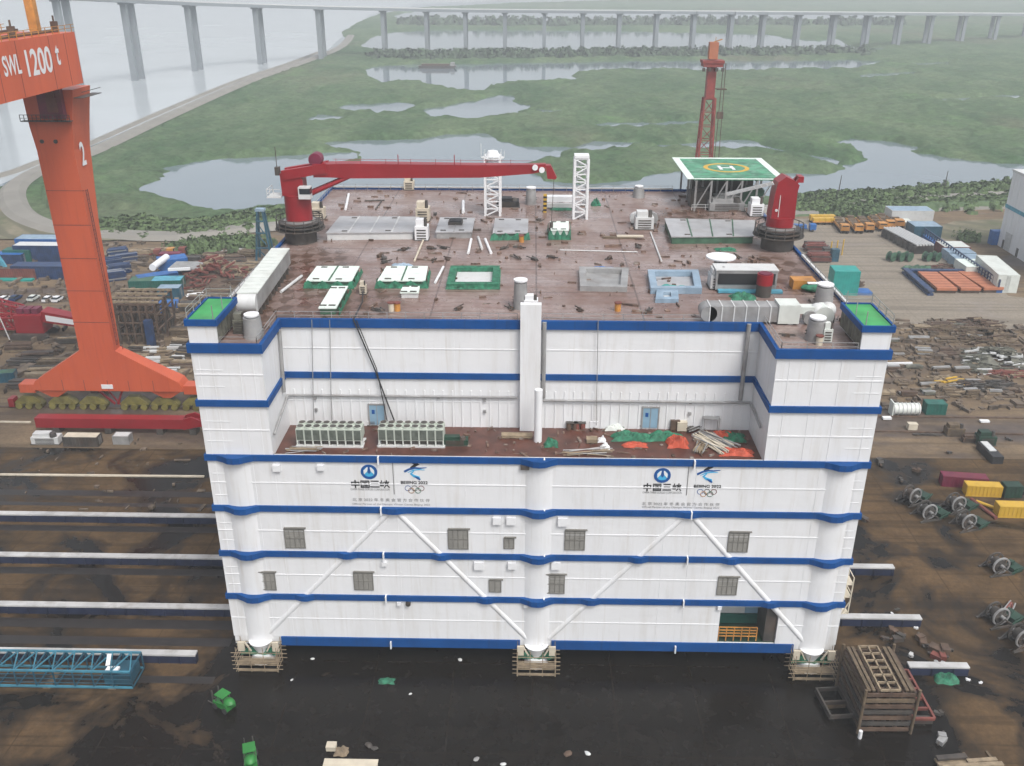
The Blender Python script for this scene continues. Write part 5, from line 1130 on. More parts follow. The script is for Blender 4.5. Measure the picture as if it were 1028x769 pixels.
# rails of the gantry
for yy, lab in ((80.7, 'rusty gantry crane rail running across the yard under the bogies'),):
    o = MB().box(-419, -45, -.3, .3, 0, .22).build('crane_rail', 'rust_steel'); o.location = (0, yy, .01); tag(o, lab, 'rail')
o = MB().box(45, 419, -.3, .3, 0, .22).build('crane_rail', 'rust_steel'); o.location = (0, 80.7, .01); tag(o, 'rusty crane rail running right of the platform past the white ribbed tank', 'rail')
for (pa, pb, lab) in (((0, 477), (205, 479), 'thin pale kerb line across the yard left of the platform'), ((0, 424), (31, 424.5), 'short pale rail ending at the long red box girder'), ((870, 433), (1100, 438), 'thin brown rail along the edge of the flooded area')):
    a = at(*pa); e = at(*pb); o = MB().bar((0, 0, .14), (e.x-a.x, e.y-a.y, .14), .5, .25).build('kerb_beam', 'cream' if pa[0] < 100 else 'rust_steel'); o.location = (a.x, a.y, .02); tag(o, lab, 'kerb')
# slideway beams
for i, (yy, x0, x1, lab) in enumerate(((35.0, -260, 50, 'white topped slideway beam farthest back, nearest the pale kerb line'), (22.6, -260, 58.5, 'white topped slideway beam second from the back of four'), (9.8, -260, 58.0, 'white topped slideway beam third from the back of four'), (-1.6+1.0, -260, -47.5, 'white topped slideway beam behind the blue lattice boom'), (-.6, 52.3, 60.6, 'short white slideway beam beside the grillage stack and white valves'), (-.6, 46.8, 51.2, 'shortest white slideway beam, nearest the grillage stack'))):
    t = thing('slideway_beam', lab, 'beam', ((x0+x1)/2, yy, 0), group='slideway beams under the platform'); L_ = x1-x0
    MB().box(-L_/2, L_/2, -.45, .45, .02, 1.36).build('web', 'beam_blue', t); MB().box(-L_/2, L_/2, -.55, .55, 1.361, 1.61).build('slide_plate', 'beam_white', t)
    b = MB(); x = -L_/2+.2
    while x < L_/2: b.box(x, x+.12, -.62, -.46, .02, 1.35); x += 3
    b.build('stiffener', 'beam_blue', t)
for (ya, yb, m) in ((36.2, 37.6, 0), (40, 41.2, 0), (43.5, 45.5, 0), (31.8, 33.6, 0), (19.4, 21.2, 0), (6.3, 8.4, 0), (2.6, 4.4, 0), (-5, -3.6, 0)):
    s_ = sheet('skid_track', [(-419, ya), (-44, ya), (-44, yb), (-419, yb)], .022, 'track_dark')
# ================================================================== REUSABLE YARD THINGS
def container(P, L_, W_, H, m, label, rz=0.0, group=None, mroof=None, name='shipping_container', cat='container'):
    t = thing(name, label, cat, (P.x, P.y, P.z+.012), rz, group)
    b = MB(); b.cb(0, 0, .12, L_-.2, W_-.16, H-.2)
    n = int(L_/.7)
    for k in range(n):
        x = -L_/2+.4+k*(L_-.8)/max(1, n-1)
        for s in (-1, 1): b.cb(x, s*(W_/2-.05), .2, .3, .08, H-.4)
    b.build('body', m, t)
    f = MB()
    for sx in (-1, 1):
        for sy in (-1, 1): f.cb(sx*(L_/2-.09), sy*(W_/2-.09), 0, .18, .18, H)
    for z in (.0, H-.18):
        for s in (-1, 1): f.cb(0, s*(W_/2-.08), z, L_-.36, .15, .17); f.cb(s*(L_/2-.08), 0, z, .15, W_-.36, .17)
    f.build('corner_frame', m, t)
    MB().cb(0, 0, H-.1, L_-.4, W_-.4, .09).build('roof', mroof or m, t)
    d = MB().cb(L_/2-.05, 0, .2, .09, W_-.4, H-.4).build('door', m, t); b = MB(); [b.cb(L_/2+.03, y, .3, .06, .06, H-.6) for y in (-.5, -.2, .2, .5)]; b.build('lock_bar', 'steel_grey', d)
    return t
def stack(P, L_, W_, H, m, label, rz=0.0, group=None, name='timber_stack', cat='stack', rows=None, seed=0, m2='dark_steel'):
    rn = random.Random(seed*31+int(P.x*13)+int(P.y*7)); t = thing(name, label, cat, (P.x, P.y, P.z+.012), rz, group); b = MB(); c = MB()
    lay = max(1, int(H/.42)); n = max(2, int(W_/.75))
    for k in range(lay):
        for j in range(n):
            if k == lay-1 and rn.random() < .4: continue
            l = L_*rn.uniform(.72, 1.0); y = -W_/2+(j+.5)*W_/n
            (b if rn.random() < .8 else c).cb(rn.uniform(-.3, .3)*(L_-l)-.0, y, .2+k*H/lay, l, W_/n*rn.uniform(.7, .92), H/lay*rn.uniform(.6, .9), rn.uniform(-.03, .03))
    b.build('timber', m, t)
    if c.v: c.build('odd_piece', m2, t)
    d = MB(); [d.cb(x, 0, 0, .3, W_, .19) for x in (-L_*.3, L_*.3)]; d.each('bearer', 'timber', t); return t
def truck(P, rz, label, mc, mb_, L_=12, group=None, load=None):
    t = thing('truck', label, 'truck', P, rz, group)
    MB().cb(-1.6, 0, 1.0, L_-3.4, 2.5, .35).build('load_bed', mb_, t)
    c = MB().cb(L_/2-1.4, 0, .7, 2.2, 2.5, 2.1).build('cab', mc, t); MB().cb(L_/2-.28, 0, 1.8, .06, 2.1, .8).build('windscreen', 'car_glass', c)
    for x in (-L_/2+1, -L_/2+2.4, -L_/2+5, L_/2-1.6):
        for y in (-1.1, 1.1): MB().cone((x, y-.2, .5), (x, y+.2, .5), .5, .5, 12).build('wheel', 'tyre', t, True)
    if load: MB().cb(-1.7, 0, 1.36, L_-4.2, 2.2, 1.2).build('load', load, t)
    return t
def car(P, rz, label, m, group):
    t = thing('parked_car', label, 'car', P, rz, group); MB().vprism([(-2.2, .35), (2.2, .35), (2.25, .8), (1.3, .95), (-2.2, 1.0)], -.88, .88).build('body', m, t)
    MB().vprism([(-1.9, 1.0), (1.25, .96), (.5, 1.45), (-1.4, 1.48)], -.76, .76).build('cabin_glass', 'car_glass', t); MB().cb(-.45, 0, 1.475, 1.7, 1.4, .04).build('roof', m, t)
    for x in (-1.4, 1.4):
        for y in (-.8, .8): MB().cone((x, y-.1, .34), (x, y+.1, .34), .33, .33, 12).build('wheel', 'tyre', t, True)
    return t
# ================================================================== LEFT YARD
def rzp(a, b_): A = at(*a); B = at(*b_); return math.atan2(B.y-A.y, B.x-A.x), (B-A).length, (A+B)/2
# long red box girder on the ground with its generators
A = at(31, 441); B = at(206, 441)
t = thing('box_girder', 'long dark red box girder lying on trestles in front of the gantry bogies', 'girder', ((A.x+B.x)/2, 69.5, 0)); L_ = B.x-A.x
MB().box(-L_/2, L_/2-5, -1.1, 1.1, 1.3, 3.5).build('girder_body', 'red_paint', t)
MB().vprism([(L_/2-5, 1.2), (L_/2-5, 3.6), (L_/2-3, 4.2), (L_/2, 2.9), (L_/2, 2.2), (L_/2-2.6, 1.8)], -1.3, -.9).vprism([(L_/2-5, 1.2), (L_/2-5, 3.6), (L_/2-3, 4.2), (L_/2, 2.9), (L_/2, 2.2), (L_/2-2.6, 1.8)], .9, 1.3).bar((L_/2-4, -1, 3.8), (L_/2-.4, 1, 2.6), .3).build('boom_head', 'red_paint', t)
for x in (-14, -3, 8, 15): MB().box(x-.7, x+.7, -1.2, 1.2, 0, 1.29).build('trestle', 'dark_steel', t)
machine(48, 444, 5.6, 2.2, 2.4, 'light_grey', 'grey generator with two white drums before the red box girder', 'generator', 'generator', 0, rz=.02)
container(at(84, 446), 7.2, 2.4, 2.2, 'dark_steel', 'black power unit with pale dirty top before the red box girder', 0, None, 'cream', 'power_unit', 'power unit')
container(at(124, 444), 3.4, 2.2, 1.9, 'steel_grey', 'small grey power unit with pale top before the red box girder', 0, None, 'light_grey', 'power_unit', 'power unit')
# crawler crane
p = at(36, 337); t = thing('crawler_crane', 'red crawler crane with lattice frame and white lettered panel behind the gantry leg', 'crane', p)
for y in (-3, 3): MB().vprism([(-5, 0.5), (-4.4, 0), (4.4, 0), (5, .5), (5, 1.1), (4.4, 1.6), (-4.4, 1.6), (-5, 1.1)], y-.7, y+.7).build('crawler_track', 'dark_steel', t)
MB().box(-3.5, 3.8, -2.6, 2.6, 1.7, 6.6).build('machine_house', 'red_paint', t)
j = MB(); j.add([(3.8, -2.0, 4.6), (16, -1.4, 2.6), (16, 1.4, 2.6), (3.8, 2, 4.6), (3.8, -2.0, 7.6), (16, -1.4, 5.0), (16, 1.4, 5.0), (3.8, 2, 7.6)], MB.BF); jb = j.build('boom_section', 'red_paint', t)
pn = MB(); pn.add([(4.8, -2.02, 5.0), (13.4, -1.62, 3.55), (13.4, -1.62, 5.0), (4.8, -2.02, 6.6)], [(0, 1, 2, 3)]); pb = pn.build('name_panel', 'white_trim', jb)
lt = text('lettering', '3400T', 0, 0, 1.0, 4.2, 'red_paint', jb, y=0); lt.location = (8.6, -1.87, 4.35); lt.rotation_euler = (0, .165, .046)
MB().lattice((-3.4, -1.5, 4.5), (-17, -1.5, 4.6), 3.0, 6, .28).build('lattice_boom', 'red_paint', t)
MB().lattice((-3.4, 2, 6.4), (-16, 3.5, 9), 2.2, 6, .22).build('mast_lattice', 'red_paint', t)
b = MB(); [b.box(-3+k*2.0, -1.4+k*2.0, -1.4, 1.4, 6.61, 8.0) for k in range(3)]; b.build('counterweight', 'maroon', t)
p = at(27, 339); t = thing('hook_block', 'yellow diamond hook block standing before the red crawler crane', 'hook block', p); MB().vprism([(0, .1), (1.2, 1.6), (1.1, 2.4), (0, 3.4), (-1.1, 2.4), (-1.2, 1.6)], -.5, .5).build('block', 'yellow', t); MB().ring((0, 0, .1), (0, 1, 0), .5, .2, .2, 14).build('hook', 'dark_steel', t)
p = at(11, 344); o = MB().cone((0, 0, 0), (-1.6, 0, 8.4), .16, .12, 8).build('pole', 'light_grey'); o.location = p; tag(o, 'leaning grey pole beside the red crawler crane', 'pole')
GC = 'cars parked behind the crawler crane'
car(at(49, 302), 1.5, 'white parked car left of a matching white one behind the crawler crane', 'white_trim', GC)
car(at(58.5, 302), 1.5, 'white parked car nearest the gantry leg', 'white_trim', GC)
car(at(5, 302), 1.4, 'white parked car at the far left of the row', 'white_trim', GC)
car(at(16, 301), 1.5, 'dark parked car beside the far left white one', 'navy', GC)
car(at(34, 301), 1.5, 'white parked car with red markings in the middle of the row', 'pale_container', GC)
stack(at(9, 380), 5.6, 3.0, .5, 'pipe_pile', 'low heap of scrap behind the blue skip', 0, None, 'scrap_heap', 'heap')
container(at(9, 382), 3.6, 2.6, 2.4, 'truss_blue', 'small blue green skip at the left edge before the gantry', .2, None, 'drum_green', 'waste_skip', 'skip')
stack(at(24, 388), 7, 3.5, 1.4, 'dark_steel', 'dark steel heap between the blue skip and the gantry beam', .1, None, 'scrap_heap', 'heap')
# containers and stacks left of the gantry leg
GL = 'blue stacks and containers at the back left of the yard'
for k, (x, y, l, wd, h, m, lab, mr) in enumerate(((8, 264, 12, 4, 3.4, 'navy', 'dark blue container at the far left beside the teal one', 'blue'), (21, 262, 9, 4, 4.2, 'teal_dark', 'dark teal container at the back left of the yard', 'teal_dark'), (46, 261, 18, 5, 5.6, 'navy', 'dark blue steel rack with pale top just left of the gantry leg', 'light_grey'), (46, 252, 17, 6, 5.0, 'blue', 'blue roofed shed behind the dark blue rack left of the gantry leg', 'sky_blue'), (48, 278, 20, 5, 4.2, 'navy', 'long dark blue container left of the gantry leg, nearest the cars', 'navy'), (20, 278, 13, 5, 3.4, 'rust_red', 'brown red stack beside the long dark blue container', 'rust_steel'))):
    container(at(x, y), l, wd, h, m, lab, 0, GL, mr)
p = at(3, 278); t = thing('lifting_frame', 'turquoise A frame at the left edge of the yard', 'frame', p); b = MB(); b.bar((-5, 0, 0), (-1, 0, 9), .9); b.bar((3, 0, 0), (-1, 0, 9), .9); b.bar((-3, 0, 4), (1, 0, 4), .6); b.build('frame', 'truss_cyan', t); MB().box(-7, 4, -1, 1, 0, .4).build('sole_beam', 'truss_cyan', t)
o = MB().box(-7, 7, -1.5, 1.5, 0, .5).build('steel_plate', 'teal'); o.location = at(12, 281); tag(o, 'flat green plate lying before the turquoise A frame', 'plate')
for k, (x, y, lab) in enumerate(((119, 258, 'navy steel bundle farthest back, right of the gantry leg'), (128, 263, 'navy steel bundle behind the sandy lane'), (113, 268, 'navy steel bundle touching the gantry leg'), (121, 274, 'navy steel bundle third from the back beside the sandy lane'), (116, 281, 'navy steel bundle nearest, right of the gantry leg'))):
    stack(at(x, y), 7, 4, 3.0, 'navy', lab, .5, 'navy bundles beside the sandy lane', 'steel_bundle', 'bundle', seed=k, m2='steel_grey')
o = tarp(109, 264, 3, 2.4, 1.5, 'white_trim', 'white sheet beside the navy bundles', 0)
for k, (x, y, l, lab) in enumerate(((147, 258, 10, 'orange tinted machinery row, left end'), (160, 257, 10, 'orange tinted machinery row, middle'), (172, 256, 8, 'orange tinted machinery row, right end'))):
    truck(at(x, y), .05, lab+', before the embankment', 'amber' if k == 1 else 'rust_red', 'rust_red', 11, 'orange vehicles before the embankment', 'timber_pale')
container(at(172, 261), 7, 3, 2.6, 'maroon', 'magenta box before the orange machinery row', .1, None, 'maroon')
for x, y, l, wd, h, m, mr, rz, lab in ((159, 284, 12, 4, 3, 'blue', 'blue', .55, 'blue container under the white pipes in the left yard'), (174, 269, 9, 6, 3.6, 'blue', 'blue', .5, 'bright blue container beside the grey roofed shed'), (149, 289, 10, 5, 3, 'teal_dark', 'drum_green', .1, 'left green blue shed before the blue containers'), (170, 290, 9, 5, 3.4, 'teal_dark', 'truss_cyan', .1, 'right green blue shed under a thin white beam'), (172, 299, 6.5, 4, 3.6, 'truss_blue', 'sky_blue', .05, 'small blue cabin with pale roof near the platform'), (165, 312, 8, 4, 2.6, 'blue', 'blue', .25, 'blue box nearest the platform in the left yard')):
    container(at(x, y), l, wd, h, m, lab, rz, 'containers between lattice frame and platform', mr, 'yard_container')
p = at(190, 277); t = thing('open_shed', 'grey flat roofed shed beside the red steel heap', 'shed', p); MB().box(-5, 5, -4, 4, 3.2, 3.6).build('roof', 'steel_grey', t); b = MB(); [b.bar((x, y, 0), (x, y, 3.19), .3) for x in (-4.5, 4.5) for y in (-3.5, 3.5)]; b.build('post', 'dark_steel', t); MB().box(-4.4, 4.4, 1, 3.4, 0, 2.6).build('store', 'navy', t)
A = at(155, 281); B = at(169, 270); o = MB().cone((0, 0, 4.0), (B.x-A.x, B.y-A.y, 4.0), 1.1, 1.1, 14).build('white_pipe', 'white_trim', None, True); o.location = (A.x, A.y, 0); tag(o, 'fat white pipe lying on the blue container', 'pipe')
A = at(171, 285); B = at(193, 284); o = MB().bar((0, 0, 4.6), (B.x-A.x, B.y-A.y, 4.6), .8).build('white_beam', 'white_trim'); o.location = (A.x, A.y, 0); tag(o, 'thin white beam over the green blue sheds', 'beam')
# brown lattice frame
A = at(112, 348); B = at(163, 344); p = (A+B)/2; t = thing('scaffold_framework', 'tall brown open steel framework standing right of the gantry leg', 'steel frame', (p.x, p.y, 0)); hw = (B.x-A.x)/2; b = MB(); c = MB(); rn = random.Random(5)
for k, x in enumerate(np.linspace(-hw, hw, 7)):
    for y in (0, 6, 12): b.bar((x, y, 0), (x, y, 11), .45)
    for z in (4, 8, 11): b.bar((x, 0, z), (x, 12, z), .35)
for z in (3, 6, 9, 11):
    for y in (0, 6, 12): b.bar((-hw, y, z), (hw, y, z), .4)
b.build('frame', 'rust_steel', t)
for k in range(46):
    x = rn.uniform(-hw, hw); y = rn.uniform(-.6, 12); c.bar((x, y, rn.uniform(0, 3)), (x+rn.uniform(-2, 2), y+rn.uniform(-1, 1), rn.uniform(4, 10.5)), .3)
c.build('brace', 'dark_steel', t)
b = MB(); [b.bar((-hw-.8, y, 11.4), (hw+.8, y, 11.4), .5) for y in (1, 4, 7.5, 11)]; b.build('top_beam', 'timber_pale', t)
MB().box(hw-2.4, hw-.6, -2.4, -.8, 0, 7.5).build('side_column', 'navy', t)
# scrap heap of dark red steel
p = at(212, 285); t = thing('scrap_heap', 'big brown red heap of scrap steel left of the platform deck', 'scrap heap', p); b = MB(); c = MB(); rn = random.Random(9)
for k in range(120):
    r = rn.uniform(0, 1); a = rn.uniform(0, 6.28); x = 10*r*math.cos(a); y = 11*r*math.sin(a)+4; z = (1-r)*6+rn.uniform(0, 1)
    d = rn.uniform(0, 3.14); l = rn.uniform(1, 4); (b if k % 4 else c).bar((x-l*math.cos(d), y-l*math.sin(d), max(.1, z+rn.uniform(-.8, .8))), (x+l*math.cos(d), y+l*math.sin(d), max(.1, z+rn.uniform(-.8, .8))), rn.uniform(.25, .7))
b.build('scrap_beam', 'rust_red', t); c.build('pale_beam', 'timber_pale', t)
for i in range(2):
    vs = [(11.5*math.cos(k*.52)*(1-i*.0), 12*math.sin(k*.52)+4, 0) for k in range(12)]
MB().add([(9.5*math.cos(k*.524), 10*math.sin(k*.524)+4, .02) for k in range(12)]+[(0, 4, 5)], [(k, (k+1) % 12, 12) for k in range(12)]).build('heap_core', 'rust_steel', t)
# left stack field (rows behind the gantry base)
k = 0
ROWS = [((138, 352), 4, 13, .2, 'row just below the brown steel framework'), ((140, 362), 4, 13, 1.5, 'row behind the right slope of the gantry base'), ((158, 373), 3, 13, 1.5, 'row nearest the right slope of the gantry base')]
OR = ['first', 'second', 'third', 'fourth', 'fifth', 'sixth', 'seventh', 'eighth']
for (x0, y0), n, dx, h, lab in ROWS:
    for i in range(n):
        stack(at(x0+i*dx+(i*7 % 3), y0+(i*5 % 3)-1), 4.2, 3.2, .9+.3*(i % 2), ('timber_pale', 'timber', 'light_grey', 'timber_pale')[(i+k) % 4], OR[i]+' stack from the left in the '+lab, .1*(i % 3), 'pale stacks right of the gantry base', 'material_stack', seed=k); k += 1
for x, y, w_, m, lab in ((65, 386, 9, 'timber', 'low timber heap right behind the left slope of the gantry base'), (50, 377, 11, 'timber_pale', 'low pale timber heap behind the left slope of the gantry base'), (40, 358, 8, 'rust_steel', 'rusty heap on the sand before the crawler crane'), (83, 322, 9, 'dark_steel', 'dark heap beside the crawler crane boom'), (208, 320, 6, 'timber', 'brown heap beside the left stair tower'), (182, 335, 6, 'timber', 'flat timber heap close to the left stair tower'), (228, 262, 12, 'rust_steel', 'rusty heap behind the scrap beside the deck edge'), (245, 270, 9, 'timber_pale', 'pale steel heap hard against the left deck edge'), (232, 285, 8, 'rust_steel', 'rusty pile before the pale steel heap at the deck edge')):
    stack(at(x, y), w_, w_*.5, 1.5, m, lab, .1, None, 'material_heap', 'heap', seed=int(x))
pole_pile(240, 248, 40, 16, 'rust_steel', 'dark rusty pipes before the back embankment, left of the blue portal', 0, 14, .1, .3, 31)
pole_pile(205, 296, 14, 12, 'white_trim', 'pale pipes strewn before the big scrap heap', 0, 4, .2, .25, 32)
rn = random.Random(44)
XS = [((118, 330), 'rusty stack under the front of the brown steel framework'), ((175, 322), 'dark stack before the blue box nearest the platform'), ((190, 311), 'brown stack left of the stair tower roof'), ((201, 303), 'rusty stack behind the left stair tower'), ((184, 345), 'brown stack beside the upper white wall'), ((188, 358), 'dark stack hard against the left white wall'), ((186, 368), 'rusty stack behind the right end of the gantry base'), ((150, 333), 'timber stack under the right side of the framework'), ((70, 344), 'low rusty stack left of the gantry leg foot'), ((20, 352), 'long timber stack on the sand at the far left'), ((55, 368), 'brown stack before the sand patch left of the gantry leg'), ((22, 366), 'dark stack behind the blue skip'), ((75, 368), 'narrow timber stack touching the left slope of the gantry base'), ((8, 331), 'dark stack at the far left beside the leaning pole'), ((196, 262), 'rusty stack behind the grey roofed shed'), ((216, 258), 'dark stack behind the brown red scrap heap'), ((250, 256), 'rusty stack before the blue portal tower'), ((258, 268), 'pale stack beside the foot of the blue portal tower'), ((222, 296), 'brown stack between the scrap heap and the stair tower roof'), ((238, 278), 'rusty stack beside the long pale deck duct')]
for k, ((x, y), lab) in enumerate(XS):
    stack(at(x, y), rn.uniform(5, 9), rn.uniform(2.5, 4.5), rn.uniform(.9, 2.2), ('rust_steel', 'timber', 'dark_steel')[k % 3], lab, rn.uniform(-.2, .2), None, 'material_stack', seed=200+k, m2='timber_pale')
mat('yard_bits', (0.10, 0.075, 0.055), 0.8, var=0.75, scale=0.35, dirt=(0.22, 0.175, 0.125), dscale=0.3, damt=0.8)
litter('yard_litter', 'scattered scrap, timber and offcuts covering the left yard', (-175, -44, 88, 215), 1500, 'yard_bits', .015, .8, 4.0, 1.3, 81)
litter('yard_litter', 'scattered scrap, timber and offcuts covering the right yard', (44, 150, 84, 142), 1300, 'yard_bits', .015, .7, 3.2, 1.0, 82)
litter('yard_litter', 'small scrap pieces along the kerb left of the platform', (-140, -44, 38, 66), 110, 'yard_bits', .02, .4, 1.6, .5, 83)
# blue portal tower
p = at(267, 262); t = thing('portal_tower', 'blue A shaped steel tower standing behind the left deck edge', 'tower', p); b = MB(); h = 17
for x in (-2.6, 2.6):
    for y in (-2, 2): b.bar((x, y, 0), (x*.35, y*.4, h), .6)
for z in (5, 10, 14): b.bar((-2.6+z*.1, -2, z), (2.6-z*.1, -2, z), .4); b.bar((-2.6+z*.1, -2, z), (2.2-z*.1, -1.5, z-4), .3)
b.build('frame', 'truss_blue', t); MB().box(-1.5, 1.5, -1.2, 1.2, h, h+.8).build('head', 'sky_blue', t)
# scrub masses
def scrub(name, pts, n, h, r, m, label, cat='bushes', kind='stuff', seed=2, z0=0):
    rn = random.Random(seed); b = MB(); segs = list(zip(pts, pts[1:]))
    for k in range(n):
        a, e = segs[rn.randrange(len(segs))]; u = rn.random(); x = a[0]+(e[0]-a[0])*u+rn.gauss(0, r*.6); y = a[1]+(e[1]-a[1])*u+rn.gauss(0, r*.6); hh = h*rn.uniform(.35, 1.0); rr = r*rn.uniform(.25, .6)
        for q in range(24):
            th = rn.uniform(0, 6.28); zz = z0+hh*rn.uniform(.2, 1); s = rr*rn.uniform(.5, 1.0)*(1.15-(zz-z0)/hh*.6); cx, cy = x+math.cos(th)*s*.7, y+math.sin(th)*s*.7
            tl = rn.uniform(-.6, .6); ux = Vector((math.cos(th+1.3), math.sin(th+1.3), tl))*s; vx = Vector((-math.sin(th+1.3)*.5, math.cos(th+1.3)*.5, .85))*s*.8
            s *= .4; ux *= .4; vx *= .4; c = Vector((cx, cy, zz)); b.add([c-ux-vx*.6, c+ux*.9-vx, c+ux+vx*.7, c-ux*.6+vx], [(0, 1, 2, 3)])
    o = b.build(name, m); o['label'] = label; o['category'] = cat
    if kind: o['kind'] = kind
    return o
scrub('scrub', PG([(185, 252), (205, 250), (235, 247), (262, 245)]), 300, 4, 5, 'bush', 'dark scrub along the back of the left yard')
scrub('reeds', PG([(800, 209.8), (900, 207.4), (1028, 202.3), (1150, 196)]), 1500, 2.6, 7, 'bush', 'band of dark reeds between the two pale roads at right', seed=5)
scrub('shore_reeds', PG([(800, 203.5), (900, 197.5), (1011, 190.5), (1150, 181)]), 1100, 3, 7, 'bush', 'reed fringe between the dyke road and the pond at right', seed=6, z0=.2)
scrub('shore_reeds', PG([(110, 229), (190, 231), (255, 222), (300, 218)]), 700, 2.2, 8, 'bush', 'reed fringe behind the dyke road at left', seed=7, z0=.3)
scrub('treeline', PG([(385, 59), (430, 59.5)]) , 160, 11, 14, 'treeline_leaf', 'hazy trees on the far spit under the bridge', seed=8)
scrub('treeline', PG([(443, 59), (520, 58.5), (620, 57), (720, 56.5), (870, 54.5)]), 900, 11, 14, 'treeline_leaf', 'hazy tree row on the far bank under the bridge', seed=9)
scrub('treeline', PG([(400, 25), (520, 26), (700, 25.5), (900, 26)]), 420, 16, 24, 'treeline_leaf', 'very faint tree row beyond the bridge', seed=10)
#@@RIGHT
# ================================================================== BLUE LATTICE BOOM AND FRONT YARD
A = at(-40, 690); B = at(134, 692); t = thing('lattice_boom', 'blue green lattice boom section lying at the lower left of the yard', 'lattice boom', ((A.x+B.x)/2, -4.3, 0)); L_ = B.x-A.x; b = MB(); c = MB(); r = MB()
n = 9; D, H = 1.9, 3.0
for y in (-D/2-1, D/2+1):
    for z in (.3, H): b.bar((-L_/2, y, z), (L_/2, y, z), .26)
for k in range(n+1):
    x = -L_/2+k*L_/n
    for y in (-D/2-1, D/2+1): c.bar((x, y, .3), (x, y, H), .16)
    c.bar((x, -D/2-1, H), (x, D/2+1, H), .16); c.bar((x, -D/2-1, .3), (x, D/2+1, .3), .16)
    if k < n:
        xm = x+L_/n/2; x2 = x+L_/n
        r.bar((x, -D/2-1, H), (xm, D/2+1, H), .15); r.bar((xm, D/2+1, H), (x2, -D/2-1, H), .15)
        c.bar((x, D/2+1, H), (xm, D/2+1, .3), .13); c.bar((xm, D/2+1, .3), (x2, D/2+1, H), .13)
for z in (1.0, 1.7, 2.4): c.bar((-L_/2, -D/2-1.05, z), (L_/2, -D/2-1.05, z), .09)
b.build('chord', 'truss_rail', t); c.build('web_bracing', 'truss_blue', t); r.build('top_bracing', 'truss_rail', t)
e = MB().box(L_/2-4, L_/2-.3, -D/2-.6, D/2+.6, .4, 2.0).build('end_tank', 'truss_blue', t); MB().bar((L_/2-3.4, -D/2, 3.2), (L_/2-3.9, D/2, 3.5), .55, .1).build('ladder_plate', 'white_trim', e)
MB().box(L_/2-3.5, L_/2-1.8, -D/2-.9, -D/2+.1, 2.7, 3.0).build('step_plate', 'white_trim', t)
b = MB(); [b.box(x-.5, x+.5, -D/2-1.2, D/2+1.2, 0, .16) for x in (-9, 0, 9)]; b.build('sleeper', 'timber', t)
def forklift(px, py, rz, label):
    t = thing('forklift', label, 'forklift', at(px, py), rz, 'green forklifts'); MB().vprism([(-1.5, .45), (1.1, .45), (1.2, 1.1), (.2, 1.25), (-1.0, 1.45), (-1.5, 1.2)], -.75, .75).build('body', 'bright_green', t)
    b = MB(); [b.bar((x, y, 1.1), (x*.8, y, 2.3), .1) for x in (-.8, .7) for y in (-.6, .6)]; b.build('cab_post', 'dark_steel', t); MB().box(-.9, .7, -.75, .75, 2.3, 2.42).build('roof', 'bright_green', t)
    MB().box(1.25, 1.45, -.6, -.45, .2, 2.6).box(1.25, 1.45, .45, .6, .2, 2.6).each('lift_mast', 'dark_steel', t); MB().box(1.46, 2.6, -.5, -.35, .15, .22).box(1.46, 2.6, .35, .5, .15, .22).each('fork', 'dark_steel', t)
    MB().box(-.5, .1, -.35, .35, 1.26, 1.5).build('seat', 'ink_black', t)
    for x in (-1.0, .8):
        for y in (-.75, .75): MB().cone((x, y-.14, .42), (x, y+.14, .42), .42, .42, 14).build('wheel', 'tyre', t, True)
    b = MB(); sphere(b, (0, 0, 0), 1, 12, 6); b.v = [(x*.9-1.2, y*.7, z*.5+1.5) for x, y, z in b.v]; b.build('engine_cover', 'bright_green', t, True)
    return t
f0 = forklift(225, 710, 2.6, 'dark topped green forklift farther back, right of the blue lattice boom')
copy_thing(f0, at(252, 764), 1.9, 'bright green forklift at the bottom edge, nearest to the viewer'); 
tarp(388, 684, 2.2, 1.2, .5, 'net_green', 'green sheet on the dark ground before the platform', 0)
tarp(949, 681, 3.2, 2.6, 1.0, 'net_green', 'green net heap on the wet ground right of the grillage stack', 0)
crate(352, 775, 6.4, 2.0, 1.0, 'cream', 'pale flat box at the bottom edge of the yard', 0)
crate(333, 752, 1.2, 1.0, .7, 'cream', 'small cream crate behind the pale flat box', 0); tarp(343, 755, 1.7, 1.5, .8, 'timber_pale', 'beige sack beside the small cream crate', 0)
for x, y, s, m, lab in ((412, 697, .5, 'light_grey', 'small white lump on the dark ground before the platform'), (314, 662, .7, 'light_grey', 'small grey offcut under the platform edge'), (293, 683, .5, 'light_grey', 'grey pipe stub near the left foot scaffold'), (462, 663, .8, 'light_grey', 'pale offcut under the middle of the platform'), (570, 758, 1.3, 'rust_steel', 'brown bag at the bottom edge of the yard'), (590, 757, .9, 'light_grey', 'pale bag right of the brown bag at the bottom edge'), (370, 749, 1.1, 'dark_steel', 'left dark box near the bottom edge'), (376, 752, 1.0, 'dark_steel', 'right dark box near the bottom edge'), (478, 763, .9, 'steel_grey', 'grey lump at the bottom edge'), (505, 768, .8, 'light_grey', 'white lump at the bottom edge')):
    p = at(x, y); t = thing('debris_piece', lab, 'debris', p, x*.1); b = MB(); sphere(b, (0, 0, 0), 1, 8, 5); rn = random.Random(x); s *= .55; b.v = [(u*s*rn.uniform(.7, 1.1), v*s*.7*rn.uniform(.7, 1.1), (w_+1)*s*.3) for u, v, w_ in b.v]; b.build('lump', m, t)
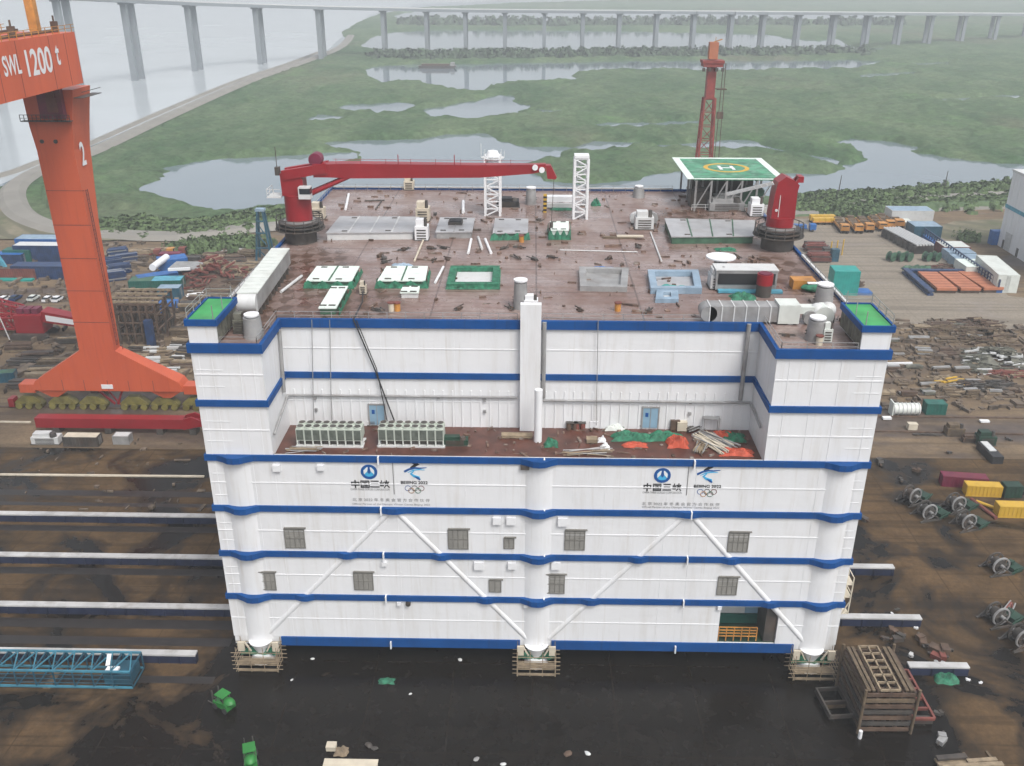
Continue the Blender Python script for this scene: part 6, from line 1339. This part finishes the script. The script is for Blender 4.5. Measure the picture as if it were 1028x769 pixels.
# grillage stack
A = at(850, 737); B = at(916, 729); t = thing('grillage_stack', 'tall stack of rusty steel grillage frames right of the platform front corner', 'grillage', (45.2, -7.6, 0), .02)
GX_, GY_ = 3.1, 4.1
for k in range(7):
    b = MB(); z = .5+k*.95
    for x in np.linspace(-GX_, GX_, 5): b.bar((x, -GY_, z), (x, GY_, z), .3, .62)
    for y in np.linspace(-GY_, GY_, 9): b.bar((-GX_, y, z+.02), (GX_, y, z+.02), .26, .5)
    b.build('grillage_layer', ('rust_steel', 'dark_steel', 'rust_steel', 'dark_steel', 'rust_steel', 'timber', 'rust_steel')[k], t)
b = MB(); z = 7.0
for x in (-1.5, -.25, 1.0): b.bar((x, -GY_, z), (x, GY_, z), .2, .3)
for y in np.linspace(-GY_, GY_, 7): b.bar((-1.5, y, z), (1.0, y, z), .18, .3)
b.build('top_ladder_frame', 'timber_pale', t)
b = MB(); [b.bar((x, -GY_, 6.9), (x, GY_, 6.9), .4, .2) for x in (-2.9, -2.3, 1.9, 2.5)]; b.build('top_beam', 'timber', t)
b = MB(); [b.cyl(x, y, 0, .2, 7.2, 10) for x in (-GX_-.3, GX_+.3) for y in (-GY_-.2, GY_+.2)]; b.each('corner_post', 'timber', t)
b = MB(); b.cyl(-GX_-.3, -GY_-1.0, 0, .25, 1.2, 10); b.build('foot_post', 'white_trim', t)
t = thing('steel_grating', 'reddish steel grating leaning beside the tall grillage stack', 'grating', (50.6, -6.0, .02), .02); b = MB(); [b.bar((x, -4.5, 1.2), (x, 4.5, 1.2), .3, .5) for x in (-1.4, 1.4)]; [b.bar((-1.4, y, 1.2), (1.4, y, 1.2), .28, .4) for y in np.linspace(-4.5, 4.5, 6)]; b.build('frame', 'rust_red', t); MB().box(-1.5, 1.5, -4.2, -3.6, 0, .9).box(-1.5, 1.5, 3.6, 4.2, 0, .9).each('support', 'dark_steel', t)
t = thing('floor_grating', 'dark low steel frame left of the tall grillage stack', 'grating', (40.2, -7.4, .02), .1); b = MB(); [b.bar((x, -2.5, .8), (x, 2.5, .8), .25, .8) for x in (-1.6, 1.6)]; [b.bar((-1.6, y, .8), (1.6, y, .8), .22, .6) for y in (-2.5, 0, 2.5)]; b.build('frame', 'dark_steel', t); MB().cb(0, 0, 0, 3, .5, .38).build('bearer', 'timber', t)
for k, (x, y) in enumerate(((925, 674), (931, 675), (938, 671), (945, 672))):
    t = thing('jack_stand', OR[k]+' from the left of four small white jacks before the short slideway beam', 'jack', at(x, y), group='white jacks beside the slideway beam'); MB().cyl(0, 0, 0, .42, .3, 12).cyl(0, 0, .3, .22, .9, 10).build('stand', 'white_trim', t, True); MB().cyl(0, 0, 1.2, .3, .12, 10).build('head', 'steel_grey', t)
for x, y, s, m, lab in ((895, 634, 1.3, 'rust_steel', 'left rusty clamp on the wet ground behind the grillage stack'), (901, 643, 1.5, 'dark_steel', 'dark clamp right of the rusty clamp behind the grillage stack'), (889, 642, .9, 'dark_steel', 'small dark block left of the dark clamp'), (926, 646, 1.6, 'rust_steel', 'rusty block in the middle of the wet ground'), (940, 655, 2.2, 'rust_steel', 'rusty plate heap before the short slideway beam'), (940, 661, 1.6, 'rust_red', 'reddish plates beside the rusty plate heap'), (941, 717, .9, 'dark_steel', 'small dark stone right of the grillage stack'), (919, 631, .5, 'white_trim', 'tiny white piece on the wet ground'), (972, 683, .5, 'white_trim', 'white scrap right of the green net heap'), (984, 686, .4, 'white_trim', 'smaller white scrap right of the green net heap'), (895, 616, .4, 'white_trim', 'white scrap before the second slideway beam'), (914, 658, .8, 'beam_white', 'white plate left of the rusty plate heap'), (884, 466, 1.6, 'dark_steel', 'dark lump beside the right wall of the platform'), (919, 473, 1.2, 'rust_steel', 'rusty lump on the brown ground behind the reels'), (905, 483, .9, 'dark_steel', 'small dark lump behind the leftmost cable reel'), (953, 455, .9, 'dark_steel', 'dark lump in the shallow water'), (1013, 442, 1.0, 'dark_steel', 'dark lump beyond the black trough'), (866, 522, 1.6, 'dark_steel', 'dark box against the right wall of the platform'), (980, 525, 1.0, 'light_grey', 'grey lump between the reels and yellow boxes'), (945, 745, 1.4, 'steel_grey', 'grey green heap at the lower right'), (900, 565+48, .6, 'dark_steel', 'dark end piece of the second slideway beam')):
    p = at(x, y); t = thing('steel_scrap', lab, 'scrap', p, x*.3); b = MB(); rn = random.Random(x+y); b.cb(0, 0, 0, s, s*.6, s*.45); b.cb(s*.4, .2*s, s*.1, s*.5, s*.7, s*.5, .6); b.build('block', m, t); c = MB(); c.bar((-s*.8, 0, s*.2), (s*.9, s*.3, s*.5), s*.16); c.build('bar', 'dark_steel' if m != 'dark_steel' else 'rust_steel', t)
stack(at(960, 772), 5, 3, .9, 'timber_pale', 'pale timber pallet stack at the lower right edge', .1, None, 'pallet_stack')
stack(at(985, 765), 5, 3, .8, 'timber_pale', 'second pale pallet stack right of the first at the lower right edge', .1, None, 'pallet_stack', seed=3)
# ================================================================== RIGHT YARD
def reel(px, py, rz, label, s=1.0):
    t = thing('cable_reel', label, 'reel', at(px, py), rz, 'big cable reels on the wet ground')
    for y in (-.8, .8):
        f = MB().ring((0, y, 2.1*s), (0, 1, 0), 2.05*s, .25, .34*s, 26).build('rim', 'steel_grey' if y < 0 else 'dark_steel', t); b = MB()
        for k in range(6): a = k*math.pi/3; b.bar((0, y, 2.1*s), (1.75*s*math.cos(a), y, 2.1*s+1.75*s*math.sin(a)), .16)
        b.build('spoke', 'dark_steel', f)
    MB().cone((0, -.78, 2.1*s), (0, .78, 2.1*s), 1.35*s, 1.05*s, 20).build('hub', 'dark_steel', t, True); MB().cone((0, -1.5, 2.1*s), (0, 1.5, 2.1*s), .4*s, .42*s, 14).build('axle', 'steel_grey', t, True)
    b = MB(); [b.bar((x, y, .15), (0, y, 2.1*s), .22) for x in (-1.9, 1.9) for y in (-1.5, 1.5)]; [b.bar((-2.2, y, .14), (2.2, y, .14), .28) for y in (-1.5, 1.5)]; b.build('cradle', 'dark_steel', t)
    b = MB(); b.cb(2.9, -.3, .02, 2.0, 1.8, .9, .2); b.cb(2.7, .4, .9, .9, .8, .5, .5); b.bar((1.6, -1.6, .3), (4.1, -1.2, 1.0), .25); b.build('drive_motor', 'dark_green', t)
    return t
for px, py, rz, lab in ((914, 503, .5, 'cable reel farthest left behind the slideway beam'), (929, 519, .3, 'cable reel in front of the farthest left one'), (958, 511, .3, 'cable reel nearest to the yellow boxes, behind another reel'), (968, 529, .3, 'cable reel with green motor in the front of the middle pair'), (1000, 573, .2, 'lone cable reel on the wet ground at right'), (999, 624, .3, 'cable reel with red pipes at the right edge'), (1022, 646, .3, 'cable reel cut by the right edge, nearest the viewer')):
    reel(px, py, rz, lab, .74)
pole_pile(1014, 612, 9, 4, 'rust_red', 'red pipes behind the cable reel at the right edge', 0, 1.4, 1.0, .12, 41)
container(at(966, 487), 8.2, 2.2, 2.2, 'maroon', 'magenta shipping container behind the yellow box', -.12)
container(at(985, 496), 6.4, 2.1, 2.2, 'yellow', 'yellow box in front of the magenta container', -.06, 'yellow boxes', None, 'yellow_box', 'box')
container(at(1020, 517), 7.4, 2.2, 2.3, 'yellow', 'yellow box cut by the right edge of the photo', -.03, 'yellow boxes', None, 'yellow_box', 'box')
container(at(1014, 497), 3.2, 2.2, 2.4, 'dark_green', 'dark green box joined by a white pole to the yellow box', 0, None, None, 'generator_box', 'box')
rod([(1002, 492), (1009, 489)], .2, 'white_trim', 'white pole between yellow box and dark green box', .9); rod([(980, 503), (1004, 512)], .3, 'yellow', 'yellow beam lying between the two yellow boxes', 0, 'yellow_beam', 'beam'); rod([(975, 501), (1000, 520)], .35, 'rust_red', 'rusty beam lying left of the yellow beam', 0, 'steel_beam', 'beam')
rz, L_, p = rzp((985, 450), (1001, 466)); t = thing('trough', 'long black trough with grey load lying in the shallow water', 'trough', (p.x, p.y, 0), rz); MB().box(-L_/2, L_/2, -1.1, 1.1, 0, 1.6).build('trough_shell', 'ink_black', t); MB().box(-L_/2+.3, L_/2-2.4, -.7, .7, 1.61, 1.8).build('load', 'light_grey', t)
machine(988, 445, 3.6, 2.4, 3.0, 'dark_green', 'dark green machine standing at the end of the black trough', 'machine', 'yard_machine', 0); machine(957, 436, 3.6, 2.2, 2.6, 'timber', 'brown box by the flooded edge', 'box', 'yard_box', 0); machine(973, 443, 3.2, 1.4, 1.5, 'rust_steel', 'rusty pile of tubs in the shallow water', 'tub', 'steel_tub', 0)
p = at(908, 416); t = thing('storage_tank', 'white ribbed tank lying beside the dark green container', 'tank', (p.x, p.y, 0)); MB().cone((-2.9, 0, 1.4), (2.9, 0, 1.4), 1.3, 1.3, 20).build('vessel', 'pale_container', t, True); b = MB(); [b.ring((x, 0, 1.4), (1, 0, 0), 1.42, .22, .2, 20) for x in np.linspace(-2.7, 2.7, 7)]; b.build('rib', 'light_grey', t); b = MB(); [b.cb(x, 0, 0, .4, 2.2, .6) for x in (-2, 2)]; b.build('saddle', 'dark_steel', t); MB().cb(-3.1, 0, 0, .25, 2.4, 3.2).build('end_frame', 'pale_container', t)
container(at(937, 414), 4.4, 2.6, 2.6, 'teal_dark', 'dark green container beside the white ribbed tank', 0)
crate(915, 431, 1.9, 1.3, 1.4, 'cream', 'white box before the white ribbed tank', 0); crate(890, 421, 1.8, 1.0, .5, 'white_trim', 'flat white block at the wall behind the white tank', 0); crate(988, 424, 1.9, 1.0, .4, 'white_trim', 'lone white slab on the brown track at right', 0)
stack(at(930, 437), 6.5, 1.0, .4, 'dark_steel', 'low dark beam lying before the white box', 0, None, 'steel_beam', 'beam')
# rows of stacked material right of the platform
RW = [(395, 890, 22, 6, 'row just behind the white ribbed tank', 4.2), (387, 903, 26, 5, 'second row behind the white ribbed tank', 4.4), (371, 898, 23, 6, 'row beside the thin pale beam', 5), (354, 900, 26, 4, 'row behind the thin pale beam', 5), (341, 895, 27, 4, 'second row from the open apron', 5.5), (328, 922, 24, 3, 'row along the open apron', 6)]
k = 0; rn = random.Random(12)
for y, x0, dx, n, lab, L_ in RW:
    for i in range(n):
        x = x0+i*dx+rn.uniform(-4, 4); m = ('timber_pale', 'timber', 'rust_steel', 'timber', 'pipe_pile')[(i*2+k) % 5]
        stack(at(x, y+rn.uniform(-2, 2)), L_*rn.uniform(.7, 1.15), rn.uniform(2.0, 3.2), rn.uniform(.7, 1.5), m, OR[i]+' stack from the platform in the '+lab, rn.uniform(-.15, .15), 'stacked materials right of the platform', 'material_stack', seed=k*10+i, m2='steel_grey')
    k += 1
A = at(890, 368.5); B = at(915, 368); o = MB().bar((0, 0, .9), (B.x-A.x, B.y-A.y, .9), .5).build('thin_beam', 'white_trim'); o.location = (A.x, A.y, .02); tag(o, 'thin pale beam with white end beside the right wall', 'beam')
def tangle(px, py, w_, d_, h, n, m, m2, label, seed, name='pipe_heap', r=.3, Lm=4):
    p = at(px, py); t = thing(name, label, 'heap', (p.x, p.y+d_*.3, 0)); rn = random.Random(seed); b = MB(); c = MB()
    for k in range(n):
        x = rn.uniform(-1, 1); y = rn.uniform(-1, 1); zz = h*(1-max(abs(x), abs(y))**2)*rn.uniform(.4, 1)+.1; a = rn.gauss(0, .25); l = rn.uniform(.3, 1)*Lm/2
        (b if k % 4 else c).bar((x*w_/2-l*math.cos(a), y*d_/2-l*math.sin(a), zz), (x*w_/2+l*math.cos(a), y*d_/2+l*math.sin(a), zz+rn.uniform(-.2, .2)), r*rn.uniform(.6, 1.4))
    b.build('pipe', m, t); c.build('pale_pipe', m2, t)
    MB().add([(w_*.48*math.cos(q*.524), d_*.48*math.sin(q*.524), .02) for q in range(12)]+[(-w_*.2, 0, h*.8), (w_*.2, 0, h*.8)], [(q, (q+1) % 12, 12 if 3 <= q < 9 else 13) for q in range(12)]).build('heap_core', m, t); return t
tangle(1008, 372, 16, 14, 4.2, 160, 'pipe_pile', 'light_grey', 'large grey green heap of pipes at the right edge', 51)
tangle(992, 345, 14, 13, 2.6, 110, 'timber', 'rust_steel', 'brown heap of timber behind the grey green pipe heap', 52)
tangle(985, 330, 12, 8, 2.0, 80, 'rust_steel', 'timber_pale', 'heap with pale ends at the edge of the open apron', 53)
tangle(993, 393, 14, 5, 2.2, 90, 'dark_steel', 'rust_steel', 'long dark heap near the brown track at right', 54)
tangle(1015, 378, 10, 3, 1.4, 50, 'rust_red', 'timber_pale', 'reddish heap before the grey green pipe heap', 55)
tangle(953, 388, 8, 5, 1.8, 60, 'timber_pale', 'yellow', 'pale heap with yellow pieces behind the green container', 56)
tangle(965, 398, 9, 3, 1.3, 50, 'timber', 'timber_pale', 'sloping timber heap right of the green container', 57)
tangle(945, 333, 10, 5, 1.5, 70, 'timber', 'rust_steel', 'flat brown heap behind the middle of the right stacks', 58)
# apron: teal container, blue plate, red frames
container(at(845, 293), 7.6, 6.5, 7.4, 'teal', 'big teal steel box standing beside the right deck edge', -.05, None, 'teal', 'steel_box', 'box')
o = MB().box(-4.6, 4.6, -2.2, 2.2, 0, .8).build('steel_plate', 'blue'); o.location = at(858, 294); tag(o, 'flat blue pontoon before the big teal box', 'plate')
tangle(859, 288, 4, 4, 2.6, 30, 'rust_steel', 'dark_steel', 'small rusty heap beside the big teal box', 61)
for x, y, m, lab in ((818, 252, 'rust_red', 'back red brown stack beside the right deck edge'), (821, 262, 'rust_red', 'front red brown stack beside the right deck edge'), (830, 258, 'dark_steel', 'dark frame stack right of the red brown stacks')):
    stack(at(x, y), 8 if m == 'rust_red' else 3, 5, 3, m, lab, 0, None, 'steel_stack', seed=int(x))
container(at(837, 262), 2.4, 2.2, 4.2, 'truss_blue', 'small upright blue box by the yellow posts', 0, None, None, 'upright_box', 'box')
for k, x in enumerate((833, 839, 845)):
    o = MB().cyl(0, 0, 0, .22, 5.5, 8).build('yellow_post', 'yellow'); o.location = at(x, 258-k); tag(o, ('left', 'middle', 'right')[k]+' of three yellow posts beside the blue box', 'post', 'yellow posts')
truck(at(804, 232), 0, 'blue truck behind the boomless crane', 'blue', 'navy', 11, None, 'blue')
for k, x in enumerate((817, 823, 829, 835)):
    truck(at(x, 224), 1.57, OR[k]+' from the left of the small amber vehicles at the back of the apron', 'yellow', 'amber', 6.5, 'small amber vehicles at the back', 'yellow')
def trailer(A, B, label, m='amber'):
    rz, L_, p = rzp(A, B); t = thing('heavy_trailer', label, 'trailer', (p.x, p.y, 0), rz, 'amber heavy trailers on the apron')
    MB().box(-L_/2, L_/2, -1.6, 1.6, 1.2, 1.9).build('platform', m, t)
    c = MB().box(-L_/2, -L_/2+3.2, -1.5, 1.5, 1.91, 3.3).build('power_pack', 'amber', t); MB().box(-L_/2-.05, -L_/2+.02, -1.2, 1.2, 2.7, 3.1).build('cab_window', 'car_glass', c)
    b = MB(); n = int(L_/2.2)
    for k in range(n):
        x = -L_/2+1+k*(L_-2)/(n-1); [b.cone((x, y-.5, .6), (x, y+.5, .6), .6, .6, 10) for y in (-1.05, 1.05)]
    b.each('wheel', 'tyre', t, True); b = MB(); [b.box(x, x+1.2, -1.3, 1.3, 1.92, 2.3+.6*(int(x) % 2)) for x in np.arange(-L_/2+4, L_/2-1, 2.4)]; b.build('deck_load', 'timber', t); return t
for k, (a, e) in enumerate((((848, 235), (839, 224)), ((862, 235), (852, 223)), ((873, 234), (862, 223)), ((886, 233), (874, 222)), ((894, 231), (882, 220)), ((903, 230), (891, 219)))):
    trailer(a, e, OR[k]+' from the left of the amber heavy trailers parked in a slanting row')
# pipes with white tops, blue fence, containers
rz, L_, p = rzp((927, 255), (893, 237)); t = thing('pipe_rack', 'dark rack loaded with long white tubes on the apron', 'rack', (p.x, p.y, 0), rz); b = MB(); [b.box(x, x+.5, -3.4, 3.4, 0, 2.8) for x in np.linspace(-L_/2, L_/2-.5, 9)]; b.build('rack_frame', 'dark_steel', t); b = MB(); [b.cone((-L_/2, y, 3.2), (L_/2, y, 3.2), .38, .38, 8) for y in (-2.9, -1.8, -.7, .4, 1.5, 2.6)]; b.build('tube', 'light_grey', t, True); MB().box(-L_/2, L_/2, -2.6, 3.0, .4, 2.6).build('stored_tube', 'dark_steel', t)
rz, L_, p = rzp((1003, 294), (921, 235)); t = thing('blue_fence', 'long blue steel barrier running slantwise across the apron', 'barrier', (p.x, p.y, 0), rz); b = MB(); n = 34
MB().box(-L_/2, L_/2, -.9, .9, 0, 1.6).build('lower_beam', 'blue', t)
for k in range(n): x = -L_/2+k*L_/(n-1); b.bar((x, .5, 1.6), (x, .5, 4.0), .35)
b.bar((-L_/2, .5, 4.0), (L_/2, .5, 4.0), .35); b.bar((-L_/2, .5, 2.8), (L_/2, .5, 2.8), .25); b.build('upright', 'navy', t)
rzf = rz
for (x, y, l, wd, h, m, mr, lab) in ((955, 254, 9, 8, 3.2, 'rust_red', 'pale_container', 'pale roofed container farthest back beyond the blue barrier'), (961, 260, 9, 6, 3.0, 'sky_blue', 'sky_blue', 'blue grey container second in the row beyond the barrier'), (968, 266, 9, 6, 3.0, 'sky_blue', 'sky_blue', 'light blue container third in the row beyond the barrier'), (978, 274, 10, 9, 3.4, 'pale_container', 'pale_green', 'pale green container fourth in the row beyond the barrier')):
    container(at(x, y), l, wd, h, m, lab, .0, 'containers beyond the blue barrier', mr)
rz, L_, p = rzp((1011, 295), (988, 274)); container(Vector((p.x, p.y+1, 0)), L_, 6.2, 5.6, 'pale_container', 'big white container at the near end of the blue barrier', rz+math.pi, None, 'pale_container')
container(at(926, 237), 10, 8, 4.6, 'truss_blue', 'blue hut with pale blue roof at the back of the apron', .0, None, 'sky_blue', 'blue_hut', 'hut'); container(at(911, 222), 16, 8, 5, 'light_grey', 'long grey hut near the back road', 0, None, 'sky_blue', 'grey_hut', 'hut')
rz, L_, p = rzp((915, 231), (903, 221)); o = MB().box(-L_/2, L_/2, -1.4, 1.4, 0, 2).build('steel_beam', 'pale_container'); o.location = (p.x, p.y, .02); o.rotation_euler = (0, 0, rz); tag(o, 'pale beam lying between the trailers and blue hut', 'beam')
for k, x in enumerate((894, 903, 911, 930, 939)):
    p = at(x, 262); t = thing('cable_drum', OR[k]+' from the left of the green cable drums on the apron', 'drum', p, .6, 'green cable drums'); b = MB(); [b.ring((0, y, 1.6), (0, 1, 0), 1.6, .2, 1.3, 20) for y in (-.9, .9)]; b.build('flange', 'drum_green', t); MB().cone((0, -.8, 1.6), (0, .8, 1.6), 1.2, 1.2, 18).build('core', 'dark_green', t, True)
for k, x in enumerate((912, 920, 929)):
    tarp(x, 270.5, 4.2, 2.6, 1.8, 'drum_green', OR[k]+' from the left of the green heaps behind the orange plates', 0, 'covered_heap', 0, 70+k)
tangle(945, 270, 9, 4, 1.4, 40, 'rust_steel', 'rust_red', 'rusty heap behind the orange plates', 62)
for k, (a, e) in enumerate((((950, 295), (930, 278)), ((974, 295), (951, 278)), ((997, 294.5), (970, 277.5)))):
    rz, L_, p = rzp(a, e); t = thing('cover_plate', ('left', 'middle', 'right')[k]+' of three large orange panels lying on the apron', 'panel', (p.x, p.y, 0), rz, 'orange panels on the apron'); MB().box(-L_/2, L_/2, -3.0, 3.0, 1.0, 1.8).build('panel', 'orange_plate', t); b = MB(); [b.box(x, x+.5, -2.9, 2.9, 0, .99) for x in np.linspace(-L_/2+.5, L_/2-1, 5)]; b.build('trestle', 'rust_steel', t); b = MB(); [b.box(x, x+.12, -2.95, 2.95, 1.8, 1.85) for x in np.linspace(-L_/2+1.5, L_/2-2, 6)]; b.build('seam', 'rust_red', t)
rz, L_, p = rzp((934, 297), (908, 274)); t = thing('steel_beam', 'dark blue beam along the left side of the orange panels', 'beam', (p.x, p.y, .02), rz); MB().box(-L_/2, L_/2, -.9, .9, 0, .6).build('lower_flange', 'navy', t); MB().box(-L_/2, L_/2, -.9, .9, 1.2, 1.7).build('upper_flange', 'navy', t); MB().box(-L_/2, L_/2, -.3, .3, .6, 1.2).build('web', 'navy', t)
A = at(913, 276); B = at(977, 275); t = thing('steel_beam', 'dark blue beam behind the three orange panels', 'beam', ((A.x+B.x)/2, A.y, .02)); L_ = B.x-A.x; MB().box(-L_/2, L_/2, -.8, .8, 0, .6).build('lower_flange', 'navy', t); MB().box(-L_/2, L_/2, -.8, .8, 1.4, 1.9).build('upper_flange', 'navy', t); MB().box(-L_/2, L_/2, -.25, .25, .6, 1.4).build('web', 'navy', t)
# white workshop at the right edge
wb = thing('workshop', 'tall white workshop with a teal stripe and tall doors at the right edge', 'building', (185, 214, 0)); D0 = at(1001, 246); D1 = at(1028, 263)
ang = math.atan2(D1.y-D0.y, D1.x-D0.x)
wb.location = (D0.x, D0.y, 0); wb.rotation_euler = (0, 0, ang); Lw = 46; Hw = 26
b = MB(); b.box(0, Lw, 0, 40, 0, Hw); b.build('wall', 'white_paint', wb); MB().box(-.3, Lw+.3, -.3, 40.3, Hw+.001, Hw+.8).build('roof', 'light_grey', wb); MB().box(-.12, Lw+.1, -.15, .02, 13.6, 14.9).box(-.14, .02, .02, 40, 13.6, 14.9).build('stripe', 'truss_cyan', wb)
d = MB().box(5, 9, -.2, .03, .1, 6.2).build('door', 'light_grey', wb); b = MB(); [b.box(5+k*.8, 5.1+k*.8, -.26, -.19, .1, 6.2) for k in range(6)]; b.build('door_rib', 'steel_grey', d)
for x in (3.4, 14): MB().box(x, x+1.6, -.15, .03, .1, 3).build('door', 'dark_steel', wb)
b = MB(); [b.box(x, x+.15, -.08, .02, 0, Hw) for x in np.arange(2, Lw, 4.5)]; b.build('cladding_seam', 'white_trim', wb)
container(at(998, 245), 3.6, 3, 5, 'blue', 'blue cabin at the corner of the white workshop', 0, None, None, 'blue_cabin', 'cabin')
scrub('shrub', PG([(968, 242), (975, 241)]), 70, 4, 3, 'bush', 'round green bush before the white workshop', 'bush', None, 12)
scrub('scrub', PG([(852, 217), (868, 216)]), 90, 4, 4, 'bush', 'dark bushes behind the amber trailers', 'bushes', 'stuff', 13)
sheet('grass_patch', PG([(930, 231), (958, 222), (1100, 215), (1100, 243), (1000, 246), (955, 243)]), .018, 'embankment_earth')
# ================================================================== RED TOWER, BRIDGE, BARGE
t = thing('derrick_tower', 'tall dull red lattice tower rising behind the helideck', 'tower', (52.6, 188, 0)); 
MB().lattice((0, 0, 0), (0, 0, 54), 6.2, 13, .2, 3.2, .55).build('lattice', 'tower_red', t); MB().box(-1.3, 1.3, -1.3, 1.3, 53.5, 64).build('upper_column', 'tower_red', t); MB().box(-3.2, 3.2, -2.6, 2.6, 64, 64.8).box(-2.9, 2.9, -2.4, 2.4, 63.0, 63.9).build('crown_platform', 'tower_red', t); MB().box(-1.3, 1.3, -1.3, 1.3, 65.1, 69.8).build('crown_block', 'orange_plate', t)
b = MB(); [b.box(x-.4, x+.4, -3.1, -2.3, 61.8, 62.8) for x in (-2.8, -1, 1, 2.8)]; b.build('sheave', 'dark_steel', t); b = MB(); b.tube([(3.9, -1, 64), (4.6, -1, 20), (6.2, -1, 0)], .12, 5); b.tube([(3.2, -1, 64), (3.0, -1, 34)], .12, 5); b.box(2.6, 4.4, -1.6, -.4, 48, 50); b.box(1.8, 4.8, -1.5, 1, 56.4, 56.7); b.build('cable', 'rust_steel', t); b = MB(); b.bar((0, 0, 69.8), (2.4, 0, 70.6), .3); b.bar((.5, 0, 70.0), (.5, 0, 71.2), .15); b.build('aviation_light', 'amber', t)
br = thing('river_bridge', 'long hazy concrete bridge on tall piers crossing the river mouth', 'bridge', (0, 980, 0))
PX = [(-60, -14, 120), (-2, -10, 104), (70, -5, 93), (137, -1.0, 80), (205, 2, 68), (267, 4.6, 62), (329, 6.2, 57), (388, 8.2, 56.5), (430, 8.8, 56), (468, 9.2, 56), (507, 9.6, 56), (546, 10, 56), (584, 10.2, 56), (620, 10.4, 56), (657, 10.6, 56), (694, 10.9, 56), (731, 11.2, 55.5), (764, 11.5, 55), (798, 11.8, 53), (833, 12.1, 51), (867, 12.3, 49), (899, 12.6, 47), (930, 12.8, 45), (963, 13, 43), (996, 13.2, 41), (1030, 13.4, 39), (1064, 13.6, 37), (1100, 13.8, 35)]
DKP = []
for k, (x, yd, yb_) in enumerate(PX):
    g_ = at(x, yb_); zz = aty(x, yd, g_.y).z; DKP.append(Vector((g_.x, g_.y, zz)))
for it in range(3):
    Q = [p.copy() for p in DKP]
    for i in range(1, len(Q)-1): DKP[i].z = (Q[i-1].z+2*Q[i].z+Q[i+1].z)/4; DKP[i].y = (Q[i-1].y+2*Q[i].y+Q[i+1].y)/4
b = MB()
for a, e in zip(DKP, DKP[1:]):
    for o in (-7.5, 7.5): b.bar((a.x, a.y+o, a.z-1.4), (e.x, e.y+o, e.z-1.4), 11, 2.8)
W(b, 'deck', 'bridge_concrete', br)
b = MB()
for a, e in zip(DKP, DKP[1:]):
    b.bar((a.x, a.y-12.8, a.z+.6), (e.x, e.y-12.8, e.z+.6), .4, 1.2)
W(b, 'parapet', 'light_grey', br)
for a in DKP:
    b = MB()
    for o in (-7.5, 7.5):
        ww = 1.9 if a.x > -200 else 2.4
        b.box(a.x-ww, a.x+ww, a.y+o-2, a.y+o+2, -2, a.z-4.2); b.box(a.x-ww-1.4, a.x+ww+1.4, a.y+o-2.4, a.y+o+2.4, a.z-4.2, a.z-2.7)
    W(b, 'pier', 'bridge_concrete', br)
p = at(439, 68); t = thing('barge', 'dark low barge lying on the far pond below the bridge', 'barge', (p.x, p.y, -.5)); MB().vprism([(-19, 2.6), (-16, 0), (16, 0), (19, 2.6)], -4, 4).build('hull', 'dark_steel', t); MB().box(-15, 12, -3, 3, 2.6, 4.2).build('cargo', 'rust_steel', t); MB().box(13, 17, -2.5, 2.5, 2.6, 5.6).build('deckhouse', 'steel_grey', t)
for x, y, lab in ((841, 197, 'thin dark pole standing left in the reed fringe by the pond'), (947, 192, 'thin dark pole standing right in the reed fringe by the pond')):
    o = MB().cone((0, 0, 0), (.4, 0, 9), .25, .15, 6).build('marker_pole', 'dark_steel'); o.location = at(x, y); tag(o, lab, 'pole')
